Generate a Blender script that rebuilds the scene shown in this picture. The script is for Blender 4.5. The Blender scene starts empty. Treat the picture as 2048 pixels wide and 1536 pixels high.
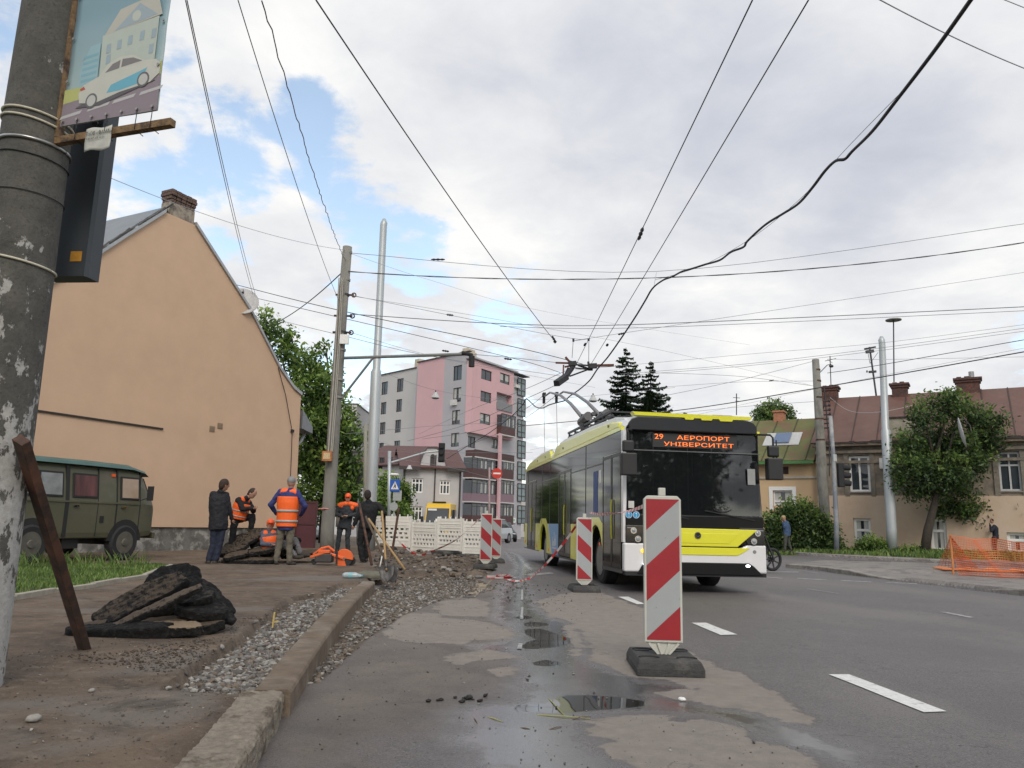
import bpy, bmesh, math, random
import numpy as np
from mathutils import Vector, Matrix, Euler
random.seed(7); rng = np.random.default_rng(7)
R = math.radians
S = bpy.context.scene
# ---------------- camera ----------------
PITCH, ROLL, EYE, FPX = R(10.30), R(1.38), 1.10, 1540.0
F3 = np.array([0, math.cos(PITCH), math.sin(PITCH)]); U00 = np.array([0, -math.sin(PITCH), math.cos(PITCH)]); R00 = np.array([1., 0, 0])
R3 = math.cos(ROLL)*R00 + math.sin(ROLL)*U00; U3 = math.cos(ROLL)*U00 - math.sin(ROLL)*R00
C0 = np.array([0, 0, EYE])
cam = bpy.data.cameras.new('camera'); co = bpy.data.objects.new('camera', cam); S.collection.objects.link(co)
cam.sensor_width = 36; cam.lens = 36*FPX/2048; cam.clip_start = .05; cam.clip_end = 6000
co.matrix_world = Matrix(((R3[0], U3[0], -F3[0], 0), (R3[1], U3[1], -F3[1], 0), (R3[2], U3[2], -F3[2], EYE), (0, 0, 0, 1)))
S.camera = co
# ---------------- light ----------------
SUN_EL, SUN_AZ = R(42), R(170)      # azimuth measured clockwise from +Y
W = bpy.data.worlds.new('World'); S.world = W; W.use_nodes = True
nt = W.node_tree; nt.nodes.clear()
def N(t, nt, **k):
    n = nt.nodes.new(t)
    for a, b in k.items(): setattr(n, a, b)
    return n
def ray(u, v): return F3 + (u-1024)/FPX*R3 - (v-768)/FPX*U3
def build_sky():
    L = nt.links.new
    out = N('ShaderNodeOutputWorld', nt); bg = N('ShaderNodeBackground', nt); bg.inputs[1].default_value = .1
    sky = N('ShaderNodeTexSky', nt, sky_type='NISHITA'); sky.sun_disc = False
    sky.sun_elevation = SUN_EL; sky.sun_rotation = SUN_AZ; sky.dust_density = 1.2; sky.ozone_density = 1.2
    tc = N('ShaderNodeTexCoord', nt)
    nrm = N('ShaderNodeVectorMath', nt, operation='NORMALIZE'); L(tc.outputs['Generated'], nrm.inputs[0])
    # project on a cloud layer
    sp = N('ShaderNodeSeparateXYZ', nt); L(nrm.outputs[0], sp.inputs[0])
    mz = N('ShaderNodeMath', nt, operation='ADD'); mz.inputs[1].default_value = .22; L(sp.outputs[2], mz.inputs[0])
    dx = N('ShaderNodeMath', nt, operation='DIVIDE'); L(sp.outputs[0], dx.inputs[0]); L(mz.outputs[0], dx.inputs[1])
    dy = N('ShaderNodeMath', nt, operation='DIVIDE'); L(sp.outputs[1], dy.inputs[0]); L(mz.outputs[0], dy.inputs[1])
    cb = N('ShaderNodeCombineXYZ', nt); L(dx.outputs[0], cb.inputs[0]); L(dy.outputs[0], cb.inputs[1])
    def noise(sc, det, rough, off, dist=0.0):
        mp = N('ShaderNodeMapping', nt); mp.inputs[1].default_value = off; L(cb.outputs[0], mp.inputs[0])
        n = N('ShaderNodeTexNoise', nt); n.inputs['Scale'].default_value = sc; n.inputs['Detail'].default_value = det
        n.inputs['Roughness'].default_value = rough; n.inputs['Distortion'].default_value = dist; L(mp.outputs[0], n.inputs[0]); return n.outputs[0]
    def math_(op, a, b, clamp=False):
        m = N('ShaderNodeMath', nt, operation=op); m.use_clamp = clamp
        for i, x in enumerate((a, b)):
            if isinstance(x, (int, float)): m.inputs[i].default_value = x
            else: L(x, m.inputs[i])
        return m.outputs[0]
    def blob(u, v, rad, amp):
        d = ray(u, v); d = d/np.linalg.norm(d)
        dt = N('ShaderNodeVectorMath', nt, operation='DOT_PRODUCT'); L(nrm.outputs[0], dt.inputs[0]); dt.inputs[1].default_value = tuple(d)
        c = math.cos(R(rad))
        m = N('ShaderNodeMapRange', nt, interpolation_type='SMOOTHSTEP'); L(dt.outputs[1], m.inputs[0])
        m.inputs[1].default_value = c; m.inputs[2].default_value = 1.0; m.inputs[3].default_value = 0; m.inputs[4].default_value = amp
        return m.outputs[0]
    n1 = noise(2.6, 8, .55, (3.1, 1.7, 0), .25); n2 = noise(6.5, 8, .6, (7.3, 2.2, 1), .2)
    dens = math_('ADD', math_('MULTIPLY', n1, .7), math_('MULTIPLY', n2, .66))
    for b in [(550,190,5,-.13),(455,265,4,-.10),(700,345,6,-.16),(420,430,6,-.10),(310,230,5,-.07),(230,420,5,-.07),(400,170,4,-.06),(480,90,5,.04),(560,255,3,.04),(640,235,4,-.08),(380,330,4,-.06),(600,30,8,.16),(760,60,9,.1),(820,260,7,.1),(620,470,4,.08),(800,560,6,-.05),(1880,50,5,-.17),(1960,150,4,-.13),(1050,590,6,-.07),(640,690,7,-.06),(520,480,7,.08),(330,330,6,.05),(1400,250,22,.2),(1750,330,16,.2),(1000,180,12,.12),(380,100,7,.12),(1500,650,18,.14)]:
        dens = math_('ADD', dens, blob(*b))
    cov = N('ShaderNodeMapRange', nt, interpolation_type='SMOOTHSTEP'); L(dens, cov.inputs[0]); cov.inputs[1].default_value = .555; cov.inputs[2].default_value = .70
    cov.inputs[3].default_value = .12
    # brightness of the cloud deck: thick middles greyer, rims whiter
    n3 = noise(1.7, 7, .55, (1.2, 9.4, 2), .3); n4 = noise(5.0, 7, .6, (4.4, 5.5, 3), .3)
    sh = math_('ADD', math_('MULTIPLY', n3, .7), math_('MULTIPLY', n4, .55))
    for b in [(1350,180,14,.10),(1650,330,13,.17),(1150,330,12,.03),(1300,80,10,.08),(1780,470,8,.1),(560,500,7,.05),(950,560,6,-.05),(480,120,8,-.12),(1000,430,9,-.12),(300,400,8,-.15),(620,420,8,-.14),(700,130,8,-.12),(1650,640,14,-.12),(1980,480,9,-.1)]:
        sh = math_('ADD', sh, blob(*b))
    cr = N('ShaderNodeValToRGB', nt); L(sh, cr.inputs[0]); e = cr.color_ramp.elements
    e[0].position = .42; e[0].color = (7.1, 7.05, 6.95, 1); e[1].position = 1.0; e[1].color = (4.1, 4.3, 4.85, 1)
    m_ = e.new(.56); m_.color = (6.2, 6.25, 6.35, 1); m_ = e.new(.70); m_.color = (5.5, 5.6, 5.85, 1); m_ = e.new(.84); m_.color = (4.75, 4.9, 5.35, 1)
    # the blue shows a little stronger than Nishita's at this elevation
    blue = N('ShaderNodeMix', nt, data_type='RGBA', blend_type='MULTIPLY'); blue.inputs[0].default_value = 1
    L(sky.outputs[0], blue.inputs[6]); blue.inputs[7].default_value = (2.35, 2.15, 1.85, 1)
    mix = N('ShaderNodeMix', nt, data_type='RGBA'); L(cov.outputs[0], mix.inputs[0]); L(blue.outputs[2], mix.inputs[6]); L(cr.outputs[0], mix.inputs[7])
    L(mix.outputs[2], bg.inputs[0]); L(bg.outputs[0], out.inputs[0])
build_sky()
sl = bpy.data.lights.new('sun', 'SUN'); sl.energy = 1.25; sl.angle = R(26); sl.color = (1, .93, .83)
so = bpy.data.objects.new('sun', sl); S.collection.objects.link(so)
sd = Vector((math.sin(SUN_AZ)*math.cos(SUN_EL), math.cos(SUN_AZ)*math.cos(SUN_EL), math.sin(SUN_EL)))
so.rotation_euler = sd.to_track_quat('Z', 'Y').to_euler()
S.view_settings.view_transform = 'Standard'; S.view_settings.look = 'None'; S.view_settings.gamma = 1; S.view_settings.exposure = 0.50
S.render.engine = 'CYCLES'
# ---------------- geometry from sight lines ----------------
def G(u, v, z=0.0):
    d = ray(u, v); t = (z-EYE)/d[2]; return C0 + t*d
def P(u, v, Y):
    d = ray(u, v); return C0 + d*(Y/d[1])
class Plane:
    """vertical plane through A, B (xy); local x runs A->B, local y points away from the camera, z up"""
    def __init__(s, A, B):
        s.A = np.array(A[:2], float); B = np.array(B[:2], float); s.L = np.linalg.norm(B-s.A); s.d = (B-s.A)/s.L
        s.n = np.array([-s.d[1], s.d[0]]); s.rot = math.atan2(s.d[1], s.d[0])
    def at(s, u, v):
        r = ray(u, v); t = ((s.A-C0[:2])@s.n)/(r[:2]@s.n); p = C0+t*r; return float((p[:2]-s.A)@s.d), float(p[2])
    def w(s, a, z, off=0): q = s.A+s.d*a+s.n*off; return (q[0], q[1], z)
    def rect(s, u0, v0, u1, v1):
        a, z1 = s.at(u0, v0); b, z0 = s.at(u1, v1); return a, z0, b, z1
# ---------------- materials ----------------
MATS = {}
def mat(name, col, rough=.6, metal=0, var=.12, vs=8, bump=0, bs=40, spec=.5, trans=0, emit=None, es=1, col2=None, c2s=3, c2t=(.45, .6), coat=0, alpha=1, stretch=None):
    if name in MATS: return MATS[name]
    m = bpy.data.materials.new(name); m.use_nodes = True; t = m.node_tree; b = t.nodes['Principled BSDF']; L = t.links.new
    b.inputs['Roughness'].default_value = rough; b.inputs['Metallic'].default_value = metal; b.inputs['Specular IOR Level'].default_value = spec
    b.inputs['Base Color'].default_value = (*col, 1); b.inputs['Coat Weight'].default_value = coat; b.inputs['Coat Roughness'].default_value = .05
    b.inputs['Alpha'].default_value = alpha
    if trans: b.inputs['Transmission Weight'].default_value = trans
    tc = t.nodes.new('ShaderNodeTexCoord'); vec = tc.outputs['Object']
    if stretch:
        mp = t.nodes.new('ShaderNodeMapping'); mp.inputs[3].default_value = stretch; L(vec, mp.inputs[0]); vec = mp.outputs[0]
    def noise(sc, det=6, ro=.6):
        n = t.nodes.new('ShaderNodeTexNoise'); n.inputs['Scale'].default_value = sc; n.inputs['Detail'].default_value = det; n.inputs['Roughness'].default_value = ro
        L(vec, n.inputs[0]); return n.outputs[0]
    cur = None
    if col2:
        mr = t.nodes.new('ShaderNodeMapRange'); L(noise(c2s, 9, .65), mr.inputs[0]); mr.inputs[1].default_value = c2t[0]; mr.inputs[2].default_value = c2t[1]
        mx = t.nodes.new('ShaderNodeMix'); mx.data_type = 'RGBA'; L(mr.outputs[0], mx.inputs[0]); mx.inputs[6].default_value = (*col, 1); mx.inputs[7].default_value = (*col2, 1); cur = mx.outputs[2]
    if var:
        mr = t.nodes.new('ShaderNodeMapRange'); L(noise(vs), mr.inputs[0]); mr.inputs[1].default_value = .25; mr.inputs[2].default_value = .75
        mr.inputs[3].default_value = 1-var; mr.inputs[4].default_value = 1+var
        mx = t.nodes.new('ShaderNodeMix'); mx.data_type = 'RGBA'; mx.blend_type = 'MULTIPLY'; mx.inputs[0].default_value = 1
        if cur: L(cur, mx.inputs[6])
        else: mx.inputs[6].default_value = (*col, 1)
        L(mr.outputs[0], mx.inputs[7]); cur = mx.outputs[2]
    if cur: L(cur, b.inputs['Base Color'])
    if bump:
        bp = t.nodes.new('ShaderNodeBump'); bp.inputs['Strength'].default_value = min(1, bump); bp.inputs['Distance'].default_value = .02; L(noise(bs, 8, .7), bp.inputs['Height']); L(bp.outputs[0], b.inputs['Normal'])
    if emit: b.inputs['Emission Color'].default_value = (*emit, 1); b.inputs['Emission Strength'].default_value = es
    MATS[name] = m; return m
# ---------------- mesh builder ----------------
class MB:
    def __init__(s): s.v = []; s.f = []; s.mi = []; s.mats = []; s.cur = 0; s.M = None
    def m(s, mt):
        if mt not in s.mats: s.mats.append(mt)
        s.cur = s.mats.index(mt); return s
    def add(s, vs, fs):
        o = len(s.v)
        if s.M is not None: vs = [tuple(s.M @ Vector(p)) for p in vs]
        s.v += [tuple(map(float, p)) for p in vs]; s.f += [tuple(i+o for i in f) for f in fs]; s.mi += [s.cur]*len(fs); return s
    def box(s, a, b, c, d, e, g):   # x0 x1 y0 y1 z0 z1
        x0, x1, y0, y1, z0, z1 = a, b, c, d, e, g
        return s.add([(x0,y0,z0),(x1,y0,z0),(x1,y1,z0),(x0,y1,z0),(x0,y0,z1),(x1,y0,z1),(x1,y1,z1),(x0,y1,z1)],
                     [(0,3,2,1),(4,5,6,7),(0,1,5,4),(1,2,6,5),(2,3,7,6),(3,0,4,7)])
    def bar(s, p, q, w, h=None, up=(0,0,1)):   # rectangular bar between points
        h = h or w; p = Vector(p); q = Vector(q); d = (q-p).normalized(); u = Vector(up)
        if abs(d.dot(u)) > .98: u = Vector((1,0,0))
        sx = d.cross(u).normalized()*w/2; sy = sx.normalized().cross(d).normalized()*h/2
        vs = [e+a*sx+b*sy for e in (p, q) for a, b in ((-1,-1),(1,-1),(1,1),(-1,1))]
        return s.add(vs, [(0,1,2,3),(7,6,5,4),(0,4,5,1),(1,5,6,2),(2,6,7,3),(3,7,4,0)])
    def tube(s, pts, r, n=8, cap=True):
        pts = [Vector(p) for p in pts]; rs = r if isinstance(r, (list, tuple)) else [r]*len(pts)
        vs = []; u = None
        for i, p in enumerate(pts):
            d = (pts[min(i+1, len(pts)-1)]-pts[max(i-1, 0)])
            d = d.normalized() if d.length > 1e-9 else Vector((0,0,1))
            if u is None: u = d.orthogonal().normalized()
            else: u = (u-d*u.dot(d)); u = u.normalized() if u.length > 1e-6 else d.orthogonal().normalized()
            w = d.cross(u)
            vs += [p+(u*math.cos(2*math.pi*k/n)+w*math.sin(2*math.pi*k/n))*rs[i] for k in range(n)]
        fs = [(i*n+k, i*n+(k+1) % n, (i+1)*n+(k+1) % n, (i+1)*n+k) for i in range(len(pts)-1) for k in range(n)]
        if cap: fs += [tuple(reversed(range(n))), tuple(range((len(pts)-1)*n, len(pts)*n))]
        return s.add(vs, fs)
    def loft(s, rings, cap=True):
        n = len(rings[0]); vs = [p for r_ in rings for p in r_]
        fs = [(i*n+k, i*n+(k+1) % n, (i+1)*n+(k+1) % n, (i+1)*n+k) for i in range(len(rings)-1) for k in range(n)]
        if cap: fs += [tuple(reversed(range(n))), tuple(range((len(rings)-1)*n, len(rings)*n))]
        return s.add(vs, fs)
    def prism(s, poly, axis, a, b):   # polygon (2d) extruded along axis 'x','y','z'
        def mk(p, t): return {'x': (t, p[0], p[1]), 'y': (p[0], t, p[1]), 'z': (p[0], p[1], t)}[axis]
        n = len(poly)
        return s.add([mk(p, a) for p in poly]+[mk(p, b) for p in poly], [tuple(reversed(range(n))), tuple(range(n, 2*n))]+[(k, (k+1) % n, n+(k+1) % n, n+k) for k in range(n)])
    def face(s, pts): return s.add(pts, [tuple(range(len(pts)))])
    def ell(s, c, r, seg=12, rings=8, rot=None, noise=0):
        vs = []; c = Vector(c)
        for i in range(rings+1):
            ph = math.pi*i/rings
            for k in range(seg):
                t = 2*math.pi*k/seg; q = Vector((r[0]*math.sin(ph)*math.cos(t), r[1]*math.sin(ph)*math.sin(t), r[2]*math.cos(ph)))
                if noise: q *= 1+random.uniform(-noise, noise)
                if rot: q = rot @ q
                vs.append(c+q)
        return s.add(vs, [(i*seg+k, (i+1)*seg+k, (i+1)*seg+(k+1) % seg, i*seg+(k+1) % seg) for i in range(rings) for k in range(seg)])
    def build(s, name, mt=None, parent=None, smooth=False, bevel=0, label=None, world=False, solid=0, remesh=0, sub=0, autos=None):
        me = bpy.data.meshes.new(name); vs = s.v
        if world and parent is not None:
            Mi = parent.matrix_basis.inverted(); vs = [tuple(Mi @ Vector(p)) for p in vs]
        me.from_pydata(vs, [], s.f)
        ml = s.mats if s.mats else [mt]
        for x in ml: me.materials.append(x)
        if s.mats: me.polygons.foreach_set('material_index', s.mi)
        if smooth: me.polygons.foreach_set('use_smooth', [True]*len(me.polygons))
        bm = bmesh.new(); bm.from_mesh(me); bmesh.ops.remove_doubles(bm, verts=bm.verts, dist=1e-5) if smooth else None
        bmesh.ops.recalc_face_normals(bm, faces=bm.faces); bm.to_mesh(me); bm.free()
        me.update(); o = bpy.data.objects.new(name, me); S.collection.objects.link(o)
        if parent: o.parent = parent
        if label: o['label'] = label
        if remesh:
            md = o.modifiers.new('r', 'REMESH'); md.mode = 'VOXEL'; md.voxel_size = remesh; md.use_smooth_shade = True
            ms = o.modifiers.new('s', 'SMOOTH'); ms.iterations = 3; ms.factor = .5
        if bevel:
            md = o.modifiers.new('b', 'BEVEL'); md.width = bevel; md.segments = 2; md.limit_method = 'ANGLE'; md.angle_limit = R(40)
        if sub:
            md = o.modifiers.new('u', 'SUBSURF'); md.levels = sub; md.render_levels = sub
        if solid:
            md = o.modifiers.new('t', 'SOLIDIFY'); md.thickness = solid
        return o
def tag(o, label=None, cat=None, group=None, kind=None):
    if label: o['label'] = label
    if cat: o['category'] = cat
    if group: o['group'] = group
    if kind: o['kind'] = kind
    return o
def thing(name, label, cat, loc=(0,0,0), rz=0, group=None):
    o = bpy.data.objects.new(name, None); S.collection.objects.link(o); o.empty_display_size = .2
    o.matrix_basis = Matrix.Translation(Vector([float(x) for x in loc])) @ Matrix.Rotation(rz, 4, 'Z')
    return tag(o, label, cat, group)
def children(o): return [c for c in bpy.data.objects if c.parent == o]
def copy_tree(o, parent=None):
    c = o.copy(); S.collection.objects.link(c); c.parent = parent
    for ch in children(o): copy_tree(ch, c)
    return c
def catenary(p, q, sag, n=14):
    p = Vector(p); q = Vector(q); return [p.lerp(q, i/n)-Vector((0,0,1))*sag*4*(i/n)*(1-i/n) for i in range(n+1)]
def bigmesh(name, V, Fq, mats, mi=None, smooth=False):
    me = bpy.data.meshes.new(name); V = np.asarray(V, np.float32); Fq = np.asarray(Fq, np.int32); k = Fq.shape[1]
    me.vertices.add(len(V)); me.vertices.foreach_set('co', V.ravel()); me.loops.add(Fq.size); me.loops.foreach_set('vertex_index', Fq.ravel())
    me.polygons.add(len(Fq)); me.polygons.foreach_set('loop_start', np.arange(len(Fq), dtype=np.int32)*k)
    if mi is not None: me.polygons.foreach_set('material_index', np.asarray(mi, np.int32))
    me.polygons.foreach_set('use_smooth', np.full(len(Fq), smooth))
    for x in mats: me.materials.append(x)
    me.update(calc_edges=True); me.validate(); return me
def link(name, me, parent=None):
    o = bpy.data.objects.new(name, me); S.collection.objects.link(o)
    if parent: o.parent = parent
    return o
# ================= GROUND =================
def px(poly, z=0.0): return np.array([G(u, v, z)[:2] for u, v in poly])
def c8(pts): return [(800+x*.390625, 1080+y*.390625) for x, y in pts]
def sdf(X, Y, poly):
    n = len(poly); d2 = np.full(X.shape, 1e9); ins = np.zeros(X.shape, bool)
    for i in range(n):
        ax, ay = poly[i]; bx, by = poly[(i+1) % n]; ex, ey = bx-ax, by-ay; wx, wy = X-ax, Y-ay
        t = np.clip((wx*ex+wy*ey)/(ex*ex+ey*ey+1e-12), 0, 1); d2 = np.minimum(d2, (wx-ex*t)**2+(wy-ey*t)**2)
        c = ((ay > Y) != (by > Y)) & (X < ex*(Y-ay)/(by-ay+1e-12)+ax); ins ^= c
    d = np.sqrt(d2); return np.where(ins, d, -d)
def vnoise(X, Y, sc, seed=0, oct=4):
    out = 0; a = 1; tot = 0
    for o in range(oct):
        r = np.random.default_rng(seed+o); T = r.random((256, 256)); x = X*sc; y = Y*sc
        xi = np.floor(x).astype(int); yi = np.floor(y).astype(int); fx = x-xi; fy = y-yi; fx = fx*fx*(3-2*fx); fy = fy*fy*(3-2*fy)
        g = lambda i, j: T[i % 256, j % 256]
        out = out+a*((g(xi, yi)*(1-fx)+g(xi+1, yi)*fx)*(1-fy)+(g(xi, yi+1)*(1-fx)+g(xi+1, yi+1)*fx)*fy); tot += a; a *= .5; sc *= 2
    return out/tot
def sst(a, b, x): t = np.clip((x-a)/(b-a), 0, 1); return t*t*(3-2*t)
PZ = .12
KL = px([(375,1536),(469,1428),(501,1377),(568,1319),(606,1278),(743,1151)], .15)   # left top edge of the kerb
KR = px([(497,1536),(545,1440),(575,1390),(609,1322),(643,1278),(765,1151)], .15)
# smooth kerb centre line: straight fit with a slight bend
kc = (KL+KR)/2
kfit = np.polyfit(kc[:, 1], kc[:, 0], 2)
def kx(y): return np.polyval(kfit, np.clip(y, 2.0, 13.6)) + (np.polyval(np.polyder(kfit), 2.0)*(np.minimum(y, 2.0)-2.0))
KW = .10
pv_far = px([(748,1146),(762,1122),(772,1100)], .1)
ys = np.linspace(-3, 13.2, 24)
PAVE = np.array([(kx(y)-KW*.5, y) for y in ys]+[tuple(p) for p in pv_far]+[(-6.2, 34), (-9, 60), (-60, 60), (-60, -3)])
TR1 = np.vstack([px([(322,1377),(345,1362),(367,1339),(428,1302),(470,1276),(517,1240),(575,1199),(592,1191),(640,1186),(678,1166),(715,1166),(724,1157)], .12), [(kx(y)-KW*.8, y) for y in (12.9,11,9,7,6,5.2,4.75)], px([(470,1386),(400,1383)], .12)])
TR2 = np.vstack([[(kx(y)+KW*.6, y) for y in (5.4,6,7,8,9,10,11,12,12.9)], px([(790,1160),(830,1155),(900,1152),(960,1160),(990,1178),(940,1190),(880,1200),(840,1216),(800,1233),(760,1258),(726,1281),(678,1326),(640,1362)], 0)])
DIRT = px([(745,1170),(768,1168),(830,1158),(900,1156),(955,1158),(990,1140),(985,1125),(960,1112),(905,1104),(860,1100),(800,1092),(765,1098),(752,1125)], 0)
GRASS = px([(-420,1330),(-100,1240),(12,1206),(44,1195),(83,1188),(148,1182),(195,1173),(234,1165),(289,1157),(345,1134),(300,1131),(20,1133),(-420,1150)], .12)
DRY = [px(c8(p), 0) for p in [
 [(-70,440),(0,378),(150,372),(240,400),(400,412),(500,425),(590,480),(560,500),(380,515),(300,530),(100,525),(0,522),(-60,500)],
 [(700,310),(800,285),(900,265),(1010,258),(1090,290),(1180,325),(1250,350),(1300,420),(1340,520),(1500,580),(1650,655),(1780,700),(1880,770),(1960,810),(2060,860),(2090,940),(2000,925),(1900,895),(1750,858),(1600,852),(1500,830),(1380,800),(1300,790),(1400,775),(1570,772),(1560,760),(1420,740),(1300,715),(1130,685),(1060,645),(930,620),(960,585),(965,540),(935,480),(905,440),(850,412),(770,392),(715,345)],
 [(980,935),(1060,905),(1150,888),(1280,890),(1400,885),(1390,915),(1450,930),(1560,905),(1700,948),(1780,990),(1850,1030),(2048,1090),(2200,1150),(2300,1300),(1400,1300),(1250,1175),(1150,1130),(1070,1085),(1045,1058),(1095,1035),(1060,1015),(980,1005),(970,970)],
 [(230,600),(300,575),(430,565),(560,585),(630,600),(560,612),(420,618),(330,640),(270,640)],
 [(430,665),(560,650),(610,668),(590,695),(500,700)],
 [(170,350),(230,310),(400,300),(470,330),(440,390),(250,390)],
 [(850,430),(900,450),(950,540),(955,590),(870,600),(880,560),(840,480)]]]
PUD = [px(c8(p), 0) for p in [
 [(585,862),(600,842),(740,838),(790,812),(860,796),(1000,797),(1130,806),(1255,826),(1262,845),(1200,856),(1100,866),(1000,872),(900,884),(830,893),(720,882),(600,886)],
 [(628,428),(680,418),(750,424),(765,436),(700,444),(640,440)],
 [(640,456),(720,452),(800,478),(870,506),(876,530),(800,548),(700,556),(640,556),(610,545),(650,520),(700,508),(640,480)],
 [(672,628),(740,612),(815,622),(820,638),(760,648),(690,642)],
 [(575,398),(640,386),(680,396),(640,408)]]]
WET = [px(c8(p), 0) for p in [
 [(540,60),(600,75),(640,110),(700,150),(640,200),(680,300),(700,350),(760,400),(870,425),(930,520),(960,600),(1040,650),(1130,690),(1300,730),(1500,770),(1400,782),(1300,795),(1500,835),(1600,858),(1900,905),(2100,960),(2400,1080),(2400,1250),(2200,1140),(2048,1080),(1850,1020),(1780,985),(1700,945),(1560,900),(1400,885),(1150,885),(1000,925),(960,960),(980,1010),(1030,1030),(1010,1060),(1060,1090),(1140,1135),(1240,1180),(1300,1300),(200,1300),(280,1100),(290,960),(240,880),(330,850),(560,830),(610,740),(620,640),(600,590),(440,570),(370,540),(560,505),(600,480),(500,420),(480,340),(520,240),(560,180),(600,140)],
]]
BROWN = np.vstack([[(kx(y)+KW, y) for y in (1,3,5,7,9,11,13)], px([(830,1150),(990,1150),(1030,1160),(1050,1230),(1040,1290),(1010,1340),(960,1400),(905,1430),(760,1480),(690,1540),(600,1800)], 0)])
ISL_F = px([(1571,1136),(1600,1138),(1645,1143),(1672,1147),(1750,1157),(1834,1167),(1890,1173),(1960,1182),(2048,1192),(2200,1210)], 0)
ISLAND = np.vstack([ISL_F, [(14, 8), (40, 8), (40, 18)], px([(2300,1150),(2048,1143),(1900,1134),(1760,1129),(1640,1126)], 0)])
FK = px([(1380,1101),(1560,1108),(1648,1115),(1755,1121),(1875,1127),(2048,1136),(2300,1150)], 0)
FARPAVE = np.vstack([FK, [(60, 24), (90, 30), (90, 90), (4, 90)]])
RT = np.vstack([px([(1300,1097)], 0), FARPAVE[:1]])
def height(X, Y):
    base = -np.clip(Y-42, 0, 70)*.014
    h = (vnoise(X, Y, .5, 3)-.5)*.02
    bmp = vnoise(X, Y, 5, 11, 5)-.5
    dp = sdf(X, Y, PAVE); h = h+sst(-.02, .02, dp)*PZ + np.where(dp > 0, bmp*.006, 0)
    di = sdf(X, Y, ISLAND); dropk = 1-.75*sst(.6, .9, np.clip(1-np.abs(Y-20.2)/3.3, 0, 1)*1.6)
    h = h+sst(0, .03, di)*.11*dropk
    df = sdf(X, Y, FARPAVE); h = h+sst(0, .03, df)*.13 + sst(1.5, 5, df)*.15
    d1 = sdf(X, Y, TR1)+bmp*.05; h = h-sst(-.005, .022, d1)*(.085+bmp*.05)
    d2 = sdf(X, Y, TR2)+bmp*.10; h = h-sst(-.02, .08, d2)*(.05+bmp*.06)
    d3 = sdf(X, Y, DIRT)+bmp*.2; m3 = sst(-.05, .3, d3); n3 = vnoise(X, Y, 1.1, 31, 5)
    h = h+m3*((n3-.45)*.42+bmp*.06)
    for (u, v, hh, rx, ry) in [(805,1100,.42,.55,.5),(845,1101,.2,1.1,.5),(770,1112,.22,.6,.8),(905,1108,.14,1.2,.4),(690,1108,.12,.8,.6)]:
        c = G(u, v, 0)[:2]; q = ((X-c[0])/rx)**2+((Y-c[1])/ry)**2; h = h+hh*np.exp(-q)*(1+bmp*.9)
    dg = sdf(X, Y, GRASS); h = h+sst(0, .3, dg)*.03
    return h+base
def build_ground():
    tx = np.arange(-.86, .90, .0042)
    yy = [.25]
    while yy[-1] < 600: yy.append(yy[-1]+max(.012, (yy[-1]+1)*(.0058 if yy[-1] < 36 else .05)))
    yy = np.array(yy); T, Yg = np.meshgrid(tx, yy); Xg = (Yg+2)*T
    X = Xg.ravel(); Y = Yg.ravel(); Z = height(X, Y)
    nr, nc = T.shape; i = np.arange(nr-1)[:, None]*nc+np.arange(nc-1)[None, :]; i = i.ravel()
    Fq = np.stack([i, i+1, i+nc+1, i+nc], 1)
    me = bigmesh('ground', np.stack([X, Y, Z], 1), Fq, [ground_mat()], smooth=True)
    def attr(n, a): at = me.attributes.new(n, 'FLOAT', 'POINT'); at.data.foreach_set('value', np.clip(a, -3, 3).astype(np.float32))
    attr('dry', np.max([sdf(X, Y, p) for p in DRY], 0)); attr('wet', np.max([sdf(X, Y, p) for p in WET], 0)); attr('pud', np.max([sdf(X, Y, p) for p in PUD], 0))
    attr('pave', np.maximum(sdf(X, Y, PAVE), -3)); attr('soil', np.maximum(np.maximum(sdf(X, Y, TR1), sdf(X, Y, TR2)), sdf(X, Y, DIRT)))
    attr('brown', sdf(X, Y, BROWN)); attr('far', np.maximum(sdf(X, Y, ISLAND), sdf(X, Y, FARPAVE)))
    attr('grs', np.maximum(sdf(X, Y, GRASS), sdf(X, Y, FARPAVE)-3.0))
    o = link('ground', me); tag(o, kind='structure')
    # plain land out to the horizon, below the modelled sheet
    m = MB(); m.face([(-3000, -300, -1.6), (3000, -300, -1.6), (3000, 4000, -1.6), (-3000, 4000, -1.6)]); tag(m.build('terrain', mat('land', (.09, .1, .06), .9)), kind='structure')
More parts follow.
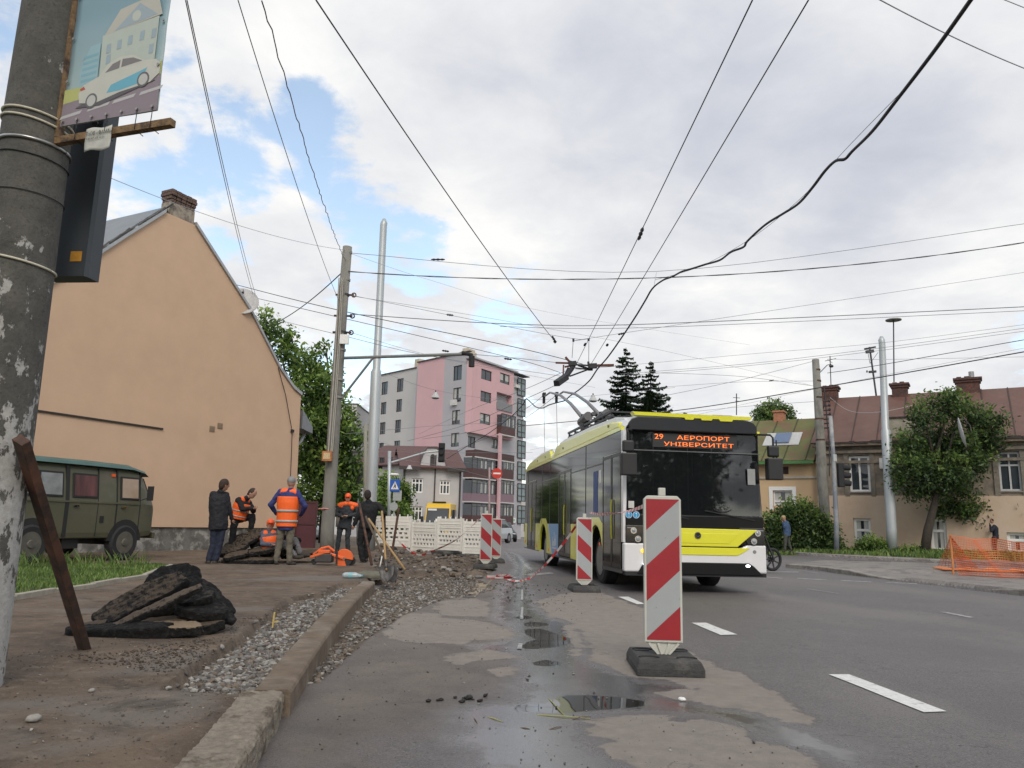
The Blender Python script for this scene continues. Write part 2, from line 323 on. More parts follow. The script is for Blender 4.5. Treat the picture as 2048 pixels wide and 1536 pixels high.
def ground_mat():
    m = bpy.data.materials.new('ground'); m.use_nodes = True; t = m.node_tree; L = t.links.new; b = t.nodes['Principled BSDF']
    tc = t.nodes.new('ShaderNodeTexCoord'); P_ = tc.outputs['Object']
    def nz(sc, det=8, ro=.6, dist=0, stretch=None):
        n = t.nodes.new('ShaderNodeTexNoise'); n.inputs['Scale'].default_value = sc; n.inputs['Detail'].default_value = det; n.inputs['Roughness'].default_value = ro; n.inputs['Distortion'].default_value = dist
        if stretch: mp = t.nodes.new('ShaderNodeMapping'); mp.inputs[3].default_value = stretch; L(P_, mp.inputs[0]); L(mp.outputs[0], n.inputs[0])
        else: L(P_, n.inputs[0])
        return n.outputs[0]
    def MA(op, a, b2, c=None):
        n = t.nodes.new('ShaderNodeMath'); n.operation = op
        for i, x in enumerate((a, b2, c)):
            if x is None: continue
            if isinstance(x, (int, float)): n.inputs[i].default_value = x
            else: L(x, n.inputs[i])
        return n.outputs[0]
    def MR(x, a, b2, c=0, d=1):
        n = t.nodes.new('ShaderNodeMapRange'); L(x, n.inputs[0])
        for i, q in enumerate((a, b2, c, d)): n.inputs[i+1].default_value = q
        return n.outputs[0]
    def MX(f, a, b2, mode='MIX'):
        n = t.nodes.new('ShaderNodeMix'); n.data_type = 'RGBA'; n.blend_type = mode
        if isinstance(f, (int, float)): n.inputs[0].default_value = f
        else: L(f, n.inputs[0])
        for i, x in ((6, a), (7, b2)):
            if isinstance(x, tuple): n.inputs[i].default_value = (*x, 1)
            else: L(x, n.inputs[i])
        return n.outputs[2]
    def A(n): a = t.nodes.new('ShaderNodeAttribute'); a.attribute_name = n; return a.outputs['Fac']
    edge = MA('SUBTRACT', nz(2.2, 12, .65), .5); fine = nz(48, 6, .75); grit = nz(150, 3, .65); mid = nz(9, 8, .65); big = nz(.7, 5, .6); patch = nz(1.6, 9, .62, .4)
    edge = MA('ADD', edge, MA('MULTIPLY', MA('SUBTRACT', nz(14, 8, .7), .5), .35))
    def mask(n, amp, w, off=0): return MR(MA('ADD', MA('ADD', A(n), off), MA('MULTIPLY', edge, amp)), -w, w)
    # asphalt
    asp = MX(MR(big, .35, .65), (.108, .097, .096), (.145, .131, .129))
    asp = MX(MR(mid, .4, .75, 0, .8), asp, (.092, .084, .084)); asp = MX(MR(nz(.45, 7, .6, .6, (1, .3, 1)), .5, .62, 0, .55), asp, (.19, .17, .16))
    asp = MX(MR(nz(110, 3, .6), .53, .7, 0, .7), asp, (.27, .255, .245))
    asp = MX(MR(nz(24, 7, .75), .55, .68, 0, .7), asp, (.06, .055, .055)); asp = MX(MR(nz(70, 3, .6), .46, .3, 0, .8), asp, (.03, .03, .032))
    # brown dusty road by the kerb
    brn = MX(MR(patch, .35, .65), (.092, .074, .058), (.150, .122, .096)); brn = MX(MR(grit, .55, .7, 0, .4), brn, (.34, .31, .27)); brn = MX(MR(fine, .45, .3, 0, .6), brn, (.06, .05, .043))
    brn = MX(MR(nz(38, 6, .7), .54, .68, 0, .8), brn, (.045, .037, .03)); brn = MX(MR(nz(2.6, 9, .7), .5, .64, 0, .6), brn, (.062, .051, .042))
    c = MX(MA('MULTIPLY', mask('brown', 1.0, .25), .9), asp, brn)
    # pale dry patches
    dry = MX(MR(mid, .3, .7), (.205, .179, .154), (.272, .241, .208)); dry = MX(MR(grit, .5, .7, 0, .5), dry, (.16, .14, .12)); dry = MX(MR(patch, .52, .7, 0, .6), dry, (.21, .18, .16))
    dm = mask('dry', .5, .010)
    rim = MR(MA('ABSOLUTE', MA('ADD', A('dry'), MA('MULTIPLY', edge, .5)), 0), .07, 0, 0, .45)
    c = MX(rim, c, (.075, .062, .055)); c = MX(MA('MULTIPLY', dm, MR(nz(5, 8, .7), .25, .5, .55, .97)), c, dry)
    # far pavements and the island
    isl = MX(MR(mid, .35, .65), (.17, .155, .14), (.25, .225, .2)); isl = MX(MR(patch, .5, .62, 0, .8), isl, (.11, .1, .095)); c = MX(MR(A('far'), .0, .02), c, isl)
    # pavement under trodden mud
    pm = nz(1.1, 10, .65, .8)
    pav = MX(MR(pm, .36, .62), (.068, .046, .030), (.150, .105, .069)); pav = MX(MR(nz(.55, 8, .6, .9, (.7, 1.3, 1)), .52, .62, 0, .8), pav, (.155, .137, .118))
    pav = MX(MR(nz(3.0, 9, .65, .6), .54, .66, 0, .75), pav, (.042, .030, .021)); pav = MX(MR(nz(7, 9, .7, .4), .53, .66, 0, .75), pav, (.205, .16, .12))
    pav = MX(MR(fine, .55, .75, 0, .45), pav, (.26, .215, .17)); pav = MX(MR(fine, .42, .28, 0, .6), pav, (.055, .04, .03)); pav = MX(MR(grit, .62, .74, 0, .5), pav, (.36, .32, .27))
    pvm = MR(A('pave'), -.01, .01); c = MX(pvm, c, pav)
    # excavated soil
    soil = MX(MR(mid, .35, .65), (.05, .036, .026), (.12, .088, .062)); soil = MX(MR(patch, .5, .62, 0, .8), soil, (.17, .13, .095)); soil = MX(MR(fine, .5, .72, 0, .5), soil, (.24, .2, .16))
    sm = mask('soil', .12, .02, .02); c = MX(sm, c, soil)
    c = MX(MR(MA('ADD', A('grs'), MA('MULTIPLY', edge, .6)), -.05, .1), c, MX(MR(fine, .3, .7), (.035, .05, .015), (.07, .10, .025)))
    # water
    wm = MA('MULTIPLY', mask('wet', .5, .12), MA('SUBTRACT', 1, MA('MULTIPLY', sm, 1)))
    wm = MA('MULTIPLY', wm, MA('SUBTRACT', 1, dm))
    wm2 = MA('MULTIPLY', wm, MR(patch, .32, .46, .7, 1))
    c = MX(MA('MULTIPLY', wm2, .6), c, (.052, .053, .057))
    vo = t.nodes.new('ShaderNodeTexVoronoi'); vo.feature = 'DISTANCE_TO_EDGE'; vo.inputs['Scale'].default_value = .55; mpv = t.nodes.new('ShaderNodeVectorMath'); mpv.operation = 'ADD'; nzc = t.nodes.new('ShaderNodeTexNoise'); nzc.inputs['Scale'].default_value = 3; nzc.inputs['Detail'].default_value = 6; L(P_, nzc.inputs[0]); L(P_, mpv.inputs[0]); L(nzc.outputs[1], mpv.inputs[1]); L(mpv.outputs[0], vo.inputs[0])
    crk = MA('MULTIPLY', MR(vo.outputs[0], .006, .0, 0, .8), MR(big, .46, .56)); c = MX(MA('MULTIPLY', crk, MA('SUBTRACT', 1, pvm)), c, (.03, .027, .026))
    pu = mask('pud', .05, .012); c = MX(pu, c, (.022, .02, .018))
    L(c, b.inputs['Base Color'])
    ro = MR(fine, .3, .7, .46, .66); 
    def mixf(f, a, b2):
        n = t.nodes.new('ShaderNodeMix'); n.data_type = 'FLOAT'
        for i, x in ((0, f), (2, a), (3, b2)):
            if isinstance(x, (int, float)): n.inputs[i].default_value = x
            else: L(x, n.inputs[i])
        return n.outputs[0]
    ro = mixf(MA('MAXIMUM', dm, MA('MAXIMUM', pvm, sm)), ro, .85); ro = mixf(wm2, ro, MR(fine, .3, .75, .05, .19)); ro = mixf(pu, ro, .02)
    L(ro, b.inputs['Roughness'])
    L(mixf(MA('MAXIMUM', wm2, pu), .5, .95), b.inputs['Specular IOR Level'])
    bp = t.nodes.new('ShaderNodeBump'); bp.inputs['Distance'].default_value = .006
    hs = MA('ADD', MA('MULTIPLY', nz(95, 5, .75), 1.6), MA('MULTIPLY', fine, 1.8))
    hs = MA('ADD', hs, MA('MULTIPLY', MA('MULTIPLY', nz(18, 8, .65), pvm), 5)); L(hs, bp.inputs['Height']); st = mixf(wm2, .75, .07); st = mixf(pu, st, 0.0); L(st, bp.inputs['Strength']); L(bp.outputs[0], b.inputs['Normal'])
    return m
build_ground()
# ---- kerbs ----
kerbm = mat('kerb_dusty', (.145, .108, .076), .9, var=.3, vs=7, bump=.6, bs=55, col2=(.215, .18, .145), c2s=1.6, c2t=(.48, .64))
kerbo = mat('kerb_old', (.25, .215, .17), .9, var=.35, vs=22, bump=1, bs=45, col2=(.115, .09, .065), c2s=5, c2t=(.5, .6))
kerbg = mat('kerb_grey', (.29, .27, .245), .85, var=.2, vs=9, bump=.4, bs=40, col2=(.19, .17, .15), c2s=3)
def kerb_run(mb, pts, h, w, z0=0.0, seg=1.0, gap=.006, ch=.025, jit=.004, off=0):
    """row of kerb stones along a polyline; pts at the road face"""
    pts = [Vector((p[0], p[1], 0)) for p in pts]; cum = [0]
    for a, b_ in zip(pts, pts[1:]): cum.append(cum[-1]+(b_-a).length)
    def at(s):
        for i in range(len(pts)-1):
            if s <= cum[i+1] or i == len(pts)-2:
                return pts[i].lerp(pts[i+1], (s-cum[i])/(cum[i+1]-cum[i]))
    s = 0
    while s < cum[-1]-.05:
        e = min(s+seg, cum[-1]); p = at(s+gap/2); q = at(e-gap/2); d = (q-p).normalized(); n = Vector((-d.y, d.x, 0)); jt = random.uniform(-jit, jit); jz = random.uniform(-jit, jit)
        hh = h(s) if callable(h) else h; he = h(e) if callable(h) else h
        rings = []
        for o_, H_ in ((p, hh), (q, he)):
            rings.append([o_+n*(jt+a)+Vector((0, 0, z0+z+jz*(z > 0))) for a, z in ((0, -.12), (0, H_-ch), (ch*.4, H_-ch*.3), (ch, H_), (w, H_), (w, -.12))])
        mb.loft(rings); s = e
    return mb
kp = [(kx(y)+KW, y) for y in np.arange(4.62, 12.95, .4)]
tag(kerb_run(MB(), kp, .15, KW*2, seg=1.0).build('kerb', kerbm, smooth=False, bevel=.004), kind='structure')
kp = [(kx(y)+KW-.03, y) for y in np.arange(-1.4, 4.62, .5)]
mo = kerb_run(MB(), kp, .148, KW*2+.03, seg=.98, jit=.012).build('kerb', kerbo); tag(mo, kind='structure')
md = mo.modifiers.new('s', 'SUBSURF'); md.subdivision_type = 'SIMPLE'; md.levels = md.render_levels = 5
tx_ = bpy.data.textures.new('chip', 'CLOUDS'); tx_.noise_scale = .035; dm_ = mo.modifiers.new('d', 'DISPLACE'); dm_.texture = tx_; dm_.strength = .022; dm_.mid_level = .6; dm_.texture_coords = 'GLOBAL'
def islh(s):
    # full height at the tip, dropped crossing, full again
    return .13 if s < 3.3 else (.045 if 4.3 < s < 8.0 else (.13 if s > 8.9 else .13-.085*((s-3.3) if s < 4.3 else (8.9-s)/.9)))
tag(kerb_run(MB(), list(ISL_F), islh, .16, seg=.8).build('kerb', kerbg, bevel=.004), kind='structure')
tag(kerb_run(MB(), list(ISLAND[-5:][::-1])[0:0] or list(FK), .15, .18, seg=2.2, gap=.02).build('kerb', kerbg, bevel=.004), kind='structure')
ge = px([(-100,1240),(12,1207),(44,1196),(83,1189),(148,1183),(195,1174),(234,1166),(289,1158),(345,1135)], .12)
tag(kerb_run(MB(), list(ge), .07, .07, z0=.11, seg=.9, ch=.01, jit=.01).build('grass_edging', mat('edging', (.33,.3,.25), .85, var=.25, bump=.4), bevel=.003), kind='structure')
# ---- road markings ----
paint = mat('road_paint', (.62, .62, .6), .6, var=.15, vs=30, col2=(.3,.3,.29), c2s=14, c2t=(.55,.68))
paint_worn = mat('road_paint_worn', (.42, .42, .41), .65, var=.15, vs=30, col2=(.17,.165,.165), c2s=10, c2t=(.42,.6))
def zat(x, y): return float(height(np.array([x]), np.array([y]))[0])
def quadmark(pts, m_, z=.006):
    q = [G(u, v, 0) for u, v in pts]; n = 10; mb = MB(); L0, L1, R1_, R0_ = [Vector(p) for p in q]; r = []
    vs = []; fs = []
    for i in range(n+1):
        for a in (L0.lerp(L1, i/n), R0_.lerp(R1_, i/n)): vs.append((a.x, a.y, zat(a.x, a.y)+z))
    for i in range(n): fs.append((2*i, 2*i+1, 2*i+3, 2*i+2))
    mb.add(vs, fs); tag(mb.build('road_marking', m_), kind='structure')
def c5(pts): return [(1560+x*.23828, 1000+y*.23828) for x, y in pts]
quadmark([(1657,1351),(1848,1426),(1893,1424),(1698,1351)], paint)
quadmark([(1383,1246),(1441,1272),(1475,1271),(1412,1246)], paint)
quadmark([(1236,1194),(1274,1209),(1291,1209),(1256,1194)], paint)
for a in [[(145,655),(390,668),(392,673),(147,660)],[(510,673),(765,686),(767,691),(512,678)],[(888,690),(1150,702),(1150,707),(890,694)],[(-110,645),(18,655),(18,660),(-110,650)],[(-190,600),(155,604),(155,609),(-190,605)],[(215,747),(480,788),(500,788),(245,747)],[(1340,940),(1590,990),(1635,988),(1390,940)],[(560,531),(930,543),(935,547),(562,535)],[(130,583),(320,615),(325,618),(140,586)]]:
    quadmark(c5(a), paint_worn)
quadmark([(1046,1150),(1065,1152),(1110,1147),(1098,1145)], paint_worn)
for a in [[(1043,1215),(1040,1238),(1045,1238),(1047,1215)],[(1037,1288),(1034,1298),(1043,1298),(1045,1288)],[(1043,1180),(1042,1200),(1046,1200),(1046,1180)]]: quadmark(a, paint_worn)
quadmark([(955,1160),(925,1195),(950,1195),(985,1160)], mat('dust_strip', (.30,.245,.17), .9, var=.3, vs=6, col2=(.15,.12,.09), c2s=5))
# ================= BUILDINGS =================
glass = mat('window_glass', (.035, .042, .05), .04, var=.5, vs=.8, spec=.8)
curt = mat('curtain', (.42, .42, .40), .8, var=.25, vs=14, stretch=(1, 1, .05))
whitef = mat('white_frame', (.72, .72, .70), .4, var=.05)
brownf = mat('dark_frame', (.035, .028, .026), .5, var=.1)
def wall_holes(mb, s0, s1, z0, z1, holes, y=0.0, dep=.18):
    hs = [(max(a, s0), max(c, z0), min(b, s1), min(d, z1)) for a, c, b, d in holes]; hs = [h for h in hs if h[2]-h[0] > .02 and h[3]-h[1] > .02]
    xs = sorted({s0, s1}|{h[0] for h in hs}|{h[2] for h in hs}); zs = sorted({z0, z1}|{h[1] for h in hs}|{h[3] for h in hs})
    for i in range(len(xs)-1):
        for j in range(len(zs)-1):
            cx, cz = (xs[i]+xs[i+1])/2, (zs[j]+zs[j+1])/2
            if any(h[0] < cx < h[2] and h[1] < cz < h[3] for h in hs): continue
            mb.face([(xs[i], y, zs[j]), (xs[i+1], y, zs[j]), (xs[i+1], y, zs[j+1]), (xs[i], y, zs[j+1])])
    for a, c, b, d in hs:
        for q in (((a,c),(b,c)), ((b,c),(b,d)), ((b,d),(a,d)), ((a,d),(a,c))):
            (x0, w0), (x1, w1) = q; mb.face([(x0, y, w0), (x1, y, w1), (x1, y+dep, w1), (x0, y+dep, w0)])
def window(par, a, c, b, d, fm=whitef, mull=(.5,), trans=(), y=.12, fw=.07, cur=0, sill=None, gm=glass):
    mb = MB(); e = .004
    mb.box(a+e, a+fw, y-.03, y+.05, c+e, d-e); mb.box(b-fw, b-e, y-.03, y+.05, c+e, d-e); mb.box(a+fw, b-fw, y-.03, y+.05, c+e, c+fw); mb.box(a+fw, b-fw, y-.03, y+.05, d-fw, d-e)
    for t in trans: zz = c+(d-c)*t; mb.box(a+fw, b-fw, y-.025, y+.045, zz-fw*.5, zz+fw*.5)
    for t in mull: xx = a+(b-a)*t; mb.box(xx-fw*.45, xx+fw*.45, y-.028, y+.048, c+fw, d-fw)
    w = mb.build('window', fm, par)
    g = MB(); g.m(gm).face([(a+.01, y+.02, c+.01), (b-.01, y+.02, c+.01), (b-.01, y+.02, d-.01), (a+.01, y+.02, d-.01)]); g.build('pane', None, w)
    if cur:
        g = MB(); n = 2
        for k in range(n):
            x0 = a+fw+(b-a-2*fw)*(k*.62); x1 = x0+(b-a-2*fw)*.36; g.box(x0, x1, y+.012, y+.0185, c+fw+(d-c)*(.0 if cur > 1 else .25), d-fw)
        g.build('curtain', curt, w)
    if sill: MB().box(a-.06, b+.06, -.07, .10, c-.07, c-.006).build('sill', sill, w)
    return w
# ---------- left gable house ----------
HB = P(601, 900, 27.0)[:2]; hd = R(27); HD = np.array([math.sin(hd), math.cos(hd)]); HPl = Plane(HB-10.6*HD, HB); HL = 10.6
hw = thing('gable_house', 'peach rendered gable end of a house with steep roof and brick chimney', 'house', (*HPl.A, 0), HPl.rot)
prof = [HPl.at(u, v) for u, v in [(602,790),(586,776),(558,736),(500,622),(440,528),(390,450),(330,424),(250,474),(180,520),(100,568)]]
k = (prof[-1][1]-prof[-3][1])/(prof[-1][0]-prof[-3][0]); zl = prof[-1][1]-k*prof[-1][0]; prof += [(0.0, zl)]
peach = mat('peach_render', (.56, .385, .265), .85, var=.05, vs=1.3, bump=.15, bs=120, col2=(.535, .365, .25), c2s=.5, c2t=(.4, .65))
pl = [(0, .78), (HL, .78)]+[(min(a, HL), z) for a, z in prof]
mb = MB(); mb.prism(pl, 'y', 0, .35); mb.build('wall', peach, hw)
mb = MB(); mb.box(.05, HL-.03, .06, .32, -.3, .775); mb.build('plinth', mat('plinth_concrete', (.13, .125, .115), .9, var=.5, vs=3, bump=1, bs=12, col2=(.28,.27,.25), c2s=4, c2t=(.5,.6)), hw)
mb = MB(); mb.box(HL-.35, HL-.004, .36, 12, -.3, prof[0][1]-.1); mb.box(0, .3, .36, 12, -.3, zl-.1); mb.build('side_wall', peach, hw)
trimm = mat('verge_metal', (.38, .39, .40), .45, metal=.5, var=.12, vs=3)
for pr in (prof[:6], prof[6:]):
    mb = MB()
    for (a, z), (b_, z2) in zip(pr, pr[1:]): mb.prism([(a, z-.02), (b_, z2-.02), (b_, z2+.09), (a, z+.09)], 'y', -.07, .45)
    mb.build('verge', trimm, hw)
zr = [p for p in prof]; mb = MB(); rf = mat('roof_sheet', (.20, .215, .23), .5, metal=.3, var=.12, vs=2)
for (a, z), (b_, z2) in zip(prof, prof[1:]): mb.prism([(a, z+.1), (b_, z2+.1), (b_, z2+.16), (a, z+.16)], 'y', .1, 12)
mb.build('roof', rf, hw)
mb = MB()
for i in range(46):   # ragged flashing under the left verge
    t = random.random(); a = prof[6][0]*(1-t)+prof[9][0]*t; z = prof[6][1]+(a-prof[6][0])*(prof[9][1]-prof[6][1])/(prof[9][0]-prof[6][0]); l = random.uniform(.08, .3)
    mb.bar((a, -.02, z+.11), (a+l, -.02, z+.11+l*k*random.uniform(.6, 1.3)), .05, .04)
mb.build('flashing', mat('torn_flashing', (.10, .10, .10), .8), hw)
a0, z0 = HPl.at(322, 428); a1, z1 = HPl.at(388, 452); _, zt = HPl.at(335, 402); a0 += .30
ch = MB(); plast = mat('chimney_plaster', (.30, .26, .21), .9, var=.3, vs=6, bump=.6, bs=20, col2=(.17,.14,.12), c2s=5); ch.box(a0, a1, .02, .42, min(z0, z1)-.5, zt+.05); c1 = ch.build('chimney', plast, hw)
ch = MB(); bk = mat('chimney_brick', (.12, .08, .065), .95, var=.5, vs=14, bump=1, bs=30)
for i in range(4):
    e = .0+.022*i-(.03 if i == 3 else 0); z = zt+.05+i*.1
    for kx_ in range(5): ch.box(a0-e+(a1-a0+2*e)*kx_/5+.012, a0-e+(a1-a0+2*e)*(kx_+1)/5-.012, .02-e+random.uniform(-.02,.02), .42+e, z+.005, z+.09+random.uniform(0, .01))
ch.build('chimney_top', bk, c1, bevel=.012)
p0 = HPl.at(64, 820); p1 = HPl.at(325, 858)
MB().bar((p0[0], -.01, p0[1]), (p1[0], -.01, p1[1]), .05, .05).build('cable_duct', mat('duct_dark', (.03, .025, .02), .8), hw)
for (u, v) in ((424, 858), (440, 852)):
    a, z = HPl.at(u, v); f_ = MB(); 
    for dz in (-.07, -.02, .03): f_.box(a-.09, a+.09, -.02, -.003, z+dz, z+dz+.035)
    f_.box(a-.1, a+.1, -.012, -.001, z-.09, z+.09); f_.build('air_vent', mat('vent', (.25, .18, .12), .8), hw)
a, z = HPl.at(601, 862); mb = MB(); mb.loft([[(HL+.0, .0, z+.75), (HL+.02, .5, z+.75), (HL+.02, .5, z+.1), (HL+.0, .0, z+.1)], [(HL+.55, .0, z+.2), (HL+.57, .5, z+.2), (HL+.57, .5, z-.02), (HL+.55, .0, z-.02)]])
mb.tube([(HL+.45, .25, z), (HL+.3, .25, z-.3), (HL+.08, .25, z-.5), (HL+.08, .25, .2)], .05); mb.build('gutter', mat('gutter_grey', (.24, .25, .27), .5, metal=.4), hw)
mb = MB(); a, z = HPl.at(250, 478); mb.box(a-1.2, a-.5, 2.2, 3.0, z-.2, z+.2); mb.build('roof_window', glass, hw)
# thin cable down the wall
ca = [HPl.at(u, v) for u, v in [(555,735),(570,790),(583,862)]]; cb_ = [HPl.at(u, v) for u, v in [(583,862),(582,900),(578,990),(576,1040)]]
mb = MB(); mb.tube([(a, -.03, z) for a, z in ca], .012, 5); mb.tube([(a, -.03, z) for a, z in cb_], .012, 5); mb.box(ca[-1][0]-.05, ca[-1][0]+.05, -.08, -.001, ca[-1][1]-.05, ca[-1][1]+.05); mb.build('wall_cable', mat('cable_black', (.02, .02, .022), .6, var=0), hw)
# satellite dish behind the gable
def dish(name, c, r, yaw, label, mount):
    t = thing(name, label, 'satellite dish', mount, 0); m = MB(); rings = []
    M = Matrix.Translation(Vector(c)-Vector(mount)) @ Euler((R(-62), 0, yaw)).to_matrix().to_4x4(); m.M = M
    for i, q in enumerate((.02, .35, .7, 1.0)): rings.append([(r*q*math.cos(t2), r*1.08*q*math.sin(t2), .22*r*q*q) for t2 in np.linspace(0, 2*math.pi, 24, endpoint=False)])
    m.loft(rings, cap=False); m.face([tuple(p) for p in rings[0]]); m.build('reflector', mat('dish_grey', (.42, .41, .40), .5, var=.1), t, smooth=True, solid=.012)
    a = MB(); a.M = M; a.bar((0, -r, .2*r), (0, -.1*r, r*1.0), .02); a.tube([(0, -.1*r, r*.95), (0, .0, r*.85)], .035); a.build('feed_arm', mat('dark_metal', (.05, .05, .055), .5, metal=.6), t)
    b_ = MB(); b_.tube([Vector(c)-Vector(mount)-Vector((0, 0, 0)), Vector((0, 0, 0))], .025); b_.build('mount_pipe', mat('dark_metal', None), t); return t
q = HPl.at(470, 640); base = HPl.w(q[0], q[1]-.3, 1.2)
dish('satellite_dish', P(484, 606, base[1]), .52, R(200), 'grey satellite dish behind the right slope of the peach gable', base)
# burgundy sheet gate at the house corner
g0 = P(588, 1050, 27.2); g1 = P(633, 1050, 27.2); gt = P(610, 1003, 27.2)[2]
gp = thing('metal_gate', 'dark burgundy sheet metal gate beside the peach house corner', 'gate', (g0[0], g0[1], 0))
w_ = g1[0]-g0[0]; mb = MB(); mb.box(0, w_, 0, .04, .12, gt); mb.build('gate_leaf', mat('burgundy_sheet', (.085, .022, .028), .5, var=.15, vs=3), gp)
mb = MB(); [mb.box(x, x+.06, -.03, 0-.002, .1, gt+.03) for x in (0, w_-.06)]; mb.box(.06, w_-.06, -.025, -.002, gt-.05, gt+.02); mb.box(.06, w_-.06, -.025, -.002, .9, .95); mb.build('gate_frame', mat('burgundy_frame', (.06, .018, .02), .5), gp)
# ---------- pink apartment block ----------
def c4(a): return (740+a[0]*.2929, 680+a[1]*.2929)
greyw = mat('grey_render', (.40, .39, .41), .85, var=.05, vs=.4); pinkw = mat('pink_render', (.57, .36, .38), .85, var=.05, vs=.4); lightw = mat('pale_grey_render', (.47, .46, .45), .85, var=.05, vs=.4)
PC = P(932, 900, 90.0)[:2]
PLft = Plane(PC+11.2*np.array([-.69, .72]), PC); PR = Plane(PC, PC+12.6*np.array([.53, .85]))
ap = thing('apartment_block', 'tall pink and grey apartment block with balconies and dark framed windows', 'apartment building', (*PC, -1.2))
def sub(pl):   # mesh placed in plane coordinates under the block
    return Matrix.Translation(Vector((*(pl.A-PC), 1.2))) @ Matrix.Rotation(pl.rot, 4, 'Z')
class SubP:   # lets window() draw in a plane frame: an offset child
    pass
def in_plane(o, pl, par):   # rewrite object coordinates from plane frame to parent frame
    o.data.transform(sub(pl))
    for c in children(o): c.data.transform(sub(pl))
    return o
def win_px(pl, par, x0, y0, x1, y1, **k):
    a, c, b, d = pl.rect(*c4((x0, y0)), *c4((x1, y1))); return in_plane(window(par, a, c, b, d, **k), pl, par)
def holes_px(pl, L_): return [pl.rect(*c4((a, b)), *c4((c, d))) for a, b, c, d in L_]
zb = -1.2
_, zt1 = PLft.at(*c4((500, 118))); sp_, _ = PLft.at(*c4((500, 400))); gc = [(570,180,625,270),(568,330,620,420),(560,483,612,572),(553,638,606,726)]
s0 = PLft.at(*c4((318, 400)))[0]
mb = MB(); wall_holes(mb, s0, sp_, zb, zt1, []); mb.face([(s0,0,zb),(s0,7,zb),(s0,7,zt1),(s0,0,zt1)]); in_plane(mb.build('wall', pinkw, ap), PLft, ap)
mb = MB(); hs = holes_px(PLft, gc); wall_holes(mb, sp_, PLft.L, zb, zt1, hs); in_plane(mb.build('wall', greyw, ap), PLft, ap)
for w4 in gc: win_px(PLft, ap, *w4, fm=brownf, cur=random.choice((0, 1)), mull=(.4,))
# recessed wing further left
PW = Plane(PLft.A+np.array(PLft.n)*2.2+PLft.d*(s0-14), PLft.A+np.array(PLft.n)*2.2+PLft.d*(s0+.3))
_, zt2 = PW.at(*c4((262, 203))); lw = [(80,290,118,370),(185,268,225,350),(75,428,108,505),(180,408,215,488),(68,565,102,642),(172,548,208,630),(62,705,92,760),(165,690,202,760)]
mb = MB(); wall_holes(mb, 0, PW.L, zb, zt2, holes_px(PW, lw)); mb.box(.02, PW.L-.02, .6, 8, zb, zt2-.02); in_plane(mb.build('wall', lightw, ap), PW, ap)
for w4 in lw: win_px(PW, ap, *w4, fm=brownf, cur=0, mull=(.4,))
core = [(0, 1.3), tuple(PLft.A-PC+np.array([.4, .9])), tuple(PLft.A-PC+np.array([9, 9])), tuple(PC*0+np.array([.53, .85])*12.3+np.array([-.5, .5]))]
mb = MB(); mb.prism(core, 'z', 0, zt1+1.1); mb.build('core_wall', greyw, ap)
# right facade: pink bay above, glazed balconies below
rw_ = [(733,197,803,288),(862,223,927,312),(728,346,800,437),(724,497,794,585),(670,655,718,740),(832,672,872,745)]
_, ztr = PR.at(*c4((660, 128))); sp2 = PR.at(*c4((955, 300)))[0]; zpk = PR.at(*c4((700, 636)))[1]; sr = PR.at(*c4((1052, 300)))[0]
balc = PR.rect(*c4((838, 355)), *c4((940, 500)))
mb = MB(); wall_holes(mb, 0, sp2, zpk, ztr, holes_px(PR, rw_[:4])+[balc], y=-.6, dep=.75); mb.box(0, .01, -.6, .3, zpk, ztr); mb.box(0, sp2, -.6, -.0, zpk-.05, zpk-.002); mb.face([(sp2, -.6, zpk), (sp2, .02, zpk), (sp2, .02, ztr), (sp2, -.6, ztr)]); in_plane(mb.build('bay_wall', pinkw, ap), PR, ap)
mb = MB(); wall_holes(mb, .0, sp2, zb, zpk-.06, holes_px(PR, rw_[4:])); wall_holes(mb, sp2+.004, sr, zb, ztr-.5, []); mb.box(sr-.02, sr, .002, 3, zb, ztr-.5); mb.face([(balc[0]-.2, .16, balc[1]-.2), (balc[2]+.2, .16, balc[1]-.2), (balc[2]+.2, .16, balc[3]+.2), (balc[0]-.2, .16, balc[3]+.2)]); in_plane(mb.build('wall', greyw, ap), PR, ap)
for i, w4 in enumerate(rw_):
    a, c, b, d = PR.rect(*c4(w4[:2]), *c4(w4[2:])); in_plane(window(ap, a, c, b, d, fm=brownf, mull=(.5,), y=(-.48 if i < 4 else .1), cur=i % 2, fw=.09), PR, ap)
redp = mat('balcony_brown', (.075, .035, .032), .6, var=.1, vs=2); mauve = mat('balcony_mauve', (.21, .14, .165), .7); slabm = mat('slab_white', (.5, .48, .47), .8)
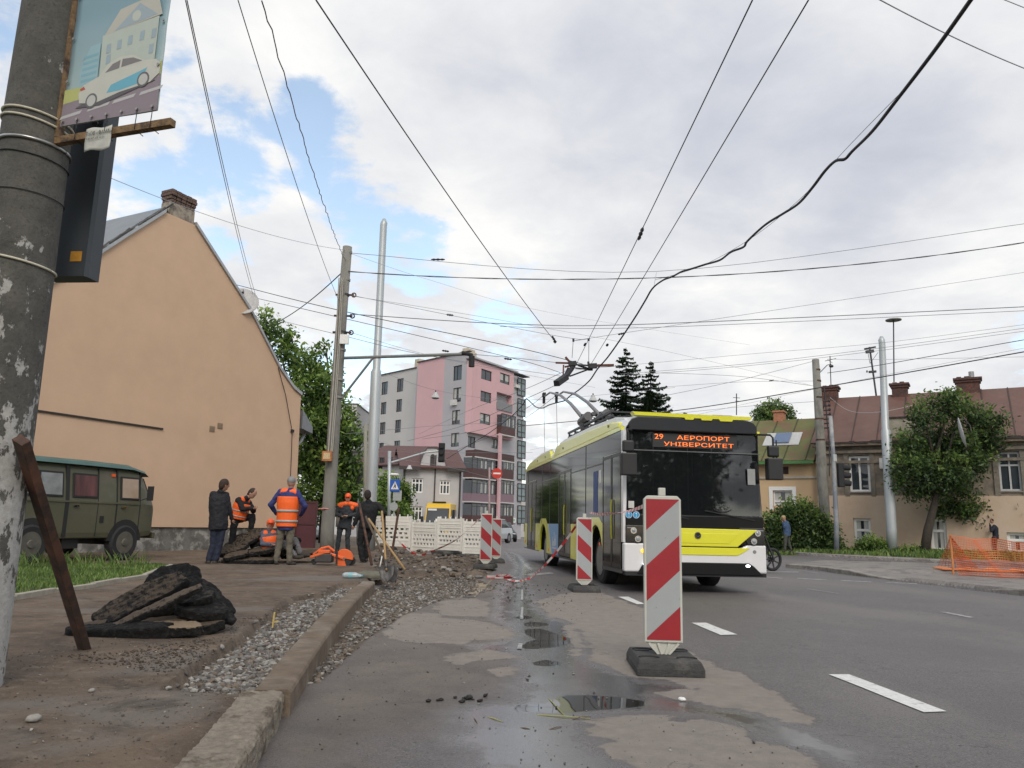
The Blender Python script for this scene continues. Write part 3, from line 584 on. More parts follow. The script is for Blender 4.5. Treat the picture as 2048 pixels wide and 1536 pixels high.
def balcony(x0, x1, yt, ym, yb, pm, glz=True, n=5, out=1.3, kind='balcony'):
    a, zt, b, _ = PR.rect(*c4((x0, yt)), *c4((x1, yt+10))); _, zt = PR.at(*c4((x0, yt))); _, zm = PR.at(*c4((x0, ym))); _, z_ = PR.at(*c4((x0, yb)))
    m = MB(); m.m(slabm).box(a-.05, b+.05, -out-.08, 0, z_-.14, z_-.003).m(pm).box(a, b, -out, -out+.06, z_, zm).box(a, a+.06, -out+.06, 0, z_, zm).box(b-.06, b, -out+.06, 0, z_, zm)
    o = m.build(kind, None, ap)
    if glz:
        f = MB(); 
        for i in range(n+1): x = a+(b-a)*i/n; f.box(x-.05, x+.05, -out-.01, -out+.05, zm, zt)
        f.box(a-.05, b+.05, -out-.02, -out+.06, zt-.08, zt+.04); f.box(a, b, -out-.012, -out+.05, zt-(zt-zm)*.28, zt-(zt-zm)*.28+.07); f.build('glazing_frame', brownf, o)
        g = MB(); g.box(a, b, -out+.01, -out+.02, zm, zt-.1); g.box(a+.01, a+.02, -out+.03, 0, zm, zt-.1); g.box(b-.02, b-.01, -out+.03, 0, zm, zt-.1); g.build('glazing', glass, o)
        g = MB(); [g.box(a+(b-a)*t, a+(b-a)*(t+.08), -out+.0, -out+.009, zm+.1, zt-.3) for t in (.35, .52, .8)]; g.build('curtain', curt, o)
    else:
        f = MB(); f.box(a-.03, b+.03, -out-.03, -out+.08, zm, zm+.07); f.build('handrail', brownf, o)
    return in_plane(o, PR, ap)
balcony(840, 935, 505, 590, 645, redp, n=3)
balcony(655, 928, 700, 752, 795, redp, glz=False)
balcony(640, 800, 795, 875, 938, redp); balcony(826, 924, 800, 880, 945, redp, n=5)
balcony(636, 800, 950, 1045, 1100, mauve); balcony(826, 924, 955, 1050, 1105, mauve, n=4)
balcony(634, 800, 1112, 1195, 1260, redp); balcony(826, 920, 1118, 1200, 1260, redp, n=4)
a, _ = PR.at(*c4((812, 900))); _, z1 = PR.at(*c4((812, 640))); _, z0 = PR.at(*c4((812, 1240)))
mb = MB(); mb.box(a-.26, a+.26, -1.62, -1.40, z0, z1); in_plane(mb.build('column', pinkw, ap), PR, ap)
mb = MB(); mb.box(balc[0], balc[2], -.72, -.62, balc[1], balc[1]+1.0); in_plane(mb.build('railing', mat('railing_grey', (.2,.2,.21), .6), ap), PR, ap)
for y0, y1 in [(258,380),(400,520),(542,665),(685,808),(830,955),(978,1103),(1128,1255)]:
    a, zt, b, _ = PR.rect(*c4((1004, y0)), *c4((1050, y0+20))); z0 = PR.at(*c4((1020, y1)))[1]; zt = PR.at(*c4((1020, y0)))[1]; in_plane(window(ap, a, z0, b+.3, zt, fm=brownf, mull=(.5,), trans=(.3, .72), y=-.12, fw=.1, gm=mat('bay_glass', (.16, .21, .22), .05, var=.3, vs=.6)), PR, ap)
mb = MB(); a, c, b, d = PR.rect(*c4((765, 60)), *c4((818, 135))); mb.box(a, b, 2, 3.2, c-1.5, d); [mb.box(a+i*(b-a)/3+.08, a+(i+1)*(b-a)/3-.08, 2.2, 3, d, d+.35) for i in range(3)]; in_plane(mb.build('chimney', mat('cream_brick', (.48, .42, .33), .85), ap), PR, ap)
mb = MB(); a, c, b, d = PW.rect(*c4((266, 125)), *c4((290, 215))); mb.box(a, b, 1, 2.2, c-1, d); in_plane(mb.build('chimney', mat('cream_brick', None), ap), PW, ap)
for pl, (x0, y0, x1, y1), yy_ in ((PR, (983,302,1010,332), -.0), (PLft, (562,412,594,445), 0)):
    a, c, b, d = pl.rect(*c4((x0, y0)), *c4((x1, y1))); mb = MB(); mb.box(a, b, -.32+yy_, -.01, c, d); mb.m(brownf).tube([((a+b)/2+.1, -.34, (c+d)/2), ((a+b)/2+.1, -.322, (c+d)/2)], .22, 14); mb.mi = [0 if i < 6 else 0 for i in range(len(mb.f))]; mb.mats = []; in_plane(mb.build('air_conditioner', mat('ac_white', (.55,.55,.53), .6), ap), pl, ap)
a, c, b, d = PR.rect(*c4((918, 1212)), *c4((985, 1248)))
mb = MB(); mb.box(a, b, -.2, -.1, c, d); o = mb.build('shop_sign', whitef, ap); mb = MB()
for i in range(7): x = a+(b-a)*(.08+i*.12); mb.box(x, x+(b-a)*.085, -.215, -.201, c+(d-c)*.3, c+(d-c)*.75)
mb.build('green_lettering', mat('sign_green', (.02, .35, .09), .5), o); in_plane(o, PR, ap)
a, z = PR.at(*c4((973, 1193))); mb = MB(); mb.box(a-.2, a+.2, -.06, -.01, z-.22, z+.22); in_plane(mb.build('number_plate', mat('plate_blue', (.05, .1, .35), .5), ap), PR, ap)
mb = MB(); mb.box(-.2, sr+.1, -.8, .3, ztr, ztr+.12); in_plane(mb.build('roof_edge', brownf, ap), PR, ap)
mb = MB(); mb.box(s0-.1, PLft.L+.1, -.15, .3, zt1, zt1+.12); in_plane(mb.build('roof_edge', brownf, ap), PLft, ap)
mb = MB(); mb.box(0, PW.L, -.15, .3, zt2, zt2+.12); in_plane(mb.build('roof_edge', brownf, ap), PW, ap)
# ---------- old white house in front of it ----------
WA = P(806, 950, 60.)[:2]; WB = P(923, 950, 61.)[:2]; WP = Plane(WA, WB)
wh = thing('old_house', 'old pale grey two storey house with red roof, curved dormer and white windows', 'house', (*WA, -.6), WP.rot)
def rz(pl, L_): return [tuple(x+(.6 if i % 2 else 0) for i, x in enumerate(pl.rect(*c4((a, b)), *c4((c, d))))) for a, b, c, d in L_]
ww = rz(WP, [(287,943,360,1043),(478,958,545,1055),(285,1135,355,1232)]); ev = WP.at(*c4((420, 872)))[1]+.6
hwall = mat('old_house_render', (.42, .41, .41), .85, var=.08, vs=1)
mb = MB(); wall_holes(mb, 0, WP.L, -.3, ev, ww); mb.box(.01, WP.L-.01, .5, 9, -.3, ev-.01); mb.build('wall', hwall, wh)
for w in ww: window(wh, *w, fm=whitef, mull=(.33, .66), trans=(.68,), fw=.09)
dp = [(a, z+.6) for a, z in [WP.at(*c4(p)) for p in [(340,862),(352,815),(372,765),(392,738),(455,738),(480,765),(505,810),(520,868)]]]
mb = MB(); mb.prism(dp, 'y', -.04, 4.5); mb.build('dormer', hwall, wh)
mb = MB(); [mb.prism([(a, z), (b, z2), (b, z2+.12), (a, z+.12)], 'y', -.14, 4.6) for (a, z), (b, z2) in zip(dp, dp[1:])]; mb.build('dormer_trim', mat('trim_dark', (.09,.06,.055), .7), wh)
aw = rz(WP, [(412,795,440,868)])[0]; mb = MB(); mb.box(aw[0], aw[2], -.07, -.045, aw[1], aw[3]); mb.tube([((aw[0]+aw[2])/2, -.07, aw[3]), ((aw[0]+aw[2])/2, -.045, aw[3])], (aw[2]-aw[0])/2, 16); mb.build('arched_window', brownf, wh)
redroof = mat('red_tile_roof', (.105, .055, .05), .8, var=.2, vs=5, bump=.5, bs=20)
mb = MB(); mb.add([(-.3, -.5, ev), (WP.L+.3, -.5, ev), (WP.L+.3, 4.5, ev+1.9), (-.3, 4.5, ev+1.9), (WP.L+.3, 9.5, ev), (-.3, 9.5, ev)], [(0,1,2,3), (3,2,4,5)]); mb.build('roof', redroof, wh, solid=.1)
mb = MB(); mb.box(-.35, dp[0][0], -.62, -.5, ev-.25, ev+.02); mb.box(dp[-1][0], WP.L+.3, -.62, -.5, ev-.25, ev+.02); mb.tube([(.1, -.12, ev-.2), (.1, -.12, 0)], .07, 6); mb.tube([(WP.L-.1, -.12, ev-.2), (WP.L-.1, -.12, 0)], .07, 6); mb.tube([(dp[2][0]+.9, -.1, ev+1), (dp[2][0]+.9, -.1, 0)], .05, 6); mb.build('gutter', brownf, wh)
# its lower side wing toward the left
WA2 = P(700, 950, 66)[:2]; W2 = Plane(WA2, WP.A+np.array(WP.n)*2.0)
wing = thing('old_house_wing', 'pale side house with red roof and small balcony behind the round leafy tree', 'house', (*WA2, -.6), W2.rot)
ev2 = W2.at(*c4((200, 850)))[1]+.6; mb = MB(); wl = rz(W2, [(60,800,85,880),(120,800,140,870)]); wall_holes(mb, 0, W2.L, -.3, ev2, wl); mb.box(.01, W2.L-.01, .5, 7, -.3, ev2-.01); mb.build('wall', hwall, wing)
for w in wl: window(wing, *w, fm=brownf)
mb = MB(); mb.add([(-.3, -.4, ev2), (W2.L+.0, -.4, ev2), (W2.L+.0, 4, ev2+1.8), (-.3, 4, ev2+2.2), (W2.L, 8, ev2), (-.3, 8, ev2)], [(0,1,2,3), (3,2,4,5)]); rfo = mb.build('roof', redroof, wing, solid=.1)
# distant pale block seen past the left tree, and a dark one beside it
def simple_block(name, label, u0, u1, vt, Y, z0, mt, dep=10, rows=5, cols=3, wm=brownf, skew=0):
    A = P(u0, 950, Y)[:2]; B = P(u1, 950, Y+skew)[:2]; pl = Plane(A, B); t = thing(name, label, 'apartment building', (*A, z0), pl.rot); H_ = pl.at((u0+u1)/2, vt)[1]-z0
    mb = MB(); hs = []
    cw = pl.L/cols; rh = (H_-1)/rows
    for i in range(cols):
        for j in range(rows): hs.append((cw*(i+.28), .8+rh*j+.5, cw*(i+.72), .8+rh*(j+.55)+.5))
    wall_holes(mb, 0, pl.L, 0, H_, hs); mb.box(.01, pl.L-.01, .4, dep, 0, H_-.01); mb.build('wall', mt, t)
    for h in hs: window(t, *h, fm=wm, y=.1)
    mb = MB(); mb.box(-.1, pl.L+.1, -.1, dep, H_, H_+.15); mb.build('roof_edge', wm, t); return t
simple_block('distant_block', 'pale distant apartment block glimpsed right of the leafy tree by the concrete pole', 640, 706, 808, 110, -1.2, lightw, rows=6, cols=4)
simple_block('grey_annex', 'low dark grey building standing behind the silver pole on the left', 700, 752, 905, 72, -.8, mat('dark_annex', (.13,.125,.13), .8), rows=2, cols=3)
simple_block('far_low_house', 'low pale house far away behind the rear end of the trolleybus', 1040, 1250, 1000, 130, -1.4, lightw, rows=1, cols=6)
# ---------- long brown-roofed house, right ----------
RA = P(1640, 950, 39.3)[:2]; RB = P(2048, 950, 34.8)[:2]; RD = (RB-RA)/np.linalg.norm(RB-RA); RP = Plane(RA, RA+RD*20)
def c6(a): return (1490+a[0]*.3386, 660+a[1]*.3385)
def r6(pl, L_): return [pl.rect(*c6(a[:2]), *c6(a[2:])) for a in L_]
bh = thing('long_house', 'long weathered house with rusty brown metal roof, grey upper wall and beige lower wall', 'house', (*RA, 0), RP.rot)
up = r6(RP, [(610,745,745,955),(1490,722,1640,950),(1010,760,1110,955)]); lo = r6(RP, [(640,1112,752,1300),(1090,1115,1200,1305),(1545,1195,1680,1320)])
s_l = RP.at(*c6((425, 900)))[0]; zmid = RP.at(*c6((600, 978)))[1]; zev = RP.at(*c6((620, 672)))[1]
stuc = mat('old_stucco', (.235, .195, .15), .9, var=.25, vs=2.5, bump=.6, bs=14, col2=(.14, .12, .10), c2s=1.1, c2t=(.45,.6)); beige = mat('beige_wall', (.50, .395, .305), .85, var=.06, vs=1, col2=(.44,.33,.24), c2s=.5)
mb = MB(); wall_holes(mb, s_l, 20, zmid, zev, up, dep=.22); mb.box(s_l, s_l+.3, .02, 8, 0, zev); mb.build('upper_wall', stuc, bh)
mb = MB(); wall_holes(mb, s_l+.02, 20, -.2, zmid-.004, lo, y=-.06, dep=.25); mb.box(s_l+.02, 20, -.058, -.003, zmid-.02, zmid-.006); mb.build('lower_wall', beige, bh)
mb = MB(); mb.box(s_l, 20, .5, 8, -.2, zev); mb.build('inner_wall', stuc, bh)
window(bh, *up[0], mull=(.5,), fw=.1, cur=0, sill=mat('sill_grey', (.2,.18,.16), .9)); window(bh, *up[1], fm=mat('worn_white_frame', (.42,.43,.44), .6), mull=(.5,), trans=(.66,), fw=.08, cur=0, sill=mat('sill_grey', None)); window(bh, *up[2], cur=0)
for w in lo: window(bh, *w, mull=(), trans=(.62,), fw=.12, cur=2)
for w in up[:2]:
    mb = MB(); a, c, b, d = w; e = .22; mb.box(a-e, a-.01, -.06, -.004, c-.25, d+.28); mb.box(b+.01, b+e, -.06, -.004, c-.25, d+.28); mb.box(a-.01, b+.01, -.055, -.004, d+.03, d+.28); mb.build('window_surround', mat('surround', (.17, .15, .125), .9, var=.3, vs=6, bump=.5), bh)
for (x0, x1, dz, o_, m_) in ((s_l-.1, 20.2, 0, .34, mat('cornice', (.16, .13, .10), .95, var=.4, vs=4, bump=.8, bs=15)), (s_l, 20, -.35, .16, stuc), (s_l, 20, -.85, .08, stuc)):
    mb = MB(); mb.box(x0, x1, -o_, -.003, zev+dz-.14, zev+dz-.003); mb.build('cornice', m_, bh)
mb = MB(); [mb.box(x, x+random.uniform(.1, .6), -.36-random.random()*.05, -.2, zev-.02, zev+random.uniform(.02, .12)) for x in np.arange(s_l, 19.5, .33)]; mb.build('broken_eave', mat('eave_dark', (.055,.045,.04), .95, var=.4), bh)
pz = RP.rect(*c6((850, 520)), *c6((1040, 600))); mb = MB(); mb.box(pz[0], pz[2], -.05, .3, zev, pz[3]-.03); mb.build('parapet', mat('parapet', (.33,.30,.24), .9, var=.3, vs=4, bump=.6), bh); mb = MB(); mb.box(pz[0]-.1, pz[2]+.1, -.12, .35, pz[3]-.028, pz[3]+.04); mb.build('parapet_cap', mat('eave_dark', None), bh)
RPr = Plane(RP.A+np.array(RP.n)*4.2, RP.A+np.array(RP.n)*4.2+RP.d*20); zrg0 = RPr.at(1668, 798)[1]; zrg1 = RPr.at(2048, 776)[1]; srg0 = RPr.at(1668, 798)[0]; srg1 = RPr.at(2048, 776)[0]
rust = mat('rusty_roof', (.125, .066, .05), .6, var=.15, vs=2, col2=(.115, .055, .042), c2s=.7, c2t=(.42,.62), bump=.2, bs=6)
zR = lambda s: zrg0+(zrg1-zrg0)*(s-srg0)/(srg1-srg0)
sL = srg0-.3
mb = MB(); mb.add([(s_l-.15, -.3, zev+.02), (20.3, -.3, zev+.02), (20.3, 4.2, zR(20.3)), (sL, 4.2, zR(sL)), (20.3, 8.7, zev), (s_l-.15, 8.7, zev)], [(0,1,2,3), (3,2,4,5), (0,3,5)])
ro_ = mb.build('roof', rust, bh, solid=-.06)
mb = MB()
for x in np.arange(s_l+.6, 20, 1.15):   # standing seams
    mb.bar((x, -.3, zev+.06), (x+.0, 4.2, zR(max(x, sL))+.05), .05, .09)
mb.build('roof_seams', mat('seam', (.05,.03,.025), .7), ro_)
mb = MB(); rr = random.Random(3)
for i in range(16):
    x = rr.uniform(s_l+1, 19); t = rr.uniform(.1, .95); zz = zev+(zR(x)-zev)*t; y_ = -.3+4.5*t; w2 = rr.uniform(.1, .3); mb.add([(x, y_, zz+.05), (x+w2*1.6, y_, zz+.05), (x+w2*1.4, y_+.12, zz+.05+.12*(zR(x)-zev)/4.5), (x, y_+.15, zz+.05+.15*(zR(x)-zev)/4.5)], [(0,1,2,3)])
mb.build('roof_patches', mat('roof_patch', (.42,.2,.14), .7), ro_)
brick = mat('dark_brick', (.11, .05, .04), .95, var=.45, vs=9, bump=1, bs=18, col2=(.06,.04,.035), c2s=3)
for (x0, y0, x1, y1) in ((450,340,558,460),(860,322,972,420),(1236,292,1402,400)):
    a, c, b, d = RPr.rect(*c6((x0, y0)), *c6((x1, y1))); mb = MB(); mb.box(a+.06, b-.06, 3.9, 4.6, c-1.2, d-.25); c1 = mb.build('chimney', brick, bh)
    mb = MB(); mb.box(a, b, 3.84, 4.66, d-.248, d-.12); mb.box(a-.06, b+.06, 3.78, 4.72, d-.118, d); [mb.box(a+.1+i*.35, a+.32+i*.35, 4.0, 4.4, d, d+rr.uniform(.03, .1)) for i in range(int((b-a)/.4))]; mb.build('chimney_cap', mat('brick_cap', (.09,.05,.042), .95, var=.5, vs=12, bump=1, bs=25), c1, bevel=.015)
    if x0 > 1200: MB().tube([(b-.4, 4.2, d), (b-.4, 4.2, d+.35)], .13, 10).build('flue', mat('flue', (.3,.3,.3), .4, metal=.7), c1)
a, c, b, d = RP.rect(*c6((795, 760)), *c6((835, 822))); mb = MB(); mb.box(a, b, -.3, -.01, c, d); mb.build('air_conditioner', mat('ac_white', None), bh, bevel=.02)
# roof masts
def mast(label, px_pts, Y, r, bars=(), disk=None, dishes=False):
    b0 = P(*px_pts[0], Y); t = thing('antenna_mast', label, 'antenna', tuple(b0)); m = MB(); m.tube([tuple(P(u, v, Y)-b0) for u, v in px_pts], r, 6); m.build('mast', mat('dark_metal', None), t)
    m = MB()
    for (u0, v0, u1, v1, w) in bars: m.bar(tuple(P(u0, v0, Y)-b0), tuple(P(u1, v1, Y)-b0), w, w)
    if bars: m.build('crossbars', mat('dark_metal', None), t)
    if disk: q = P(*disk, Y)-b0; m = MB(); m.tube([tuple(q), (q[0], q[1], q[2]+.05)], .42, 16); m.build('ring', mat('mast_grey', (.2,.2,.2), .5), t)
    return t
mast('dark rooftop antenna mast with crossbars on the brown roof left of the slim ringed mast', [(1753,795),(1740,700),(1739,694)], 42.5, .05, [(1729,698,1751,694,.09),(1732,704,1747,702,.16),(1738,744,1752,743,.12),(1734,745,1734,741,.06),(1740,727,1756,705,.02),(1740,727,1736,706,.02)])
mast('very tall slim mast with a flat ring on top above the middle brick chimney', [(1788,764),(1787,640)], 42.0, .035, (), (1787, 641))
mast('thin television aerial on the brick chimney behind the old concrete pole', [(1662,772),(1660,712)], 43.0, .025, [(1650,722,1672,717,.03),(1655,719,1665,726,.02)])
mast('thin television aerial above the small orange chimney of the green roof', [(1473,830),(1473,787)], 46.0, .03, [(1466,795,1480,796,.03),(1470,802,1477,802,.02)])
# ---------- green-roofed house ----------
GA = RP.A+RP.d*(s_l)-RP.d*9.5+np.array(RP.n)*.35; GP = Plane(GA, GA+RP.d*9.45)
gh = thing('green_roof_house', 'small ochre house with mossy green metal roof and skylight', 'house', (*GA, 0), GP.rot)
gw = r6(GP, [(165,948,282,1040)]); gs = r6(GP, [(178,808,258,852)]); gx = [(1.6, gw[0][1], 3.0, gw[0][3])]
gze = GP.at(*c6((270, 780)))[1]; ochre = mat('ochre_wall', (.52, .37, .22), .85, var=.06, vs=1)
mb = MB(); wall_holes(mb, 0, GP.L, -.2, gze, gw+gs+gx); mb.box(0, GP.L, .5, 7, -.2, gze); mb.build('wall', ochre, gh)
for w in gw+gx:
    window(gh, *w, mull=(), trans=(.3,), fw=.07, cur=2); a, c, b, d = w; mb = MB(); mb.box(a-.2, a-.005, -.04, -.003, c-.2, d+.2); mb.box(b+.005, b+.2, -.04, -.003, c-.2, d+.2); mb.box(a-.005, b+.005, -.04, -.003, d+.005, d+.2); mb.build('window_surround', whitef, gh)
window(gh, *gs[0], fm=mat('hatch_brown', (.06,.04,.035), .8), gm=mat('hatch_brown', None))
zl_ = GP.at(*c6((270, 872)))[1]; mb = MB(); mb.box(0, GP.L, -.08, -.003, zl_-.05, zl_+.05); mb.build('ledge', mat('ledge', (.42,.38,.34), .8), gh)
GR = Plane(GP.A+np.array(GP.n)*4, GP.A+np.array(GP.n)*4+GP.d*9); zg = GR.at(*c6((250, 535)))[1]
moss = mat('mossy_roof', (.12, .125, .045), .85, var=.2, vs=2, col2=(.14, .085, .05), c2s=1.0, c2t=(.48,.62), bump=.3, bs=12)
mb = MB(); mb.add([(-.3, -.45, gze), (GP.L-.02, -.45, gze), (GP.L-.02, 4, zg), (-.3, 4, zg), (GP.L-.02, 8, gze), (-.3, 8, gze)], [(0,1,2,3), (3,2,4,5)]); gro = mb.build('roof', moss, gh, solid=-.06)
mb = MB(); [mb.bar((x, -.45, gze+.05), (x, 4, zg+.05), .05, .09) for x in np.arange(.2, GP.L, 1.1)]; mb.build('roof_seams', mat('seam_green', (.05,.05,.02), .8), gro)
mb = MB(); mb.box(-.3, GP.L-.05, -.6, -.46, gze-.14, gze+.02); mb.build('gutter', mat('gutter_green', (.06,.17,.05), .5), gh)
def rp(x, t, o=0): n_ = Vector((0, -(zg-gze), 4.45)).normalized(); return (x, -.45+4.45*t+n_.y*o, gze+(zg-gze)*t+n_.z*o)
a = Plane(GP.A+np.array(GP.n)*1.7, GP.A+np.array(GP.n)*1.7+GP.d).at(*c6((222, 640)))[0]
mb = MB(); mb.loft([[rp(a-.95, .34, .07), rp(a+.95, .34, .07), rp(a+.95, .64, .07), rp(a-.95, .64, .07)], [rp(a-.95, .34, .10), rp(a+.95, .34, .10), rp(a+.95, .64, .10), rp(a-.95, .64, .10)]]); sk = mb.build('skylight', mat('sky_flash', (.5,.5,.48), .4, metal=.3), gh)
mb = MB(); mb.loft([[rp(a-.42, .38, .11), rp(a+.42, .38, .11), rp(a+.42, .61, .11), rp(a-.42, .61, .11)], [rp(a-.42, .38, .17), rp(a+.42, .38, .17), rp(a+.42, .61, .17), rp(a-.42, .61, .17)]]); mb.build('pane', mat('sky_glass', (.12,.16,.24), .03, spec=1), sk)
a, c, b, d = GR.rect(*c6((172, 490)), *c6((232, 560))); mb = MB(); mb.box(a, b, 3.8, 4.5, c-.8, d); mb.box(a-.06, b+.06, 3.74, 4.56, d, d+.1); mb.build('chimney', mat('orange_brick', (.36,.16,.095), .9, var=.2, vs=9), gh)
# ================= TROLLEYBUS =================
yel = mat('bus_yellow', (.68, .66, .03), .3, var=.03, vs=2, coat=.5); bwh = mat('bus_white', (.66, .66, .67), .3, var=.03, coat=.4); bblk = mat('bus_black', (.008, .008, .009), .3, var=0, spec=.25)
rub = mat('rubber', (.018, .018, .02), .8, var=.2, bump=.3, bs=60); bgl = mat('bus_glass', (.010, .012, .012), .06, var=.3, vs=1.5, spec=.12); dgl = mat('door_glass', (.018, .018, .02), .08, var=.6, vs=2, spec=.14, stretch=(1, 1, .2))
bblue = mat('bus_blue', (.12, .30, .55), .35, var=.05); darkm = mat('dark_metal', (.05, .05, .055), .5, metal=.6); chrome = mat('chrome', (.6, .6, .6), .15, metal=1, var=0)
def text(name, body, size, m_, par, loc, rot, ext=.002, align='LEFT', sx=1.0):
    c = bpy.data.curves.new(name, 'FONT'); c.body = body; c.size = size; c.extrude = ext; c.align_x = align; c.materials.append(m_); c.resolution_u = 3
    tmp = bpy.data.objects.new('tmp', c); S.collection.objects.link(tmp); bpy.context.view_layer.update()
    me = bpy.data.meshes.new_from_object(tmp.evaluated_get(bpy.context.evaluated_depsgraph_get())); bpy.data.objects.remove(tmp)
    me.transform(Matrix.Diagonal((sx, 1, 1, 1)))
    o = bpy.data.objects.new(name, me); S.collection.objects.link(o); o.parent = par; o.location = loc; o.rotation_euler = rot
    if not me.materials: me.materials.append(m_)
    return o
def make_bus():
    t = thing('trolleybus', 'yellow, white and black trolleybus turning past the roadworks with its destination display lit', 'trolleybus', (1.976, 13.44, -.02), R(7))
    W_, Lb = 2.55, 12.0
    def sec(y, ins, zt, zb=1.14, rr=.28):
        a, b = ins, W_-ins; pts = [(a, zb), (a, zt-rr)]
        for k in range(1, 5): q = math.pi/2*k/4; pts.append((a+rr*(1-math.cos(q)), zt-rr+rr*math.sin(q)))
        for k in range(0, 4): q = math.pi/2*(1-k/4); pts.append((b-rr*(1-math.cos(q)), zt-rr+rr*math.sin(q)))
        pts += [(b, zt-rr), (b, zb)]; return [(x, y, z) for x, z in pts]
    mb = MB(); mb.loft([sec(.06, .05, 2.98, rr=.2), sec(.22, .02, 3.08), sec(.8, .012, 3.12), sec(11.6, .012, 3.12), sec(11.98, .06, 3.0)], cap=False); mb.face(sec(11.98, .06, 3.0)); mb.build('body', bwh, t, smooth=False, bevel=.01)
    mb = MB(); mb.box(.42, W_-.42, .3, 11.85, .36, 1.139); mb.box(.06, W_-.06, 2.75, 7.7, .37, 1.137); mb.box(.06, W_-.06, .12, 1.45, .37, 1.137); mb.box(.06, W_-.06, 9.05, 11.8, .42, 1.137); mb.build('chassis', mat('chassis', (.01, .01, .01), .9, var=0), t)
    def skirt(x0, x1, sgn):
        def arch(c, n=10, r=.60): return [(c-r*math.cos(math.pi*k/n)*1.0, .50+r*math.sin(math.pi*k/n)*1.08) for k in range(n+1)]
        def pan(name, poly, m_): return MB().prism(poly, 'x', x0, x1).build(name, m_, t)
        zt = 1.15
        pan('side_panel', [(1.5,.38)]+[(1.5,.38)][1:]+[(1.5, 1.17), (1.62, 1.2), (1.8, 1.29), (2.5, 1.29), (2.75, zt), (4.55, zt), (4.55, .38), (2.70, .38)]+arch(2.1)[::-1]+[(1.5, .38)][1:], yel)
        pan('side_panel', [(7.05, .38), (7.62, zt), (7.72, zt), (7.92, 1.29), (8.72, 1.29), (8.95, zt), (9.72, zt), (9.72, .40), (8.95, .38)]+arch(8.35)[::-1]+[(7.75,.38)], yel)
        pan('side_panel', [(11.33, .44), (11.33, zt), (11.97, zt), (11.97, .52)], yel)
        o = pan('side_panel', [(6.06, .38), (6.06, zt), (7.5, zt), (6.93, .38)], bblue); o['label'] = 'light blue side panel with a pale city skyline emblem'
        pan('stripe', [(6.932, .38), (7.502, zt), (7.618, zt), (7.048, .38)], bwh)
        for c in (2.1, 8.35):
            m = MB(); a = arch(c, 12); b = arch(c, 12, .66); m.loft([[(x0-.012*sgn*-1*0-.0, p[0], p[1]), (x1+.0, p[0], p[1]), (x1, q[0], q[1]), (x0, q[0], q[1])] for p, q in zip(a, b)]) if 0 else None
    skirt(0.0, .05, 1); skirt(W_-.05, W_, -1)
    # emblem on the blue panel
    mb = MB()
    for i, (y0, w2, z0, h2) in enumerate([(6.35,.06,.62,.26),(6.45,.10,.6,.18),(6.58,.05,.6,.34),(6.66,.14,.58,.14),(6.83,.06,.6,.22),(6.30,.62,.53,.03)]): mb.box(-.004, -.001, y0, y0+w2, z0, z0+h2)
    mb.build('emblem', mat('emblem_white', (.55,.6,.66), .5), t)
    for y_, z_ in ((1.72, .78), (3.3, .52), (6.4, .5), (7.4, .48), (9.5, .52), (11.7, .6)):
        mb = MB(); mb.tube([(-.012, y_, z_), (.0, y_, z_)], .035, 10); mb.build('side_marker', mat('marker', (.55, .09, .02), .3, emit=(.6,.1,.02), es=.15), t)
    # glass belt
    mb = MB(); mb.box(.002, .012, 1.5, 4.55, 1.152, 2.80); mb.box(.002, .012, 6.06, 9.72, 1.152, 2.80); mb.box(.002, .012, 11.33, 11.9, 1.152, 2.80)
    for a, b in ((.13, 1.5), (4.55, 6.06), (9.72, 11.33)): mb.box(.002, .012, a, b, 2.44, 2.80)
    mb.box(W_-.012, W_-.002, .2, 11.9, 1.152, 2.80)
    mb.build('side_glass', bgl, t)
    mb = MB(); 
    for y_ in (3.0, 7.3, 8.6, 11.34): mb.box(-.004, .001, y_-.02, y_+.02, 1.16, 2.8)
    mb.box(-.004, .001, 1.5, 4.55, 2.30, 2.325); mb.box(-.004, .001, 6.06, 9.72, 2.30, 2.325); mb.build('window_divider', bblk, t)
    for a, b in ((.15, 1.49), (4.56, 6.05), (9.73, 11.32)):
        m = MB(); c = (a+b)/2
        for p, q in ((a, c-.008), (c+.008, b)):
            m.box(-.006, .03, p, p+.045, .40, 2.42); m.box(-.006, .03, q-.045, q, .40, 2.42); m.box(-.006, .03, p+.045, q-.045, .40, .48); m.box(-.006, .03, p+.045, q-.045, 2.36, 2.42); 
        d = m.build('door', bblk, t)
        m = MB(); m.box(.0, .02, a+.03, b-.03, .45, 2.40); m.build('door_glass', dgl, d)
        m = MB(); m.tube([(-.02, c-.08, .9), (-.03, c-.08, 1.0), (-.03, c-.08, 1.5), (-.02, c-.08, 1.6)], .014, 6); m.build('handle', mat('grab_yellow', (.45,.45,.03), .4), d)
    mb = MB(); mb.box(-.01, .05, .12, 2.0-.5, .33, .395); mb.box(-.01, .05, 2.72, 7.72, .34, .379); mb.box(-.01, .05, 8.98, 11.9, .38, .398); mb.build('sill', mat('sill_rubber', (.06,.06,.06), .6), t)
    mb = MB(); mb.box(-.008, .05, .0, .125, .86, 2.80); mb.build('corner_post', bwh, t)
    # roof edge fairings: gutter strip, then long raised covers
    mb = MB(); mb.box(-.015, .06, .12, 11.95, 2.802, 2.87); mb.box(W_-.06, W_+.015, .12, 11.95, 2.802, 2.87); mb.build('gutter_strip', yel, t)
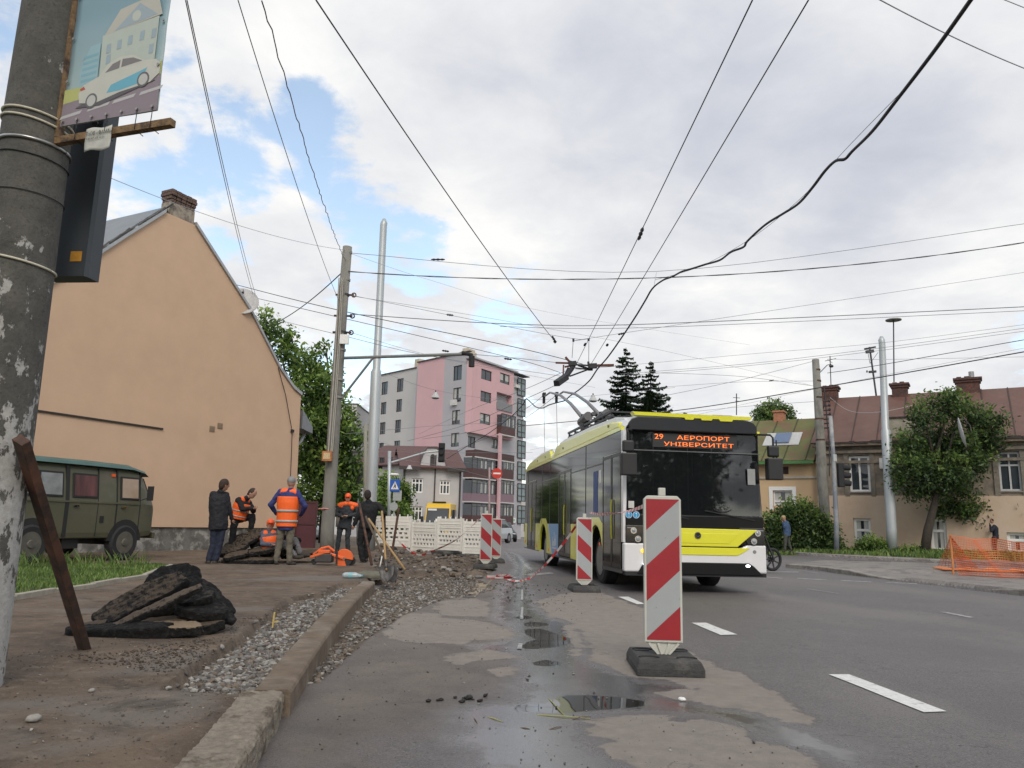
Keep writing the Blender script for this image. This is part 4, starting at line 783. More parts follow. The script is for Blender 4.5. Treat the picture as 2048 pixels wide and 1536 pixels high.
    for sx in (0, 1):
        X = (lambda x: x) if not sx else (lambda x: W_-x)
        def cover(ps, name, m_, x0, x1, bow=.0):
            m = MB(); m.loft([[(X(x0), y, za), (X(x0+.01), y, zb_), (X(x1), y, zb_+.02), (X(x1), y, za)] for y, za, zb_ in ps]); return m.build(name, m_, t, bevel=.01)
        cover([(.35, 2.885, 2.96), (1.0, 2.885, 3.04), (3.0, 2.885, 3.10), (5.9, 2.885, 3.14), (6.55, 2.885, 3.12), (6.95, 2.885, 2.93)], 'roof_cover', yel, .005, .10)
        cover([(7.35, 2.885, 2.95), (7.6, 2.885, 3.10), (9.5, 2.885, 3.10), (11.2, 2.885, 3.03), (11.85, 2.885, 2.93)], 'roof_cover', yel, .005, .10)
        cover([(.35, 2.9, 3.05), (1.0, 2.9, 3.15), (3.0, 2.9, 3.22), (5.9, 2.9, 3.25), (6.6, 2.9, 3.22), (7.1, 2.9, 3.0)], 'roof_shoulder', bwh, .102, .42)
        cover([(7.3, 2.9, 3.0), (7.7, 2.9, 3.18), (9.5, 2.9, 3.2), (11.3, 2.9, 3.12), (11.9, 2.9, 3.0)], 'roof_shoulder', bwh, .102, .42)
    mb = MB(); 
    for y_ in (1.1, 5.6, 8.2, 9.6): mb.tube([(-.003, y_, 2.99), (.004, y_, 2.99)], .03, 8)
    mb.build('cover_latch', darkm, t)
    # roof rack and current collectors
    mb = MB(); mb.box(.46, 2.1, 2.6, 7.0, 3.13, 3.34)
    for x in (.46, 2.05):
        mb.bar((x, 2.5, 3.50), (x, 7.2, 3.56), .05, .05); mb.bar((x, 2.5, 3.40), (x, 7.2, 3.44), .04, .04)
        for y_ in np.arange(2.6, 7.2, .75): mb.bar((x, y_, 3.2), (x, y_, 3.55), .035, .035)
    for y_ in np.arange(2.6, 7.2, .75): mb.bar((.46, y_, 3.5), (2.05, y_, 3.5), .04, .03)
    mb.build('roof_rack', darkm, t)
    mb = MB(); mb.box(1.9, 2.35, .7, 1.6, 3.1, 3.24); mb.build('roof_hatch', mat('hatch_brown_bus', (.16,.09,.07), .6), t, bevel=.04)
    Mi = t.matrix_basis.inverted()
    for (bu, bv, tu, tv, xm) in ((1167, 838, 1088, 791, 0), (1203, 833, 1113, 790, 0)):
        b0 = Mi @ Vector(P(bu, bv, 18.9)); tp = Mi @ Vector(P(tu, tv, 26.6)); mid = b0.lerp(tp, .5)+Vector((0, 0, .30)); q1 = b0.lerp(tp, .8)+Vector((0, 0, .22))
        mb = MB(); mb.tube([b0, b0.lerp(mid, .5)+Vector((0,0,.06)), mid, q1, tp-Vector((0,0,.05))], [.05, .045, .04, .032, .025], 8); o = mb.build('trolley_pole', mat('pole_grey', (.22,.22,.23), .45, metal=.4), t, smooth=True)
        mb = MB(); mb.box(tp.x-.05, tp.x+.05, tp.y-.12, tp.y+.12, tp.z-.04, tp.z+.09); mb.tube([tp, tp-Vector((0, 0, .28))], .05, 8); mb.build('collector_head', rub, o)
        mb = MB(); mb.tube([tp-Vector((0,0,.2)), Vector((tp.x-.1, 11.9, 1.8))], .009, 5); mb.build('pull_rope', mat('rope', (.2,.2,.2), .8, var=0), o)
        mb = MB(); mb.tube([b0+Vector((0,.25,-.05)), b0+Vector((0,-.55,.0))], .11, 12); mb.tube([b0+Vector((0,-.1,.1)), b0+Vector((0,-.1,-.35))], .09, 10); mb.tube([b0+Vector((.12,.2,.06)), b0+Vector((.12,-.6,.06))], .05, 8); mb.build('pole_base', mat('spring_grey', (.1,.1,.105), .5, metal=.5), o)
    # wheels
    for y_, xx in ((2.1, 0), (8.35, 0), (2.1, 1), (8.35, 1)):
        x0, x1 = (.10, .40) if not xx else (W_-.40, W_-.10); rr = .47
        prof_ = [(x0, .30), (x0-.0, .40), (x0+.03, .455), (x0+.06, rr), (x1-.06, rr), (x1-.03, .455), (x1, .40), (x1, .30)]
        mb = MB(); rings = []
        for x, r_ in prof_: rings.append([(x, y_+r_*math.cos(a), .47+r_*math.sin(a)) for a in np.linspace(0, 2*math.pi, 32, endpoint=False)])
        mb.loft(rings); w_ = mb.build('wheel', rub, t, smooth=False)
        mb = MB(); xf = x0-.004 if not xx else x1+.004; xi = x0+.1 if not xx else x1-.1
        mb.loft([[(x, y_+r_*math.cos(a), .47+r_*math.sin(a)) for a in np.linspace(0, 2*math.pi, 24, endpoint=False)] for x, r_ in ((xf, .30), (xf, .275), (xi, .24), (xi, .10), (xf+.02*(1 if not xx else -1), .09))])
        for k in range(8): a = k*math.pi/4; mb.tube([(xf+(.06 if not xx else -.06), y_+.17*math.cos(a), .47+.17*math.sin(a)), (xf+(.11 if not xx else -.11), y_+.17*math.cos(a), .47+.17*math.sin(a))], .02, 6)
        mb.build('rim', mat('rim_grey', (.25,.25,.25), .5, metal=.6, var=.2), w_)
        if y_ > 5 or 1:
            mb = MB(); n = 10; mb.loft([[(x, y_+.64*math.cos(math.pi*k/n), .50+.64*math.sin(math.pi*k/n)) for x in ((.06, .41) if not xx else (W_-.41, W_-.06))]+[(x, y_+.67*math.cos(math.pi*k/n), .50+.67*math.sin(math.pi*k/n)) for x in ((.41, .06) if not xx else (W_-.06, W_-.41))] for k in range(n+1)]); mb.build('wheel_arch', mat('chassis', None), t)
    # ---------- front ----------
    def fp(name, poly, y0, y1, m_, par=None, **k): return MB().prism(poly, 'y', y0, y1).build(name, m_, par or t, **k)
    fp('front_header', [(.10, 2.80), (.10, 2.93), (.16, 3.0), (.25, 3.035), (2.30, 3.035), (2.39, 3.0), (2.45, 2.93), (2.45, 2.80)], -.03, .07, mat('header_grey', (.02,.022,.026), .5, var=.05, spec=.3), bevel=.015)
    o = fp('windscreen', [(.045, 1.35), (.07, 2.2), (.10, 2.795), (2.45, 2.795), (2.48, 2.2), (2.505, 1.35)], -.012, -.004, mat('windscreen_glass', (.012, .014, .016), .03, var=0, spec=.9, alpha=.62), bevel=0)
    for v in o.data.vertices: v.co.y += (v.co.z-1.35)*.05
    o = MB().box(.06, 2.49, 3.4, 3.45, 1.14, 2.9).box(.03, 2.52, .15, 3.4, 1.10, 1.139).box(.035, .045, .15, 3.4, 1.14, 2.8).box(2.505, 2.515, .15, 3.4, 1.14, 2.8).box(.1, 2.45, .2, 3.4, 2.86, 2.87).box(1.35, 1.38, 1.25, 1.28, 1.14, 2.85).box(1.38, 2.5, 1.25, 1.27, 1.14, 2.1).build('interior_panel', mat('interior_dark', (.07, .072, .076), .8, var=.5, vs=1.5, stretch=(1,1,.15)), t)
    MB().box(.3, 2.3, .02, .12, 1.3, 1.42).build('dashboard', mat('dash', (.03,.03,.033), .7), t, bevel=.01)
    mb = MB(); [mb.tube([(x, .06, 1.4), (x, .06, 2.6)], .012, 6) for x in (.55, 1.18, 1.62)]; mb.build('grab_rail', mat('rail_grey', (.14,.14,.15), .3, metal=.5), t)
    mb = MB(); n = 18; mb.tube([(1.78+.19*math.cos(2*math.pi*k/n), .02+.03*math.sin(2*math.pi*k/n), 1.52+.11*math.sin(2*math.pi*k/n)) for k in range(n+1)], .014, 6); mb.build('steering_wheel', rub, t)
    for nm, (x, z, w2, h2), c_ in (('paper_notice', (.08, 1.44, .1, .12), (.5,.5,.48)), ('paper_notice', (2.25, 1.9, .14, .28), (.3,.31,.31))):
        MB().box(x, x+w2, -.022, -.018, z, z+h2).build(nm, mat('paper%d' % int(c_[0]*10), c_, .7), t)
    dm_ = mat('led_orange', (.4, .06, .01), .5, var=0, emit=(1, .20, .03), es=1.0)
    MB().box(.54, 2.10, .045, .05, 2.52, 2.765).build('display_panel', mat('display_black', (.02,.02,.022), .5, var=0), t)
    text('display_text', '29', .13, dm_, t, (.57, .040, 2.662), (R(90), 0, 0), sx=1.3); text('display_text', 'АЕРОПОРТ', .105, dm_, t, (.98, .040, 2.662), (R(90), 0, 0), sx=1.72); text('display_text', 'УНІВЕРСИТЕТ', .10, dm_, t, (.74, .040, 2.545), (R(90), 0, 0), sx=1.85)
    mb = MB(); mb.box(.06, 2.49, -.032, -.022, 2.44, 2.455); mb.build('glass_line', mat('line_grey', (.12,.12,.125), .5), t)
    fp('front_mask', [(.03, .84), (.03, 1.345), (2.52, 1.345), (2.52, .84)], -.02, .1, bblk, bevel=.02)
    fp('bumper', [(.0, .37), (.0, .855), (.35, .855), (.62, .69), (1.9, .69), (2.2, .855), (2.55, .855), (2.55, .37)], -.03, .12, bwh, bevel=.03)
    fp('bonnet', [(.36, 1.12), (.60, .815), (2.02, .815), (2.40, 1.12)], -.045, .0, yel, bevel=.012)
    fp('bonnet_crease', [(.75, 1.04), (.88, .87), (1.86, .87), (2.04, 1.04)], -.052, -.044, yel, bevel=.006)
    fp('lower_bonnet', [(.52, .80), (.60, .67), (2.02, .67), (2.14, .73), (2.25, .80)], -.042, -.03, yel, bevel=.008)
    fp('bumper_grille', [(.22, .335), (.32, .50), (.38, .545), (2.22, .545), (2.3, .50), (2.48, .335)], -.052, .1, bblk, bevel=.015)
    fp('lip', [(.02, .31), (.02, .37), (2.53, .37), (2.53, .31)], -.035, .1, rub)
    for s_ in (0, 1):
        X = (lambda x: x) if not s_ else (lambda x: 2.55-x)
        h_ = fp('headlight', [(X(.03), 1.15), (X(.03), .86), (X(.34), .86), (X(.50), 1.15)][::(1 if not s_ else -1)], -.04, -.018, mat('lamp_housing', (.01,.01,.012), .15, var=0, coat=.6), bevel=.01)
        for x, z in ((.16, 1.06), (.235, .92)):
            mb = MB(); mb.tube([(X(x), -.06, z), (X(x), -.04, z)], .055, 20); l = mb.build('lamp_ring', chrome, h_); mb = MB(); mb.ell((X(x), -.058, z), (.036, .014, .036)); mb.build('lens', mat('lens', (.25,.27,.3), .08, var=0, spec=.8), h_, smooth=True)
        mb = MB(); mb.box(min(X(.05), X(.14)), max(X(.05), X(.14)), -.047, -.041, 1.10, 1.112); mb.build('light_strip', mat('lens', None), h_)
        mb = MB(); mb.ell((X(.36), -.06, .50), (.04, .012, .022)); mb.build('running_light', mat('drl', (.8,.8,.8), .3, var=0, emit=(.9,.95,1), es=4), t)
        mb = MB(); mb.tube([(X(.22), -.034, .74), (X(.22), -.029, .74)], .032, 12); mb.build('fog_cap', mat('grey_cap', (.2,.2,.2), .5), t) if s_ else None
    mb = MB(); mb.ell((.34, -.04, .72), (.05, .02, .036)); mb.build('turn_signal', mat('amber_lit', (.8,.35,.02), .3, var=0, emit=(1,.52,.02), es=1.4), t)
    mb = MB(); mb.tube([(1.30, -.062, 1.0), (1.30, -.046, 1.0)], .058, 24); lg = mb.build('emblem', mat('badge', (.03,.03,.035), .3, metal=.5, var=0), t)
    mb = MB(); n = 20; mb.tube([(1.30+.05*math.cos(2*math.pi*k/n), -.064, 1.0+.05*math.sin(2*math.pi*k/n)) for k in range(n+1)], .006, 6); mb.bar((1.265, -.065, 1.005), (1.30, -.065, .975), .01, .006); mb.bar((1.335, -.065, 1.005), (1.30, -.065, .975), .01, .006); mb.build('badge_ring', mat('badge_grey', (.2,.2,.2), .3, metal=.8), lg)
    fp('roof_strip', [(.20, 3.06), (.16, 3.12), (2.35, 3.11), (2.33, 3.05), (2.0,3.045), (1.98,3.01), (1.76,3.01), (1.74,3.045), (1.62,3.045), (1.60,3.015), (1.42,3.015), (1.40,3.045), (1.28,3.045), (1.26,3.015), (1.12,3.015), (1.10, 3.05)], -.045, .15, yel)
    for nm, x, g_ in (('round_sticker', .085, 'a'), ('round_sticker', .215, 'b')):
        mb = MB(); mb.tube([(x, -.027, 1.325), (x, -.0215, 1.325)], .062, 20); o = mb.build(nm, mat('sticker_blue', (.03,.28,.55), .5), t)
        mb = MB(); n = 20; mb.tube([(x+.055*math.cos(2*math.pi*k/n), -.028, 1.325+.055*math.sin(2*math.pi*k/n)) for k in range(n+1)], .004, 4); mb.ell((x, -.028, 1.35), (.011, .003, .011)); mb.bar((x, -.028, 1.34), (x, -.028, 1.30), .018, .004)
        mb.bar((x, -.028, 1.30), (x-.014, -.028, 1.285), .008, .004); mb.bar((x, -.028, 1.30), (x+.016, -.028, 1.287), .008, .004); mb.build('pictogram', whitef, o)
    for (x, y0, s_) in ((.0, -.30, -1), (2.62, -.28, 1)):
        mb = MB(); mb.loft([[(x-.13, y0-.06, z), (x+.13, y0-.10, z), (x+.13, y0+.07, z), (x-.13, y0+.09, z)] for z in (1.98, 2.0, 2.34, 2.36)]); m_ = mb.build('mirror', mat('mirror_black', (.015,.015,.017), .5, var=0), t, bevel=.03)
        mb = MB(); mb.box(x-.10, x+.10, y0-.04, y0+.06, 2.38, 2.58); mb.build('small_mirror', mat('mirror_black', None), m_, bevel=.03)
        mb = MB(); mb.tube([(x, y0, 2.34), (x, y0, 2.72), (x, y0+.1, 2.78), (x-.15*s_, 0, 2.80)], .018, 8); mb.tube([(x+.06, y0, 2.34), (x+.06, y0, 2.68)], .012, 6); mb.build('mirror_arm', rub, m_)
        mb = MB(); mb.box(x-.11, x+.11, y0+.088, y0+.094, 2.02, 2.33); mb.build('mirror_glass', chrome, m_)
    for p, q in (((1.15, -.03, 1.28), (.35, -.02, 1.42)), ((2.35, -.03, 1.28), (1.45, -.02, 1.43))):
        mb = MB(); mb.bar(p, q, .018, .02); mb.build('wiper', rub, t)
    # stickers inside the side glass
    mb = MB(); mb.box(-.002, .001, 1.9, 2.28, 1.35, 2.2); mb.build('blue_poster', mat('poster_blue', (.03,.07,.22), .5, var=.4, vs=20), t)
    mb = MB(); mb.box(-.002, .001, 1.62, 1.78, 1.95, 2.2); mb.build('paper_notice', whitef, t)
    return t
bus = make_bus()
for i in range(3):
    for x in (.25, 1.45): MB().loft([[(x, 1.7+i*.6+a, z), (x+.42, 1.7+i*.6+a, z), (x+.42, 1.8+i*.6+a, z), (x, 1.8+i*.6+a, z)] for a, z in ((-.0, 1.5), (.05, 1.9), (.08, 2.15))]).build('seat', mat('seat_blue', (.03,.05,.12), .7), bus, bevel=.02)
# ================= STREET FURNITURE =================
conc = mat('old_concrete', (.20, .195, .175), .9, var=.25, vs=3, bump=.4, bs=40, col2=(.13,.125,.11), c2s=2, c2t=(.5,.62), stretch=(1,1,.4)); galv = mat('galvanised', (.40, .43, .44), .45, metal=.35, var=.1, vs=2, stretch=(1,1,.3)); rustm = mat('rust', (.095, .045, .028), .85, var=.4, vs=9, bump=.4, col2=(.04,.025,.02), c2s=5)
def zg(x, y): return zat(x, y)
def gpt(u, v, Y): p = P(u, v, Y); return np.array([p[0], p[1], zat(p[0], p[1])])
# ---- big foreground concrete pole ----
def near_pole_mat():
    m = bpy.data.materials.new('near_pole_concrete'); m.use_nodes = True; t = m.node_tree; L = t.links.new; b = t.nodes['Principled BSDF']; tc = t.nodes.new('ShaderNodeTexCoord')
    def nz(sc, det=8, ro=.65, st=None):
        n = t.nodes.new('ShaderNodeTexNoise'); n.inputs['Scale'].default_value = sc; n.inputs['Detail'].default_value = det; n.inputs['Roughness'].default_value = ro
        mp = t.nodes.new('ShaderNodeMapping'); mp.inputs[3].default_value = st or (1, 1, 1); L(tc.outputs['Object'], mp.inputs[0]); L(mp.outputs[0], n.inputs[0]); return n.outputs[0]
    def MR(x, a, b2, c=0, d=1):
        n = t.nodes.new('ShaderNodeMapRange'); L(x, n.inputs[0])
        for i, q in enumerate((a, b2, c, d)): n.inputs[i+1].default_value = q
        return n.outputs[0]
    def MX(f, a, b2):
        n = t.nodes.new('ShaderNodeMix'); n.data_type = 'RGBA'; L(f, n.inputs[0])
        for i, x in ((6, a), (7, b2)):
            if isinstance(x, tuple): n.inputs[i].default_value = (*x, 1)
            else: L(x, n.inputs[i])
        return n.outputs[2]
    def MA(op, a, b2):
        n = t.nodes.new('ShaderNodeMath'); n.operation = op
        for i, x in enumerate((a, b2)):
            if isinstance(x, (int, float)): n.inputs[i].default_value = x
            else: L(x, n.inputs[i])
        return n.outputs[0]
    sp = t.nodes.new('ShaderNodeSeparateXYZ'); L(tc.outputs['Object'], sp.inputs[0]); z = sp.outputs[2]
    c = MX(MR(nz(5), .3, .7), (.055, .053, .048), (.115, .110, .098)); c = MX(MR(nz(60, 4), .5, .72, 0, .7), c, (.045, .043, .04)); c = MX(MR(nz(26, 6), .58, .66, 0, .6), c, (.035, .033, .03))
    # flaking whitewash low on the pole, thinning upward
    lim = MR(z, .4, 4.4, .41, .72); n1 = MA('SUBTRACT', nz(11, 10, .72, (1, 1, .55)), lim); n1 = MA('ADD', n1, MA('MULTIPLY', MA('SUBTRACT', nz(2.2, 4), .5), .5)); wm = MR(n1, 0, .03)
    c = MX(wm, c, MX(MR(nz(30), .3, .7), (.28, .275, .262), (.42, .41, .395))); L(c, b.inputs['Base Color']); b.inputs['Roughness'].default_value = .9
    bp = t.nodes.new('ShaderNodeBump'); bp.inputs['Strength'].default_value = .7; bp.inputs['Distance'].default_value = .008; L(MA('ADD', nz(45, 8), MA('MULTIPLY', wm, .35)), bp.inputs['Height']); L(bp.outputs[0], b.inputs['Normal']); return m
NPY = 4.6; r0 = .205
base = np.array([P(26, 1084, NPY)[0]-r0, NPY, 0.0])
npole = thing('concrete_pole', 'big weathered concrete pole with flaking whitewash at the left edge carrying the banner', 'pole', base)
def nr_(z): return .225-.0085*z
mb = MB(); mb.tube([(0, 0, z) for z in np.linspace(-.1, 7.5, 40)], [nr_(z) for z in np.linspace(-.1, 7.5, 40)], 40); mb.build('shaft', near_pole_mat(), npole, smooth=True)
def band(zz, tilt, m_, r=.008, name='strap', wob=0, ex=.006):
    n = 40; mb = MB(); mb.tube([((nr_(zz)+ex)*math.cos(2*math.pi*k/n), (nr_(zz)+ex)*math.sin(2*math.pi*k/n), zz+tilt*math.cos(2*math.pi*k/n)+wob*math.sin(6*math.pi*k/n)) for k in range(n+1)], r, 6); return mb.build(name, m_, npole, smooth=True)
def polez(u, v): return float(P(u, v, NPY-.2)[2])
tie = mat('white_tie', (.5, .47, .38), .6, var=.1)
band(polez(90, 213), -.03, tie); band(polez(90, 228), -.035, tie); band(polez(30, 510), -.03, tie); band(polez(100, 272), -.01, mat('steel_band', (.4,.4,.4), .3, metal=.8), .011); band(polez(90, 300), -.02, darkm, .004)
band(polez(70, 375), -.01, darkm, .003)
# ---- banner, its frame, the notice ----
A = P(122, 254, 4.5); rr_ = ray(315, 221); Bp = C0+rr_*((A[2]-EYE)/rr_[2]); BP = Plane(A[:2], Bp[:2]); bw = BP.L; zbot = float(A[2])
bn = thing('banner', 'faded blue vinyl banner with a printed white car tied beside the big pole', 'banner', (*BP.A, 0), BP.rot)
hgt = 1.25
vin = bpy.data.materials.new('vinyl_sky'); vin.use_nodes = True; t_ = vin.node_tree; b_ = t_.nodes['Principled BSDF']; tc_ = t_.nodes.new('ShaderNodeTexCoord'); sp_n = t_.nodes.new('ShaderNodeSeparateXYZ'); t_.links.new(tc_.outputs['Object'], sp_n.inputs[0])
cr_ = t_.nodes.new('ShaderNodeValToRGB'); mr_ = t_.nodes.new('ShaderNodeMapRange'); mr_.inputs[1].default_value = zbot; mr_.inputs[2].default_value = zbot+.75; t_.links.new(sp_n.outputs[2], mr_.inputs[0]); t_.links.new(mr_.outputs[0], cr_.inputs[0]); e_ = cr_.color_ramp.elements; e_[0].color = (.38, .47, .46, 1); e_[1].color = (.20, .32, .38, 1); t_.links.new(cr_.outputs[0], b_.inputs['Base Color']); b_.inputs['Roughness'].default_value = .5
nx, nz_ = 16, 30; vs = [(bw*i/nx, .003*math.sin(i*.55)*math.sin(j*.35+1)+.002*math.sin(j*.8), zbot+hgt*j/nz_) for j in range(nz_+1) for i in range(nx+1)]
mb = MB(); mb.add(vs, [(j*(nx+1)+i, j*(nx+1)+i+1, (j+1)*(nx+1)+i+1, (j+1)*(nx+1)+i) for j in range(nz_) for i in range(nx)]); mb.build('vinyl', vin, bn, smooth=True, solid=.002)
def bnr(pts, name, col, d, par=bn):   # picture elements, banner fractions (x 0..1, height in widths)
    return MB().add([(x*bw, -.0065-.0005*d, zbot+y*bw) for x, y in pts], [tuple(range(len(pts)))]).build(name, mat(name+'_ink%d' % int(col[0]*99+col[1]*977), col, .55, var=.04), par)
bnr([(0,0),(1,0),(1,.32),(0,.20)], 'printed_road', (.235,.195,.225), 1); bnr([(0,.20),(1,.32),(1,.45),(.88,.34),(.0,.33)], 'printed_grass', (.42,.44,.16), 2)
for x in (-.02,.27,.53,.80): bnr([(x+.0,.06+x*.12),(x+.22,.09+x*.12),(x+.24,.12+x*.12),(x+.02,.09+x*.12)], 'printed_lane_line', (.45,.44,.45), 3)
bnr([(.15,.33),(.34,.35),(.33,.72),(.22,.70),(.14,.50)], 'printed_block', (.27,.42,.47), 2)
for k in range(5): bnr([(.16,.37+k*.055),(.32,.385+k*.055),(.32,.41+k*.055),(.16,.395+k*.055)], 'printed_block_line', (.20,.38,.45), 3)
bnr([(.36,.36),(.92,.40),(.92,.86),(.34,.78)], 'printed_house', (.42,.47,.42), 4); bnr([(.36,.78),(.95,.87),(.88,1.08),(.50,1.0)], 'printed_roof', (.44,.43,.38), 4); bnr([(.46,.80),(.90,.88),(.70,1.02)], 'printed_pediment', (.30,.37,.42), 5)
bnr([(.68+.045*math.cos(a), .905+.05*math.sin(a)) for a in np.linspace(0,2*math.pi,14,endpoint=False)], 'printed_rosette', (.45,.48,.42), 6)
for x, y in ((.40,.60),(.51,.62),(.62,.64),(.74,.66),(.86,.66),(.41,.50),(.85,.52)): bnr([(x,y),(x+.045,y+.005),(x+.045,y+.09),(x,y+.085)], 'printed_window', (.29,.37,.42), 6)
car = bnr([(.18,.18),(.16,.27),(.20,.34),(.36,.40),(.44,.50),(.56,.545),(.70,.54),(.82,.47),(.94,.46),(.985,.42),(.99,.33),(.90,.26),(.60,.22),(.36,.16)], 'printed_car', (.50,.50,.45), 8)
bnr([(.14,.14),(.40,.13),(.95,.27),(.93,.29),(.3,.20)], 'printed_shadow', (.10,.09,.10), 7)
bnr([(.42,.42),(.49,.49),(.57,.515),(.565,.44)], 'printed_car_window', (.18,.17,.17), 9); bnr([(.585,.445),(.59,.52),(.70,.515),(.80,.47)], 'printed_car_window', (.18,.17,.17), 9); bnr([(.46,.23),(.50,.30),(.80,.38),(.86,.40),(.80,.27),(.60,.235)], 'printed_car_stripe', (.13,.38,.50), 9); bnr([(.17,.31),(.21,.33),(.23,.30),(.18,.29)], 'printed_tail_lamp', (.40,.08,.06), 9)
for x, y in ((.31,.185),(.83,.295)):
    bnr([(x+.062*math.cos(a), y+.068*math.sin(a)) for a in np.linspace(0,2*math.pi,18,endpoint=False)], 'printed_tyre', (.12,.12,.12), 10); bnr([(x+.046*math.cos(a), y+.05*math.sin(a)) for a in np.linspace(0,2*math.pi,18,endpoint=False)], 'printed_wheel', (.46,.46,.44), 11)
mb = MB()
for i in range(7):
    x = bw*(.03+.155*i); mb.tube([(x, -.02, zbot+.025), (x, -.013, zbot+.025)], .009, 10)
for j in range(1, 5): mb.tube([(.02, -.02, zbot+.3*j), (.02, -.013, zbot+.3*j)], .009, 10); mb.tube([(bw-.02, -.02, zbot+.3*j), (bw-.02, -.013, zbot+.3*j)], .009, 10)
mb.build('grommets', mat('grommet', (.35,.33,.28), .3, metal=.9), bn)
rw2 = mat('rusty_frame', (.20, .125, .062), .85, var=.4, vs=14, bump=.5, col2=(.06,.038,.026), c2s=8, c2t=(.48,.58))
fr = thing('banner_bracket', 'rusty metal bracket holding the banner to the big concrete pole', 'bracket', (*BP.A, 0), BP.rot)
x_, z_ = BP.at(342, 234); x2, z2 = BP.at(95, 282)
mb = MB(); mb.bar((x2-.04, .02, zbot-.085), (x_, .02, zbot-.085), .045, .045); mb.build('lower_arm', rw2, fr)
mb = MB(); mb.bar((-.045, .02, zbot-.06), (-.045, .02, zbot+1.6), .05, .05); mb.build('upright', rw2, fr)
mb = MB(); mb.bar((x_-.02, .02, zbot+hgt+.06), (x2-.04, .02, zbot+hgt+.06), .045, .045); mb.build('upper_arm', rw2, fr)
for i in (1, 3, 5, 6): x = bw*(.03+.155*i); mb = MB(); mb.tube([(x, -.01, zbot+.02), (x+.01, -.02, zbot-.04), (x-.01, -.005, zbot-.10), (x+.02, .04, zbot-.13)], .0025, 4); mb.build('tie_wire', darkm, fr)
nt_ = thing('paper_notice', 'small crumpled printed notice wired to the rusty banner arm', 'notice', (*BP.A, 0), BP.rot)
xa, za = BP.at(176, 262); xb, zb2 = BP.at(236, 300); za = zbot-.055; zb2 = za-.15; xb = xa+.2
nx = 10; mb = MB(); vs = [(xa+(xb-xa)*i/nx, -.012+.003*math.sin(i*.9+j)*(j/8), za+(zb2-za)*j/8+.006*math.sin(i*.7)) for j in range(9) for i in range(nx+1)]
mb.add(vs, [(j*(nx+1)+i, j*(nx+1)+i+1, (j+1)*(nx+1)+i+1, (j+1)*(nx+1)+i) for j in range(8) for i in range(nx)]); mb.build('sheet', mat('notice_paper', (.46,.46,.42), .8, var=.12, vs=20), nt_, smooth=True, solid=.0015)
ink = mat('ink', (.06,.065,.06), .8, var=0)
text('lettering', 'ТзОВ «ФАМА»', .034, ink, nt_, (xa+.008, -.020, za-.050), (R(90), 0, 0), ext=.0003, sx=.86); text('lettering', '+38 067 670 44 51', .019, ink, nt_, (xa+.014, -.020, za-.078), (R(90), 0, 0), ext=.0003)
# ---- dark housing behind the pole ----
hx0, hz0 = P(98, 553, 4.9)[0], P(120, 553, 4.9)[2]; hx1 = P(172, 553, 4.9)[0]; hz1 = P(170, 242, 4.9)[2]
hs = thing('signal_housing', 'tall dark grey metal housing with an orange sticker fixed behind the big concrete pole', 'traffic light', (hx0, 4.9, 0), R(-6))
wd = hx1-hx0; mb = MB(); mb.prism([(-.05, 0), (wd, 0), (wd+.012, .03), (wd+.012, .14), (-.05, .14)], 'z', hz0, hz1+.3); mb.build('case', mat('housing_grey', (.035, .042, .05), .5, var=.12, vs=3), hs)
MB().box(wd-.11, wd-.03, -.004, -.001, hz0+.1, hz0+.17).build('sticker', mat('sticker_orange', (.42, .2, .02), .6, var=.2, vs=40), hs)
mb = MB(); [mb.bar((-.35, .07, z), (-.05, .07, z), .03, .03) for z in (hz0+.04, hz1-.1)]; mb.build('clamp', darkm, hs)
mb = MB(); mb.tube([(wd-.05, .0, hz1-.02), (wd-.02, -.06, hz1-.06)], .02, 6); mb.build('cable_gland', rub, hs)
# ---- rusty leaning post ----
f0 = G(172, 1296, .125); tp = P(50, 905, 4.45); rp_ = thing('leaning_post', 'rusty square steel post leaning from the muddy pavement against the big pole', 'post', f0)
d_ = Vector(tp-f0); mb = MB(); mb.bar((0, 0, -.03), tuple(d_*1.05), .085, .055, up=(.35, 1, .2)); mb.build('tube', mat('post_rust', (.13, .058, .034), .8, var=.3, vs=7, bump=.3, col2=(.05,.03,.022), c2s=3), rp_, bevel=.003)
# ---- helpers for poles ----
def pole(name, label, cat, bu, bv, Y, pts, m_, rad, nseg=16, group=None, base=None):
    """pts: pixel waypoints up the pole at depth Y"""
    x, y = P(bu, bv, Y)[:2]; b0 = np.array([x, y, zat(x, y)]) if base is None else np.array(base)
    t = thing(name, label, cat, b0, group=group); W3 = [Vector((0, 0, -.05))]+[Vector(P(u, v, Y)-b0) for u, v in pts]
    # straighten: keep the pole's foot directly under the first waypoint
    MB().tube(W3, rad, nseg).build('shaft', m_, t, smooth=True); return t, b0
# concrete pole by the workers
CPY = 21.5
cp, cb0 = pole('concrete_pole', 'grey concrete pole with strapped cables and bracket arm standing behind the workers', 'pole', 654, 1100, CPY, [(655,1060),(672,790),(683,640),(695,494)], conc, [.19,.185,.165,.15,.135])
def at_cp(u, v): return Vector(P(u, v, CPY)-cb0)
mb = MB(); p, q = at_cp(688, 716), at_cp(905, 712); q = Vector(P(935, 708, CPY-1.2)-cb0); mb.tube([p, q], .045, 8); mb.tube([at_cp(686, 793), p.lerp(q, .25)], .035, 8); mb.build('bracket_arm', mat('arm_grey', (.22,.23,.22), .5, metal=.3), cp)
mb = MB(); mb.tube([q+Vector((-.15,0,.03)), q+Vector((.1,0,-.02)), q+Vector((.12,0,-.25))], .06, 8); mb.tube([q+Vector((.12,0,-.05)), q+Vector((.12,0,-.35))], .08, 10); mb.build('insulator', rub, cp)
